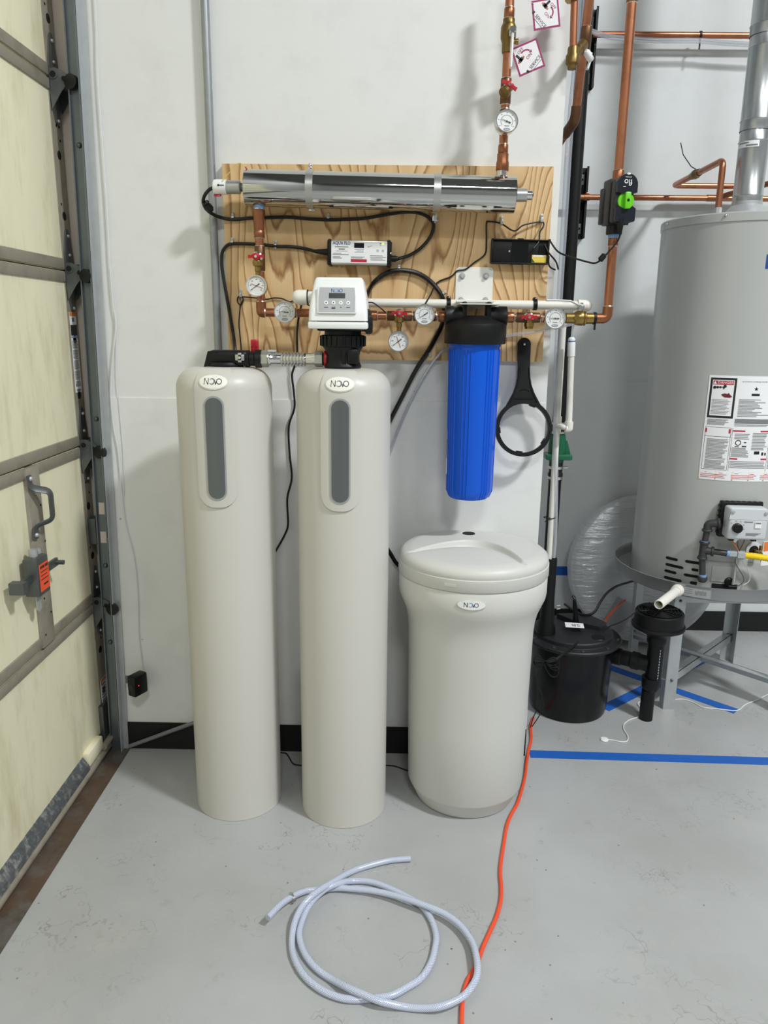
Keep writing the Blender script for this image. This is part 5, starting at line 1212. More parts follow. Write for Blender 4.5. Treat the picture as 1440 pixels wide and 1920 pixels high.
# vents, burner door, opening
g = G()
for (x0, x1, y) in ((520, 630, 130), (515, 682, 195), (508, 618, 247), (500, 668, 312), (495, 600, 357), (692, 850, 163), (750, 850, 233), (680, 850, 285), (735, 862, 352), (700, 850, 408)):
    ua, za_ = CYL(1140+x0/4.8, 1020+(y-4)/4.8, HX, HY, HR); ub, zb_ = CYL(1140+x1/4.8, 1020+(y+8)/4.8, HX, HY, HR); zc0 = (za_+zb_)/2
    n = 12; cols = []
    for i in range(n+1):
        f = i/n; u = ua+(ub-ua)*f; e = min(u-ua, ub-u); hh = .0055*math.sqrt(max(0.02, 1-max(0, 1-e/.0055)**2)); zz_ = zc0
        cols.append((u, [zz_-hh, zz_+hh]))
    g.strip(hm, cols, -.001, .0012)
build(g, 'vent_slot', 'hole', H, smooth=False)
def hrect(x0, y0, x1, y1, w0, w1, n=10):
    ua, za_ = CYL(x0, y0, HX, HY, HR); ub, zb_ = CYL(x1, y1, HX, HY, HR); g = G(); g.strip(hm, rect_cols(ua, ub, max(HZ0+.003, min(za_, zb_)), max(za_, zb_), n), w0, w1); return g
build(hrect(1312, 1049, 1500, 1135, -.001, .0025, 24), 'burner_panel', 'heater', H)
bd = build(hrect(1336, 1059, 1376, 1091, .002, .006), 'burner_door', 'heater', H)
build(hrect(1335, 1093, 1378, 1124, .002, .0052), 'burner_opening', 'hole', H, smooth=False)
g = G(); g.tube([HP(1338, 1115, .012), HP(1362, 1118, .012)], .004, 6); build(g, 'burner_tube', 'chrome', H)
g = G(); q = HF(1366, 1090, .004); g.lathe([(.017, 0), (.017, .008), (.012, .012)], q, 20); build(g, 'igniter_port', 'black', H)
# gas control
Mg = HF(1384, 972, .0)
k_ = (Vector(Mg.translation)-EYE).dot(FW)/F
C = build(G().box((0, .0, .012), (.150, .135, .028), Mg, .004), 'gas_control', 'black', H, label='light grey gas control with black dial')
g = G()
for i in range(8):
    g.box((-.07+.02*i, .067, .012), (.010, .004, .014), Mg)
    if i < 6: g.box((-.0755, -.05+.02*i, .012), (.007, .008, .018), Mg)
build(g, 'control_fins', 'black', C, smooth=False)
g = G(); g.box((.003, .0, .060), (.138, .118, .066), Mg, .010, 3); g.prism([(-.066, .018), (.069, .018), (.066, .056), (-.062, .056)], Mg, .090, .094); build(g, 'control_cover', 'control_grey', C)
g = G(); g.lathe([(.0175, 0), (.0175, .014), (.014, .017)], Mg @ Matrix.Translation((-.036, -.013, .093)), 26); build(g, 'control_dial', 'black', C)
mp = plane_map(Mg @ Matrix.Translation((0, 0, .0935)))
g = G(); g.strip(mp, rect_cols(.026, .048, -.012, .010, 1), 0, .003); bb = build(g, 'reset_button', 'paper', C, smooth=False)
g = G()
g.strip(mp, rect_cols(-.012, .018, .0075, .0115, 1), 0, .0005); g.strip(mp, rect_cols(.028, .046, .004, .009, 1), .003, .0035)
for j in range(3): g.strip(mp, rect_cols(-.002, .05-.008*j, -.034-.004*j, -.032-.004*j, 1), 0, .0005)
for j in range(5): a = R_(140-38*j); g.strip(mp, rect_cols(-.036+.026*math.cos(a)-.002, -.036+.026*math.cos(a)+.002, -.013+.026*math.sin(a)-.001, -.013+.026*math.sin(a)+.001, 1), 0, .0005)
build(g, 'control_print', 'ink_grey', C, smooth=False)
g = G()
for u in (-.044, .036): g.box((u, -.060, .07), (.018, .014, .02), Mg, .002)
build(g, 'wire_plug', 'black', C)
g = G(); g.lathe([(.006, 0), (.006, .004), (.003, .005)], Mg @ Matrix.Translation((-.055, .046, .094)), 12); g.lathe([(.006, 0), (.006, .004), (.003, .005)], Mg @ Matrix.Translation((.06, .044, .094)), 12); build(g, 'cover_screw', 'galv', C)
# iron gas pipe
t = thing('gas_pipe', 'black iron gas pipe with tee and drip leg in front of the heater', 'pipe', HP(1318, 1086, .06))
o_ = .055
P = lambda x, y, e=o_: HP(x, y, e)
def iron(a, b, r=.0115): return G().cyl(a, b, r, n=18)
def band(g, p, d, r): g.turn(p-d*.005, p+d*.005, [(r-.002, 0), (r, .2), (r, .8), (r-.002, 1)], 20)
e0, e1, e2 = P(1352, 980), P(1327, 982), P(1326, 994)
g = G(); g.tube(fillet([e0, e1, e2], .025, 8), .0145, 18); d = (e0-e1).normalized(); band(g, e0-d*.006, d, .019); band(g, e2, (e2-e1).normalized(), .019); build(g, 'elbow', 'iron', t)
a, b = P(1326, 992), P(1320, 1024)
build(iron(a, b), 'pipe', 'iron', t)
T0, T1_ = P(1321, 1017), P(1316.5, 1046); tm_ = P(1319, 1032); tr_ = P(1336, 1034)
g = G(); g.cyl(T0, T1_, .0145, n=18); g.cyl(tm_, tr_, .0145, n=18); d = (T1_-T0).normalized(); band(g, T0, d, .0185); band(g, T1_, d, .0185); band(g, tr_, (tr_-tm_).normalized(), .0185); build(g, 'tee', 'iron', t)
build(iron(T1_, P(1317, 1082)), 'drip_leg', 'iron', t)
g = G(); g.turn(P(1317.5, 1081), P(1316, 1091), [(.0165, 0), (.0175, .2), (.0165, .7), (.012, 1)], 16); build(g, 'cap', 'iron', t)
build(iron(tr_, P(1366, 1038)), 'pipe', 'iron', t)
g = G(); g.cyl(P(1321.5, 1014), P(1321, 1018), .0135, n=18); g.cyl(P(1362, 1037.5), P(1367, 1038.2), .0135, n=18); g.cyl(P(1317.6, 1077), P(1317.3, 1081.5), .0135, n=18); build(g, 'pipe_dope', 'print_blue', t)
g = G(); hexn(g, P(1367, 1038), P(1381, 1039), .0135); build(g, 'union_nut', 'galv', t, angle=20)
# yellow gas hose
t = thing('gas_hose', 'yellow corrugated gas hose joined to the iron pipe', 'hose', P(1420, 1050))
h0, h1 = P(1381, 1039.5), P(1395, 1041)
g = G(); hexn(g, h0, h1, .0175); build(g, 'nut', 'galv', t, angle=20)
pts = smooth_path([h1, P(1415, 1043, .06), P(1440, 1047, .07), P(1470, 1052, .10), P(1500, 1062, .16)], 26)
g = G(); g.tube(pts, .0115, 14, radii=[.0125 if i % 4 < 2 else .0108 for i in range(len(pts))]); build(g, 'corrugated_tube', 'yellow', t, angle=70)
# brass drain tap in its recess, wires
g = G(); q = HF(1412, 1030, .0); g.lathe([(.031, 0), (.031, .003), (.024, .005)], q, 30); build(g, 'drain_collar', 'control_grey', H)
g = G(); q2 = q @ Matrix.Translation((.0, -.004, 0)); g.lathe([(.02, .004), (.02, .0055)], q2, 24); build(g, 'drain_recess', 'hole', H)
g = G(); g.lathe([(.009, 0), (.009, .02), (.013, .022), (.013, .035), (.008, .036)], q2 @ Matrix.Rotation(R_(15), 4, 'X') @ Matrix.Translation((.006, 0, 0)), 16); g.box((.012, .016, .026), (.006, .018, .01), q2); build(g, 'drain_tap', 'brass', H)
def hwire(name, px, r, m_, parent, e=.03): g = G(); g.tube(smooth_path([HP(x, y, e) for x, y in px], 6), r, 6); return build(g, name, m_, parent)
hwire('igniter_wire', [(1361, 1002), (1370, 1012), (1378, 1022), (1384, 1031)], .0022, 'print_orange', H, .06)
hwire('igniter_wire', [(1399, 1000), (1395, 1015), (1390, 1026), (1386, 1033)], .0016, 'copper_dark', H, .06)
hwire('sensor_wire', [(1384, 1004), (1383, 1020), (1385, 1034), (1378, 1052), (1386, 1068), (1394, 1082), (1393, 1092), (1382, 1099), (1366, 1099)], .0016, 'galv_dark', H, .035)
hwire('sensor_wire', [(1388, 1048), (1398, 1062), (1406, 1078), (1404, 1090), (1394, 1097)], .0014, 'white_cord', H, .03)
hwire('burner_feed', [(1384, 1030), (1379, 1060), (1376, 1085), (1374, 1096)], .0055, 'galv', H, .022)
g = G(); q = HF(1377.5, 1009, .07); g.box((0, 0, 0), (.026, .022, .004), q @ Matrix.Rotation(R_(-40), 4, 'Z')); build(g, 'wire_tag', 'paper', H, smooth=False)
# rating and instruction labels (print follows the curve of the jacket)
def hl(x, y):  return CYL(x, y, HX, HY, HR)
uA, zT = hl(1329, 703); uB, zB = hl(1311, 897)
uL = (uA+uB)/2; LW = .46; LH = zT-zB
L = build(G().strip(hm, rect_cols(uL, uL+LW, zB, zT, 40), 0, .0012), 'instruction_label', 'paper', H, label='large white warning and rating label')
ux = lambda f: uL+LW*f
PXW = 1/ (hl(1400, 800)[0]-hl(1399, 800)[0])      # px per metre of arc
def lx(x, y): return hl(x, y)[0]
def lz(f): return zT-LH*f                          # f: 0 top .. 1 bottom
w1 = .0014
def lrect(g, u0_, u1_, f0, f1, w=w1): g.strip(hm, rect_cols(u0_, u1_, lz(f1), lz(f0), 8), .001, w)
# columns measured along the arc
c1a, c1b = uL+.006, uL+.094; c2a, c2b = uL+.102, uL+.232; c3a = uL+.238
g = G(); lrect(g, c1a, c1b, .022, .40); lrect(g, c3a, uL+.34, .022, .49); build(g, 'label_frame', 'ink', L, smooth=False)
g = G(); lrect(g, c1a+.0075, c1b-.0075, .042, .378, .0018); lrect(g, c3a+.006, uL+.334, .10, .475, .0018); build(g, 'label_field', 'paper', L, smooth=False)
g = G(); lrect(g, c1a+.0095, c1b-.0095, .048, .085, .0022); lrect(g, c1a, c1a+.006, .50, .54, .0020); lrect(g, c1b-.008, c1b-.002, .50, .54, .0020); lrect(g, c2a-.002, c2a+.04, .508, .522); lrect(g, c2b-.035, c2b, .508, .522); lrect(g, c2a-.002, c2a+.024, .775, .79); lrect(g, c2b-.022, c2b, .775, .79); lrect(g, uL+.0, uL+LW, .985, .993); build(g, 'label_red', 'print_red', L, smooth=False)
g = G(); g.text('DANGER', .0125, lambda u, v, w: hm((c1a+c1b)/2+.007+u, lz(.0665)+v, .0026), w=0, sx=1.05); g.add([hm(c1a+.016+dx, lz(.0665)+dy, .0026) for dx, dy in ((-.006, -.005), (.006, -.005), (0, .0055))], [(0, 1, 2)]); build(g, 'danger_lettering', 'paper', L, smooth=False)
g = G(); g.text('AUTOMATIC STORAGE WATER HEATER', .0072, lambda u, v, w: hm((c2a+c2b)/2+u, lz(.052)+v, .0016), w=0, sx=.86)
def plines(x0, x1, f0, f1, n, jit=.25, th=.32):
    for i in range(n):
        f = f0+(f1-f0)*i/n; xe = x1-(x1-x0)*jit*random.random(); lrect(g, x0, xe, f, f+(f1-f0)/n*th, .0023)
plines(c1a+.011, c1b-.012, .225, .37, 11); plines(c1a+.004, c1b-.012, .412, .47, 5); plines(c2a+.006, c2b-.01, .215, .385, 13, .6); plines(c2a, c2b-.004, .40, .445, 6, .04, .6); plines(c2a, c2b-.004, .452, .475, 2, .2)
plines(c1a+.010, c1b-.004, .60, .80, 15); plines(c1a+.010, c1b-.004, .805, .895, 7); plines(c2a+.006, c2a+.06, .54, .60, 4); plines(c2a+.068, c2b-.004, .53, .70, 12); plines(c2a, c2a+.062, .675, .77, 8); plines(c2a, c2b-.002, .805, .88, 5, .15); plines(c3a+.01, uL+.33, .12, .46, 20); plines(c3a, uL+.44, .53, .88, 26)
build(g, 'label_print', 'ink_grey', L, smooth=False)
g = G()
for (a0, a1) in ((c1a, c1b), (c2a-.004, c2b+.002)): lrect(g, a0, a0+.0012, .487, .90); lrect(g, a1-.0012, a1, .487, .90)
lrect(g, c1a, c1b, .487, .490); lrect(g, c1a, c1b, .575, .579); lrect(g, c1a, c1b, .897, .90)
lrect(g, c2a+.046, c2a+.074, .160, .182, .0016)
# small drawings: tap, hand, star, control, hands
def disc(cu_, f, r, m=16):
    b = len(g.v); g.v.extend([hm(cu_+r*math.cos(2*PI*i/m), lz(f)+r*math.sin(2*PI*i/m), .0024) for i in range(m)]); g.f.append(tuple(b+i for i in range(m)))
x0 = c1a
for (du, f, r) in ((.016, .112, .0055), (.026, .110, .0045), (.035, .109, .004), (.050, .100, .0055)): disc(x0+du, f, r)
lrect(g, x0+.018, x0+.052, .104, .112, .0024); lrect(g, x0+.044, x0+.049, .11, .125, .0024)
b = len(g.v); g.v.extend([hm(c2a+.06+(.0085 if k % 2 == 0 else .0034)*math.sin(PI*k/5), lz(.118)+(.0085 if k % 2 == 0 else .0034)*math.cos(PI*k/5), .0016) for k in range(10)]); g.f.append(tuple(b+i for i in range(10)))
b = len(g.v)
for i in range(25):
    for q in (.0075, .0105): g.v.append(hm(c2a+.02+q*math.cos(2*PI*i/24), lz(.627)+q*math.sin(2*PI*i/24), .0016))
    if i: g.f.append((b+2*i-2, b+2*i, b+2*i+1, b+2*i-1))
lrect(g, c2a+.04, c2a+.048, .618, .628); lrect(g, c2a+.010, c2a+.024, .66, .668); lrect(g, c2a+.034, c2a+.050, .655, .668); lrect(g, c2a+.08, c2a+.1, .705, .735); lrect(g, c2a+.108, c2a+.116, .715, .745); lrect(g, c2a+.120, c2a+.126, .72, .745)
lrect(g, c2b-.010, c2b-.006, .25, .31)
build(g, 'label_drawing', 'ink', L, smooth=False)
g = G(); b = len(g.v); pts = [(.040, .175), (.052, .165), (.060, .170), (.066, .160), (.068, .172), (.078, .195), (.070, .205), (.052, .203), (.044, .190)]
g.v.extend([hm(x0+p[0], lz(p[1]), .0024) for p in pts]); g.f.append(tuple(b+i for i in range(len(pts)))); build(g, 'label_hand', 'print_dark_red', L, smooth=False)
g = G(); lrect(g, uL+.001, uL+LW, .912, .982); build(g, 'label_band', 'print_cream', L, smooth=False)
g = G()
for k in range(4): lrect(g, uL+.006+.105*k, uL+.006+.105*k+.09, .942, .946, .0018); lrect(g, uL+.006+.105*k, uL+.006+.105*k+.08, .957, .961, .0018); lrect(g, uL+.006+.105*k, uL+.006+.105*k+.085, .972, .976, .0018)
lrect(g, uL+.02, uL+LW, .926, .930, .0018); build(g, 'label_band_print', 'print_red', L, smooth=False)
o2 = build(hrect(1431, 1015, 1475, 1042, .002, .0035), 'caution_label', 'paper', H, smooth=False); build(hrect(1432, 1016, 1474, 1022, .0035, .0042), 'caution_heading', 'print_orange', o2, smooth=False)
build(hrect(1438, 477, 1500, 505, 0, .0012), 'energy_sticker', 'blue_sticker', H, smooth=False)
# pipe nipple on the heater top
nx = W(1346, 395, HY).x
# ------------------------------------------------------------------ drip pan
PR = .365; PZ0, PZ1 = .505, .557
t = thing('drip_pan', 'round grey metal drip pan under the water heater', 'drip pan', (HX, HY, PZ0))
g = G(); g.lathe([(.02, PZ0), (PR-.008, PZ0), (PR-.002, PZ0+.004), (PR, PZ1-.003), (PR+.002, PZ1), (PR-.001, PZ1+.001), (PR-.004, PZ1-.003), (PR-.006, PZ0+.006), (.02, PZ0+.004)], M, 96); build(g, 'pan', 'pan', t, angle=50)
pm = cyl_map(HX, HY, PR)
ua, za_ = CYL(1282, 1106, HX, HY, PR); ub, zb_ = CYL(1332, 1122, HX, HY, PR)
g = G(); g.strip(pm, rect_cols(ua, ub, PZ0+.008, PZ1-.010, 8), 0, .0016); st = build(g, 'sticker', 'panel_grey', t, smooth=False)
g = G()
for j in range(3): g.strip(pm, rect_cols(ua+.004, ua+.032, PZ1-.016-.008*j, PZ1-.014-.008*j, 3), .0014, .0022)
for j in range(9): g.strip(pm, rect_cols(ua+.042+.0045*j, ua+.0445+.0045*j, PZ1-.034, PZ1-.018, 1), .0014, .0022)
build(g, 'sticker_print', 'ink_grey', st, smooth=False)
# PVC drain stub of the pan
u_, z_ = CYL(1271, 1108, HX, HY, PR); a = u_/PR; n_ = Vector((math.sin(a), -math.cos(a), 0)); p0 = Vector((HX, HY, PZ0+.024))+n_*(PR-.004)
dirp = (Vector((W(1236, 1136, 2.66).x, 2.66, PZ0+.02))-p0)
t2 = thing('pan_drain', 'short open white PVC pipe sticking out of the drip pan', 'pipe', p0)
pe = W(1235, 1134, 2.63); pe = Vector((pe.x, pe.y, pe.z)); d = (pe-p0).normalized()
g = G(); g.turn(p0, p0+d*.03, [(.0235, 0), (.0235, .6), (.021, 1)], 24); build(g, 'adapter', 'pvc', t2)
g = G(); g.turn(p0+d*.02, pe, [(.0175, 0), (.0175, .99), (.0165, 1), (.0145, 1), (.0145, .75)], 24, False); build(g, 'pipe', 'pvc', t2)
g = G(); g.cyl(p0.lerp(pe, .78), p0.lerp(pe, .80), .0145, n=20); build(g, 'pipe_bore', 'brass_dark', t2)
# ------------------------------------------------------------------ stand
FB, FA, FC = Wz(1243, 1331), Wz(1178, 1228), Wz(1374, 1238)
FB = Vector((1.108, 2.83, 0)); FA = Vector((1.112, 3.335, 0)); FC = Vector((1.585, 3.325, 0)); FD = Vector((1.585, 2.83, 0)); ZS = .503
t = thing('heater_stand', 'galvanised angle-steel stand carrying the water heater', 'stand', (1.35, 3.08, 0))
for (p, sx, sy) in ((FB, 1, 1), (FA, 1, -1), (FC, -1, -1), (FD, -1, 1)):
    g = slab(min(p.x, p.x+sx*.045), max(p.x, p.x+sx*.045), p.y-.0015, p.y+.0015, 0, ZS); slab(p.x-.0015, p.x+.0015, min(p.y, p.y+sy*.045), max(p.y, p.y+sy*.045), 0, ZS, g); lg = build(g, 'leg', 'galv', t, smooth=False)
    g = G()
    for zz_ in (.47, .13): g.ball((p.x+sx*.022, p.y-.003, zz_), .006, n=6)
    build(g, 'leg_bolt', 'galv_dark', lg)
g = slab(FB.x, FD.x, FB.y-.003, FB.y, ZS-.04, ZS); slab(FB.x, FD.x, FB.y-.003, FB.y+.04, ZS-.003, ZS, g); build(g, 'top_rail', 'galv', t, smooth=False)
g = slab(FA.x, FC.x, FA.y, FA.y+.003, ZS-.04, ZS); build(g, 'top_rail', 'galv', t, smooth=False)
for x in (FB.x, FD.x): build(slab(x-.003, x+.0, FB.y, FA.y, ZS-.04, ZS), 'top_rail', 'galv', t, smooth=False)
for (p, q, zz_) in ((FA, FD, .118), (FC, FB, .112)):
    d = (q-p); l = d.length; Mx = frame(p+Vector((0, 0, zz_)), (0, 0, 1), d); g = G(); g.box((0, .0, l/2), (.035, .003, l), Mx); g.box((.016, .015, l/2), (.003, .033, l), Mx); build(g, 'cross_brace', 'galv', t, smooth=False)
# ------------------------------------------------------------------ flue
t = thing('flue_pipe', 'galvanised flue pipe rising from the top of the water heater', 'flue', (HX, HY, HZ1+.01))
g = G(); g.lathe([(.082, HZ1+.012), (.084, HZ1+.020), (.066, HZ1+.045), (.054, HZ1+.058), (.054, HZ1+.07)], M, 40); build(g, 'draft_hood', 'galv', t)
zf = lambda y: W(1405, y, HY-.05).z
secs = [(HZ1+.055, zf(233), .0525), (zf(240), zf(50), .055), (zf(58), 3.3, .0575)]
for i, (za_, zb_, r) in enumerate(secs):
    g = G(); pr = [(r, za_), (r, za_+.03), (r+.0028, za_+.034), (r, za_+.038), (r, zb_-.055), (r+.0028, zb_-.05), (r, zb_-.046), (r, zb_)]
    g.lathe(pr, M, 48, False); build(g, 'section', 'flue', t, angle=50)
fm = cyl_map(HX, HY, .0556); u, v = CYL(1399, 271, HX, HY, .0556)
g = G(); g.strip(fm, rect_cols(u-.034, u+.045, v-.010, v+.012, 8), 0, .001); st = build(g, 'sticker', 'paper', t, smooth=False)
g = G(); g.strip(fm, rect_cols(u-.03, u+.01, v+.004, v+.008, 6), .0008, .0016); g.strip(fm, rect_cols(u-.0, u+.04, v-.006, v-.001, 6), .0008, .0016); build(g, 'sticker_print', 'ink_grey', st, smooth=False)
# ------------------------------------------------------------------ copper by the heater and on the far wall
YR = 3.625; RS = .0112
def far_pipe(t, pts, r=RS, bend=.03, n=16): g = G(); g.tube(fillet(pts, bend, 7), r, n); return build(g, 'pipe', 'copper', t)
t = thing('heater_pipe', 'copper pipe with lever valve rising from the heater top and turning back', 'pipe', (nx, HY, HZ1+.012))
zt3 = W(1351, 300, HY).z; pb_ = W(1263, 341, YR-.01); ztb = zt3
far_pipe(t, [(nx, HY, HZ1+.02), (nx, HY, zt3), (nx, YR-.02, ztb), (nx+.35, YR-.02, ztb)], .0118, .03)
g = G(); g.turn((nx, HY, HZ1+.004), (nx, HY, HZ1+.05), [(.02, 0), (.02, .45), (.0145, .5), (.0145, 1)], 8); build(g, 'union', 'galv', t, angle=20)
ym = HY+.27; g = G(); g.turn((nx, ym-.04, zt3), (nx, ym+.04, zt3), [(.0145, 0), (.0145, .3), (.0185, .4), (.0185, .6), (.0145, .7), (.0145, 1)], 18); vb = build(g, 'valve_body', 'brass_dark', t)
g = G(); g.tube([(nx, ym, zt3+.018), (nx-.02, ym+.005, zt3+.03), (nx-.055, ym+.01, zt3+.075), (nx-.07, ym+.01, zt3+.12)], .004, 8, flat=.5); build(g, 'valve_lever', 'galv_dark', vb)
t = thing('wall_pipe', 'horizontal copper pipe on the far wall behind the shutoff device', 'pipe', W(1200, 371, YR))
a, b = W(1068, 369.5, YR), W(1560, 374, YR); far_pipe(t, [a, b], .0122)
g = G(); q = W(1100, 370, YR); g.cyl(q-Vector((.012, 0, 0)), q+Vector((.012, 0, 0)), .0145, n=18); g.box(q+Vector((0, -.005, .014)), (.012, .01, .012), None, .002); build(g, 'pipe_clamp', 'copper_fit', t)
g = G(); q = W(1338, 371.5, YR); g.cyl(q-Vector((.03, 0, 0)), q+Vector((.03, 0, 0)), .0142, n=18); g.tube(fillet([q+Vector((.02, 0, 0)), q+Vector((.05, -.03, .01)), q+Vector((.16, -.22, .03))], .02), .0122, 14); build(g, 'branch', 'copper_fit', t)
t = thing('wall_pipe', 'horizontal copper pipe high on the far wall at the top of the view', 'pipe', W(1250, 67, YR))
a, b = W(1112, 64.5, YR), W(1560, 68, YR); far_pipe(t, [a, b], .0125)
g = G(); q = W(1313, 66, YR); g.lathe([(.0130, -.004), (.0160, -.004), (.0160, .004), (.0130, .004)], frame(q, (0, 0, 1), (1, 0, 0)), 18); g.box(q+Vector((-.003, -.012, -.035)), (.006, .004, .045)); one(g, 'zip_tie', 'black', 'black zip tie on the high copper pipe of the far wall', 'zip tie')
for j, (dy, lb__) in enumerate(((0, 'upper clear tube sagging along the high copper pipe'), (5, 'lower clear tube sagging along the high copper pipe'))):
    cable('drain_tube', [(1095, 50+4*j, 3.4), (1112, 57+dy, 3.56), (1140, 66+dy, 3.6), (1180, 70+dy), (1240, 74+dy), (1310, 74+dy), (1370, 79+dy), (1440, 82+dy), (1520, 82+dy)], YR-.02, .006, 'clear_tube', lb__, 'tube')
def strut(name, px, y0, y1, label):
    c0, c1 = W(px[0], y0, Y1-.04), W(px[1], y1, Y1-.04); x = (c0.x+c1.x)/2; z1, z0 = c0.z, c1.z
    t = thing('strut_channel', label, 'strut channel', (x, Y1-.02, z0), 'black strut channels on the far wall')
    g = slab(x-.0205, x-.0175, Y1-.045, Y1-.004, z0, z1); slab(x+.0175, x+.0205, Y1-.045, Y1-.004, z0, z1, g); slab(x-.0205, x+.0205, Y1-.007, Y1-.004, z0, z1, g); slab(x-.0205, x-.011, Y1-.047, Y1-.044, z0, z1, g); slab(x+.011, x+.0205, Y1-.047, Y1-.044, z0, z1, g)
    ch = build(g, 'channel', 'black', t, smooth=False)
    for zz_ in (z1-.05, z0+.045):
        g = slab(x-.009, x+.009, Y1-.012, Y1-.007, zz_-.022, zz_+.022, bev=.001); w_ = build(g, 'channel_slot', 'galv', t)
        g = G(); g.cyl((x, Y1-.016, zz_), (x, Y1-.012, zz_), .005, n=10); build(g, 'slot_bolt', 'black', w_)
strut('strut_channel', (1095, 1088), 312, 447, 'short black strut channel beside the lower wall pipe')
strut('strut_channel', (1113, 1104), 12, 165, 'short black strut channel behind the copper pipes at the top')
# copper pipes at the top by the wall edge
YA = 2.40
t = thing('copper_drop', 'copper pipe with brass tee hanging down by the wall edge at the top', 'pipe', W(1078, 128, YA))
a, b = W(1079, -60, YA), W(1074.5, 95, YA)
g = G(); g.cyl(a, b, .0105, n=18); build(g, 'pipe', 'copper', t)
g = G(); g.turn(W(1075, 88, YA), W(1072, 130, YA), [(.0135, 0), (.0155, .1), (.0155, .3), (.019, .4), (.019, .75), (.0135, .85), (.0125, 1)], 20); g.turn(W(1072, 110, YA), W(1093, 84, YA+.05), [(.015, 0), (.015, .6), (.0165, .62), (.0165, 1)], 18); build(g, 'tee', 'brass_dark', t)
g = G(); g.turn(W(1098, 95, YA+.03), W(1108, 112, YA+.05), [(.006, 0), (.01, .2), (.01, 1)], 12); build(g, 'tee_cap', 'white_plastic', t)
g = G(); g.lathe([(.019, 0), (.019, .02)], frame(W(1072, 3, YA), (1, 0, 0), (0, 0, 1)), 6); build(g, 'nut', 'brass', t, angle=20)
t = thing('copper_drop', 'thick copper pipe at the top with an elbow ducking behind the wall edge', 'pipe', W(1057, 262, 2.66))
p0, p1, p2 = W(1112, -60, 2.52), W(1084, 205, 2.58), W(1053, 262, 2.68)
pm_ = W(1078, 226, 2.59)
g = G(); g.tube(fillet([p0, pm_, W(1040, 280, 2.74)], .03, 8), .0135, 20); build(g, 'pipe', 'copper', t)
for (f0, f1) in ((.36, .56),):
    q0, q1 = p0.lerp(p1, .40), p0.lerp(p1, .58); pipe_piece(t, 'tee', q0, q1, .0165)
g = G(); g.tube(fillet([p0.lerp(pm_, .90), pm_, pm_.lerp(W(1040, 280, 2.74), .45)], .03, 8), .0160, 18); build(g, 'elbow', 'copper_dark', t)
t = thing('valve_lever', 'white valve lever behind the thick copper pipe at the top', 'valve', W(1103, 128, 2.66)); g = G(); g.tube([W(1108, 100, 2.66), W(1107, 112, 2.66), W(1101, 130, 2.66)], .009, 10, flat=.5); build(g, 'lever', 'white_plastic', t); g = G(); g.cyl(W(1105, 100, 2.66), W(1092, 108, 2.60), .007, n=12); build(g, 'stem', 'chrome', t)
# ------------------------------------------------------------------ hanging tags
def hang_tag(px, py, Y, size, rot, trot, label, face, hook):
    k = S(px, py, Y)*size/2; M = face_frame(W(px, py, Y), 0, R_(rot)); t = thing('hanging_tag', label, 'tag', W(px, py, Y)-Vector((0, 0, k)), 'square pipe tags with maroon border')
    g = G(); g.box((0, 0, 0), (2*k, 2*k, .001), M); cd = build(g, 'card', 'print_maroon', t, smooth=False)
    g = G(); g.box((0, 0, .0004), (1.74*k, 1.74*k, .001), M); build(g, 'card_face', 'tag_face', cd, smooth=False)
    mp0 = plane_map(M @ Matrix.Rotation(R_(trot), 4, 'Z') @ Matrix.Translation((0, 0, .0011)))
    g = G(); g.strip(mp0, rect_cols(-.75*k, -.12*k, .22*k, .36*k, 1), 0, .0002); build(g, 'pipe_picture', 'copper', cd, smooth=False)
    g = G(); g.strip(mp0, rect_cols(-.52*k, -.36*k, .20*k, .78*k, 1), .0002, .0004); g.strip(mp0, rect_cols(-.62*k, -.26*k, .18*k, .42*k, 1), .0002, .0004); g.text('SERVICE', .34*k, lambda u, v, w: mp0(u+.1*k, v-.62*k, .0002), sx=.9, w=0)
    g.strip(mp0, rect_cols(-.78*k, -.62*k, -.72*k, -.50*k, 1), 0, .0002); build(g, 'tag_lettering', 'ink', cd, smooth=False)
    g = G(); g.text('OFF', .30*k, lambda u, v, w: mp0(u-.02*k, v+.72*k, .0002), w=0); g.text('ON', .30*k, lambda u, v, w: mp0(u+.12*k, v+.0*k, .0002), w=0)
    b = len(g.v)
    for i in range(9):
        a = R_(100-11*i)
        for q in (.40, .50): g.v.append(mp0(-.02*k+q*k*math.cos(a), .12*k+q*k*math.sin(a), .0002))
        if i: g.f.append((b+2*i-2, b+2*i, b+2*i+1, b+2*i-1))
    b = len(g.v); g.v += [mp0(.30*k, .18*k, .0002), mp0(.56*k, .18*k, .0002), mp0(.43*k, .0*k, .0002)]; g.f.append((b, b+1, b+2)); build(g, 'tag_colour_print', 'print_maroon', cd, smooth=False)
    g = G(); g.strip(mp0, rect_cols(-.5*k, .6*k, -.86*k, -.82*k, 1), 0, .0002); build(g, 'tag_fine_print', 'ink_grey', cd, smooth=False)
    g = G(); g.tube([M @ Vector((-.75*k, .75*k, 0)), hook], .0006, 5); build(g, 'tie', 'white_cord', t)
hang_tag(990, 108, YT+.01, 51, 22, 30, 'white tag with maroon border hanging beside the white lever', None, T_(100)+Vector((0, .01, 0)))
hang_tag(1023.5, 26, YT+.03, 50, 9, -55, 'upper white tag with maroon border cut off by the top of the view', None, T_(-20)+Vector((.0, .0, 0)))
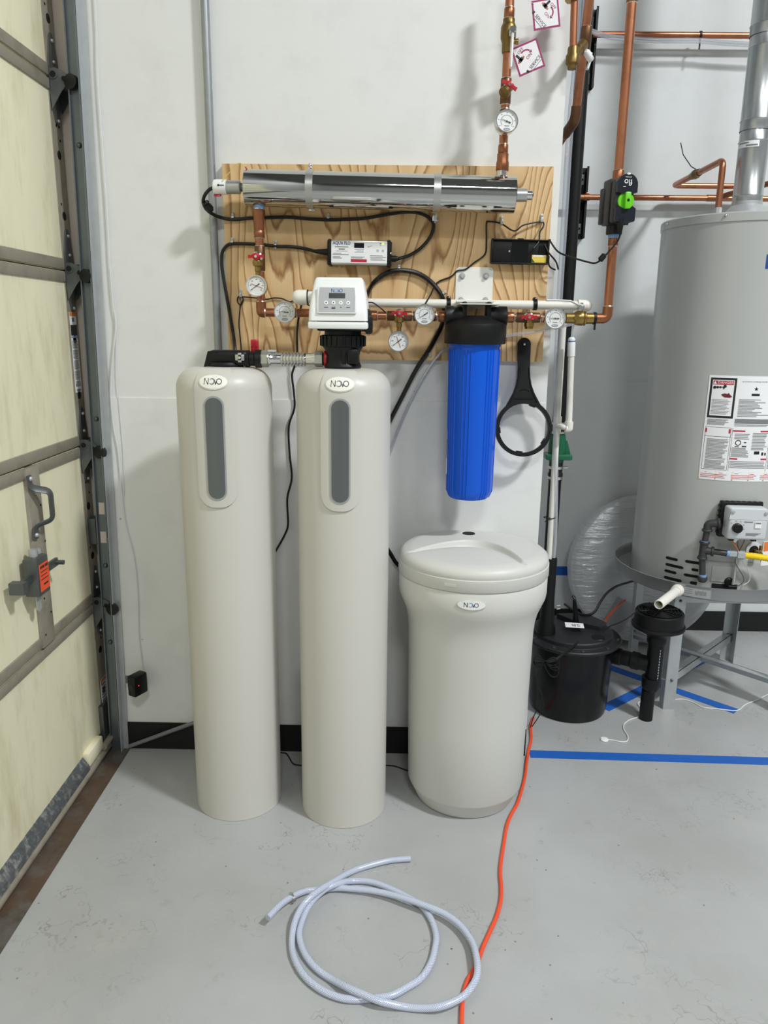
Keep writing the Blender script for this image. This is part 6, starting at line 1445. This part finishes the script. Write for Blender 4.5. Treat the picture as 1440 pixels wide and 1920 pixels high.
# ================================================================== sump, check valve and discharge
SX, SY = .722, 2.845; SZ = .315
t = thing('sump_basin', 'round black plastic sump basin with lid on the floor beside the brine tank', 'sump pump', (SX, SY, 0))
M = Matrix.Translation((SX, SY, 0))
g = G(); g.lathe([(.135, 0), (.148, .006), (.153, .03), (.163, SZ-.02), (.170, SZ-.014), (.170, SZ-.008)], M, 56); bk = build(g, 'bucket', 'black_gloss', t)
g = G(); g.lathe([(.186, SZ-.014), (.189, SZ-.010), (.189, SZ-.004), (.186, SZ), (.160, SZ+.001), (.156, SZ+.004), (.155, SZ+.018), (.150, SZ+.022), (.02, SZ+.024)], M, 64); ld = build(g, 'lid', 'black_lid', t)
g = G(); g.prism([(.02, .03), (.10, -.02), (.14, .03), (.10, .10), (.03, .13), (-.04, .12)], M, SZ+.020, SZ+.040); build(g, 'lid_dome', 'black_lid', ld, smooth=False)
g = G()
for k in range(10): a = R_(18+36*k); g.cyl((SX+.174*math.cos(a), SY+.174*math.sin(a), SZ), (SX+.174*math.cos(a), SY+.174*math.sin(a), SZ+.004), .006, n=8)
build(g, 'lid_screw', 'galv_dark', ld)
q = Wz(1122, 1192, SZ+.03); g = G(); g.lathe([(.030, SZ+.002), (.030, SZ+.020), (.026, SZ+.024)], Matrix.Translation((q.x, q.y, 0)), 24); build(g, 'lid_plug', 'black', ld)
q = Wz(1077, 1173, SZ+.043); Mq = Matrix.Translation((q.x, q.y, SZ+.0445)) @ Matrix.Rotation(R_(-8), 4, 'Z')
g = G(); g.box((0, 0, 0), (.072, .05, .001), Mq); sl_ = build(g, 'lid_sticker', 'paper', ld, smooth=False)
g = G(); g.text('SB', .034, lambda u, v, w: Mq @ Vector((-u+.005, -v, .0008)), w=0); build(g, 'sticker_lettering', 'ink', sl_, smooth=False)
g = G(); pp = [Wz(1083, 1205, SZ+.03), Wz(1060, 1222, SZ+.05), Wz(1040, 1238, SZ+.04), W(1022, 1241, 2.64), W(1006, 1244, 2.63)]; g.tube(smooth_path(pp, 6), .0042, 8); pc_ = build(g, 'power_cable', 'black_rubber', t)
g = G()
for (dx, s_) in ((0, 1), (3, .8), (-3, .7)):
    pp = [(1022, 1241), (1036, 1236+dx), (1048, 1240+dx), (1046, 1250+dx*2), (1035, 1251+dx), (1024, 1243), (1008, 1234+dx*2), (1001, 1240), (1008, 1249+dx), (1022, 1242)]
    g.tube(smooth_path([W(x, y, 2.63) for x, y in pp], 5), .0024, 6)
g.tube(smooth_path([W(x, y, 2.62) for x, y in ((1020, 1244), (1026, 1258), (1034, 1268), (1044, 1268), (1048, 1255), (1040, 1246))], 5), .002, 6)
build(g, 'cable_bundle', 'black_rubber', t)
g = G(); g.tube(smooth_path([W(x, y, 2.62) for x, y in ((1018, 1246), (1008, 1268), (1006, 1282), (1017, 1302), (1010, 1324), (1000, 1345))]+[Wz(994, 1366, .004)], 6), .002, 6)
g.tube(smooth_path([W(x, y, 2.63) for x, y in ((1000, 1268), (1010, 1290), (1019, 1318), (1012, 1340))]+[Wz(998, 1362, .004)], 6), .002, 6); build(g, 'loose_wire', 'black_rubber', t)
g = G(); q0 = Wz(1080, 1168, SZ+.03); q1 = W(1077, 1125, q0.y); g.turn(q0, q1, [(.012, 0), (.010, .3), (.0085, .5), (.0095, .7), (.006, 1)], 10); g.tube(smooth_path([q1, W(1073, 1118, q0.y), W(1078, 1119, q0.y), W(1080, 1130, q0.y-.01), W(1083, 1150, q0.y-.015), W(1087, 1185, q0.y-.02)], 6), .002, 6); build(g, 'float_plug', 'black', t)
# big inlet pipe standing on the lid
ix = W(1033, 1060, YS_+.0); t = thing('inlet_pipe', 'wide open black pipe standing on the sump lid', 'pipe', Wz(1022, 1185, SZ+.02))
zi1 = W(1034, 1046, YS_).z; ic = Vector((W(1033, 1050, YS_).x, YS_, 0))
g = G(); g.lathe([(.036, SZ+.02), (.034, SZ+.05), (.0265, SZ+.10), (.0235, SZ+.16), (.0235, zi1-.002), (.0228, zi1), (.0195, zi1), (.0195, zi1-.10)], Matrix.Translation(ic), 32, False); build(g, 'pipe', 'black', t)
# discharge pipe with check valve
YQ = 2.90; dx_ = (W(1038, 960, YQ).x+W(1039, 900, YQ).x)/2
zz2 = lambda y: W(1040, y, YQ).z
t = thing('discharge_pipe', 'black sump discharge pipe running up behind the wall edge', 'pipe', (dx_, YQ, SZ+.02))
g = G(); g.cyl((dx_, YQ, SZ+.02), (dx_, YQ, zz2(880)), .0245, n=28); build(g, 'lower_pipe', 'black', t)
g = G(); g.cyl((dx_, YQ, zz2(815)), (dx_, YQ, 3.6), .0245, n=28); build(g, 'upper_pipe', 'black', t)
g = G(); g.turn((dx_, YQ, zz2(900)), (dx_, YQ, zz2(864)), [(.026, 0), (.0285, .05), (.0285, .35), (.0255, .42), (.0255, .5), (.0265, .55), (.0265, 1)], 26); rb = build(g, 'rubber_boot', 'black_rubber', t)
g = G()
for y in (895, 876): g.cyl((dx_, YQ, zz2(y+2.5)), (dx_, YQ, zz2(y-2.5)), .0292 if y > 880 else .0275, n=28)
g.cyl((dx_+.028, YQ-.004, zz2(876)), (dx_+.045, YQ-.004, zz2(876)), .004, n=8); build(g, 'hose_clamp', 'chrome', rb)
t = thing('check_valve', 'green plastic check valve on the black discharge pipe', 'valve', (dx_, YQ, zz2(866)))
g = G(); g.turn((dx_, YQ, zz2(866)), (dx_, YQ, zz2(814)), [(.0275, 0), (.029, .15), (.034, .3), (.034, .6), (.029, 1)], 28); g.box((dx_+.004, YQ, zz2(855)), (.10, .075, .022), None, .006); g.prism([(.028, zz2(851)), (.062, zz2(851)), (.046, zz2(826)), (.028, zz2(822))], Matrix(((1, 0, 0, dx_-.01), (0, 0, 1, YQ), (0, 1, 0, 0), (0, 0, 0, 1))), -.008, .008); build(g, 'valve_body', 'green', t)
g = G(); g.cyl((dx_, YQ, zz2(812)), (dx_, YQ, zz2(808)), .029, n=28); g.cyl((dx_, YQ, zz2(795)), (dx_, YQ, zz2(791)), .029, n=28); build(g, 'hose_clamp', 'chrome', t)
for j, (dxp, lb__) in enumerate(((0, 'clear tube hanging in front of the black discharge pipe, nearest the wall edge'), (7, 'second clear tube hanging in front of the black discharge pipe'))):
    cable('drain_tube', [(1090+dxp, -50), (1084+dxp, 60), (1074+dxp, 150), (1064+dxp, 260), (1056+dxp*.9, 400), (1050+dxp*.8, 500), (1044+dxp*.7, 620), (1040+dxp*.6, 760), (1042+dxp*.3, 900), (1041+dxp*.2, 1000), (1038+dxp*.2, 1046)], 2.79+.015*j, .0058, 'clear_tube', lb__, 'tube')
# sump side connection and floor drain body
DX, DY = 1.024, 2.75; M = Matrix.Translation((DX, DY, 0))
t = thing('floor_drain', 'black drain body with round grate on a short stub, next to the sump', 'drain', (DX, DY, 0))
zt4 = .462
g = G(); g.lathe([(.026, 0), (.026, .125)], Matrix.Translation((DX-.012, DY, 0)), 28); build(g, 'foot_pipe', 'black', t)
g = G(); g.lathe([(.027, .125), (.034, .14), (.036, .165), (.036, .18)], Matrix.Translation((DX-.006, DY, 0)), 28); g.lathe([(.031, .17), (.031, .33)], M, 28); build(g, 'upright_pipe', 'black', t)
g = G(); g.lathe([(.035, .325), (.037, .33), (.037, .352), (.045, .362), (.072, .378), (.098, .392), (.100, .398), (.098, .404), (.092, .406), (.090, .452), (.086, .455)], M, 44); bw_ = build(g, 'bowl', 'black', t)
g = G(); g.lathe([(.086, .448), (.086, .457), (.001, .458)], M, 44, False); gr = build(g, 'grate', 'black_gloss', t)
g = G()
for rr in (.03, .042, .054, .066, .078): g.ring(Matrix.Translation((DX, DY, .459)), rr, .0022, 36, 5)
for k in range(8): a = R_(45*k+10); g.tube([(DX+.012*math.cos(a), DY+.012*math.sin(a), .459), (DX+.082*math.cos(a), DY+.082*math.sin(a), .459)], .003, 5)
g.cyl((DX-.035, DY+.035, .456), (DX-.035, DY+.035, .468), .02, n=18); build(g, 'grate_rib', 'black', gr)
g = G(); pj = Vector((SX+.15, SY-.01, .235)); g.turn(pj, (DX-.02, DY, .235), [(.034, 0), (.034, .3), (.030, .33), (.030, .55), (.035, .58), (.035, .75), (.031, .78), (.031, 1)], 26); build(g, 'side_pipe', 'black', t)
g = G(); mpd = cyl_map(DX, DY, .031); 
for k in range(14): g.strip(mpd, rect_cols(.006, .009, .30-.0115*k, .307-.0115*k, 1), 0, .0006)
build(g, 'pipe_print', 'ink_light', t, smooth=False)
cable('sensor_wire', [(1195, 1144, 2.70), (1180, 1157, 2.72), (1160, 1168, 2.75), (1144, 1174, 2.78), (1130, 1183, 2.8)], 2.75, .0024, 'charcoal', 'dark thin wire from the drain grate to the sump lid', 'wire')
cable('pump_cable', [(1058, 1132, 2.98), (1085, 1150, 2.95), (1103, 1153, 2.92), (1116, 1146, 2.92), (1126, 1128, 2.95), (1138, 1112, 3.0), (1155, 1100, 3.1), (1175, 1093, 3.3), (1200, 1086, 3.5)], 2.95, .0055, 'black_rubber', 'thick black cable curving from the sump towards the stand')
cable('red_cord', [(1126, 1180, 3.0), (1134, 1166, 3.05), (1145, 1150, 3.12), (1158, 1137, 3.2), (1172, 1125, 3.35)], 3.1, .0045, 'orange_cord', 'short stretch of orange-red cord behind the sump', 'cord')
for y in (1136, 1142):
    g = G(); q = W(1044, y, YQ-.025); g.ring(frame((dx_, YQ, q.z), (1, 0, 0), (0, .15, 1)), .0255, .0018, 26, 5); g.tube([q, q+Vector((.012, -.006, .004))], .0018, 5)
    one(g, 'zip_tie', 'white_plastic', 'upper of the two white zip ties on the black discharge pipe' if y == 1136 else 'lower of the two white zip ties on the black discharge pipe', 'zip tie')
# ================================================================== wrapped coil leaning on the far wall
cc = Vector((W(1205, 1065, 3.54).x, 3.545, .372)); tilt = math.atan2(.12, .7)
M = Matrix.Translation(cc) @ Matrix.Rotation(R_(90)-tilt, 4, 'X')
t = thing('wrapped_coil', 'big coil of white tubing wrapped in clear film, leaning on the far wall', 'coil', (cc.x, 3.48, 0))
g = G()
cp_ = []
for k in range(15*36+1):
    tt = k/36; lay = int(min(tt, 14.999))//5; w_ = tt-5*lay; rr = .21+.024*(w_ if lay % 2 == 0 else 5-w_); cp_.append(M @ Vector((rr*math.cos(2*PI*tt), rr*math.sin(2*PI*tt), -.028+.028*min(2, tt/5))))
g.tube(cp_, .0118, 6)
build(g, 'tubing', 'coil', t)
g = G(); g.lathe([(.10, .046), (.17, .05), (.20, .052), (.335, .05), (.356, .038), (.362, .0), (.356, -.038), (.335, -.05), (.20, -.052), (.10, -.046)], M, 64, False); g.lathe([(.001, .044), (.10, .046)], M, 40, False); build(g, 'film_wrap', 'film', t)
Ml = M @ Matrix.Translation((-.12, -.22, .0535)) @ Matrix.Rotation(R_(-28), 4, 'Z'); g = G(); g.box((0, 0, 0), (.10, .15, .001), Ml); build(g, 'label', 'panel_grey', t, smooth=False)
# ================================================================== things on the floor
def tape(p, q, w, label, group, z=.0008):
    p = Vector((p[0], p[1], 0)); q = Vector((q[0], q[1], 0)); d = (q-p).normalized(); n_ = Vector((-d.y, d.x, 0))*w/2
    k = 10; g = G(); vs_ = []
    for i in range(k+1):
        c = p.lerp(q, i/k); j = .0016*random.uniform(-1, 1)
        for s_ in (-1, 1):
            for zz_ in (0.0002, z): v = c+n_*s_+d*j; vs_.append((v.x, v.y, zz_))
    fs_ = []
    for i in range(k):
        a = 4*i; b = a+4
        fs_ += [(a+1, b+1, b+3, a+3), (a, a+1, b+1, b), (a+2, b+2, b+3, a+3)]
    fs_ += [(0, 2, 3, 1), (4*k, 4*k+1, 4*k+3, 4*k+2)]
    g.add(vs_, fs_); return one(g, 'masking_tape', 'blue_tape', label, 'tape', group, smooth=False)
tape((.505, 2.474), (3.2, 2.42), .05, 'long strip of blue tape across the floor right of the brine tank', 'blue tape strips')
tape((.865, 2.822), (1.50, 3.35), .05, 'blue floor tape running back diagonally under the heater stand', 'blue tape strips')
tape((.96, 3.25), (1.40, 2.822), .05, 'blue floor tape running forward diagonally under the heater stand', 'blue tape strips', .0016)
one(slab(.55, 1.45, Y1-.0048, Y1-.0037, .284, .331), 'masking_tape', 'blue_tape', 'strip of blue tape on the far wall behind the wrapped coil', 'tape', 'blue tape strips', smooth=False)
# leak sensor puck and cord
t = thing('leak_sensor', 'small white leak sensor puck with thin cord on the floor', 'sensor', Wz(1133, 1387, 0))
q = Wz(1133, 1388, .0); g = G(); g.lathe([(.014, .0005), (.0155, .003), (.013, .0075), (.004, .009)], Matrix.Translation((q.x, q.y, 0)), 24); build(g, 'puck', 'white_plastic', t)
pp = [(1137, 1386), (1150, 1388), (1166, 1391), (1176, 1389), (1177, 1380), (1170, 1368), (1170, 1358), (1180, 1350), (1195, 1345), (1206, 1338), (1200, 1326), (1196, 1319), (1202, 1315), (1215, 1313), (1240, 1314), (1262, 1312), (1280, 1311), (1298, 1316), (1318, 1326), (1345, 1329), (1370, 1332), (1385, 1331), (1398, 1321), (1420, 1312), (1440, 1302), (1465, 1292)]
g = G(); g.tube(smooth_path([Wz(x, y, .0028) for x, y in pp], 5), .0024, 6); build(g, 'cord', 'white_cord', t)
# orange extension cord
pp = [(1003, 1338), (995, 1352), (996, 1372), (993, 1392), (989, 1415), (982, 1440), (976, 1465)]
oc = [(1000, 1345), (995, 1362), (996, 1385), (991, 1408), (987, 1432), (985, 1452), (979, 1478), (970, 1506), (957, 1530), (950, 1550), (945, 1580), (940, 1612), (938, 1638), (940, 1662), (939, 1688), (931, 1718), (917, 1750), (905, 1777), (897, 1800), (886, 1822), (876, 1840), (868, 1868), (866, 1900), (865, 1940), (863, 2000)]
g = G(); g.tube(smooth_path([Wz(x, y, .0056) for x, y in oc], 6), .0054, 10); one(g, 'extension_cord', 'orange_cord', 'orange extension cord running forward across the floor', 'cord')
cable('floor_wire', [(520, 1405, 2.455)]*1+[(536, 1411, 2.44), (545, 1420, 2.40), (553, 1433, 2.36), (575, 1436, 2.35)], 2.4, .0022, 'black_rubber', 'thin black wire on the floor between the two tall tanks', 'wire') if False else None
g = G(); g.tube(smooth_path([Wz(x, y, .003) for x, y in ((515, 1411), (535, 1412), (542, 1420), (548, 1430), (556, 1434), (580, 1435), (650, 1434), (725, 1435), (742, 1437), (762, 1444), (790, 1452))], 5), .0023, 6); one(g, 'floor_wire', 'black_rubber', 'thin black wire lying on the floor behind the tall tanks', 'wire')
# clear braided hose
hp = [(769.6, 1610), (733, 1613), (697, 1621.5), (660, 1634), (624, 1654), (592, 1674), (567, 1699), (552, 1731), (547, 1768), (552, 1797), (570, 1829), (599, 1854), (632, 1869), (660.5, 1874), (697, 1872), (733, 1867), (762, 1852), (790.5, 1833), (808.5, 1804), (816, 1775), (817.5, 1753), (808.5, 1724), (790.5, 1699), (769, 1685), (733, 1667), (697, 1654), (660.5, 1652), (631.6, 1657.6), (606, 1670), (581, 1695.5), (567, 1724), (561, 1753), (570, 1786), (592, 1815), (621, 1836), (653, 1852.6), (682, 1865), (715, 1878), (754, 1887), (790.5, 1890.5), (826.6, 1887), (862.7, 1872), (884, 1851), (895, 1825.5), (893, 1793), (884, 1764), (862.7, 1735), (834, 1713.6), (805, 1701), (769, 1688), (733, 1677.5), (697, 1670), (660.5, 1666.6), (632, 1665), (603, 1668), (577.5, 1670), (552, 1679), (527, 1695.5), (502, 1721)]
rh = .0083
lift = {4: 3.2, 5: 5.0, 6: 4.0, 7: 2.4, 13: 1.0, 14: 1.0, 22: 1.0, 23: 1.0, 27: 3.0, 28: 3.0, 29: 2.5, 35: 2.6, 36: 3.0, 37: 2.6, 40: 2.0, 41: 2.2, 42: 2.6, 43: 3.0, 44: 3.0, 45: 2.6, 46: 2.6, 47: 2.8, 48: 3.1, 49: 3.0, 50: 2.4, 51: 2.0, 52: 1.6, 53: 1.4, 56: 2.2, 57: 3.0, 58: 3.6}
pts = smooth_path([Wz(x, y, rh*lift.get(i, 1.05)) for i, (x, y) in enumerate(hp)], 6)
t = thing('braided_hose', 'clear braided hose coiled on the floor in front of the tanks', 'hose', Wz(715, 1770, 0))
n = 14; g = G(); g.tube(pts, rh, n); ho = build(g, 'hose', 'braid_hose', t)
me = ho.data; uvl = me.uv_layers.new(name='UVMap'); L_ = [0.0]
for i in range(1, len(pts)): L_.append(L_[-1]+(pts[i]-pts[i-1]).length)
for poly in me.polygons:
    idx = [me.loops[li].vertex_index for li in poly.loop_indices]; js = [v % n for v in idx]
    wrap = max(js)-min(js) > n/2
    for li, v in zip(poly.loop_indices, idx):
        j = v % n; j2 = j+n if (wrap and j < n/2) else j
        uvl.data[li].uv = (L_[min(v//n, len(L_)-1)]/(2*PI*rh)*3, j2/n*3)
ci = Wz(549, 1685, rh*2.0); dd = (Wz(552, 1679, 0)-Wz(527, 1695.5, 0)).normalized()
g = G(); g.turn(ci-dd*.004, ci+dd*.004, [(rh+.0012, 0), (rh+.0012, 1)], 18); g.box(ci+Vector((-.004, 0, rh+.005)), (.012, .006, .008), None, .001); build(g, 'hose_clamp', 'brushed', t)
g = G(); e0 = pts[-1]; e1 = (pts[-1]-pts[-3]).normalized(); g.cyl(e0, e0+e1*.0006, rh*.7, n=14); build(g, 'hose_bore', 'ink_light', t)
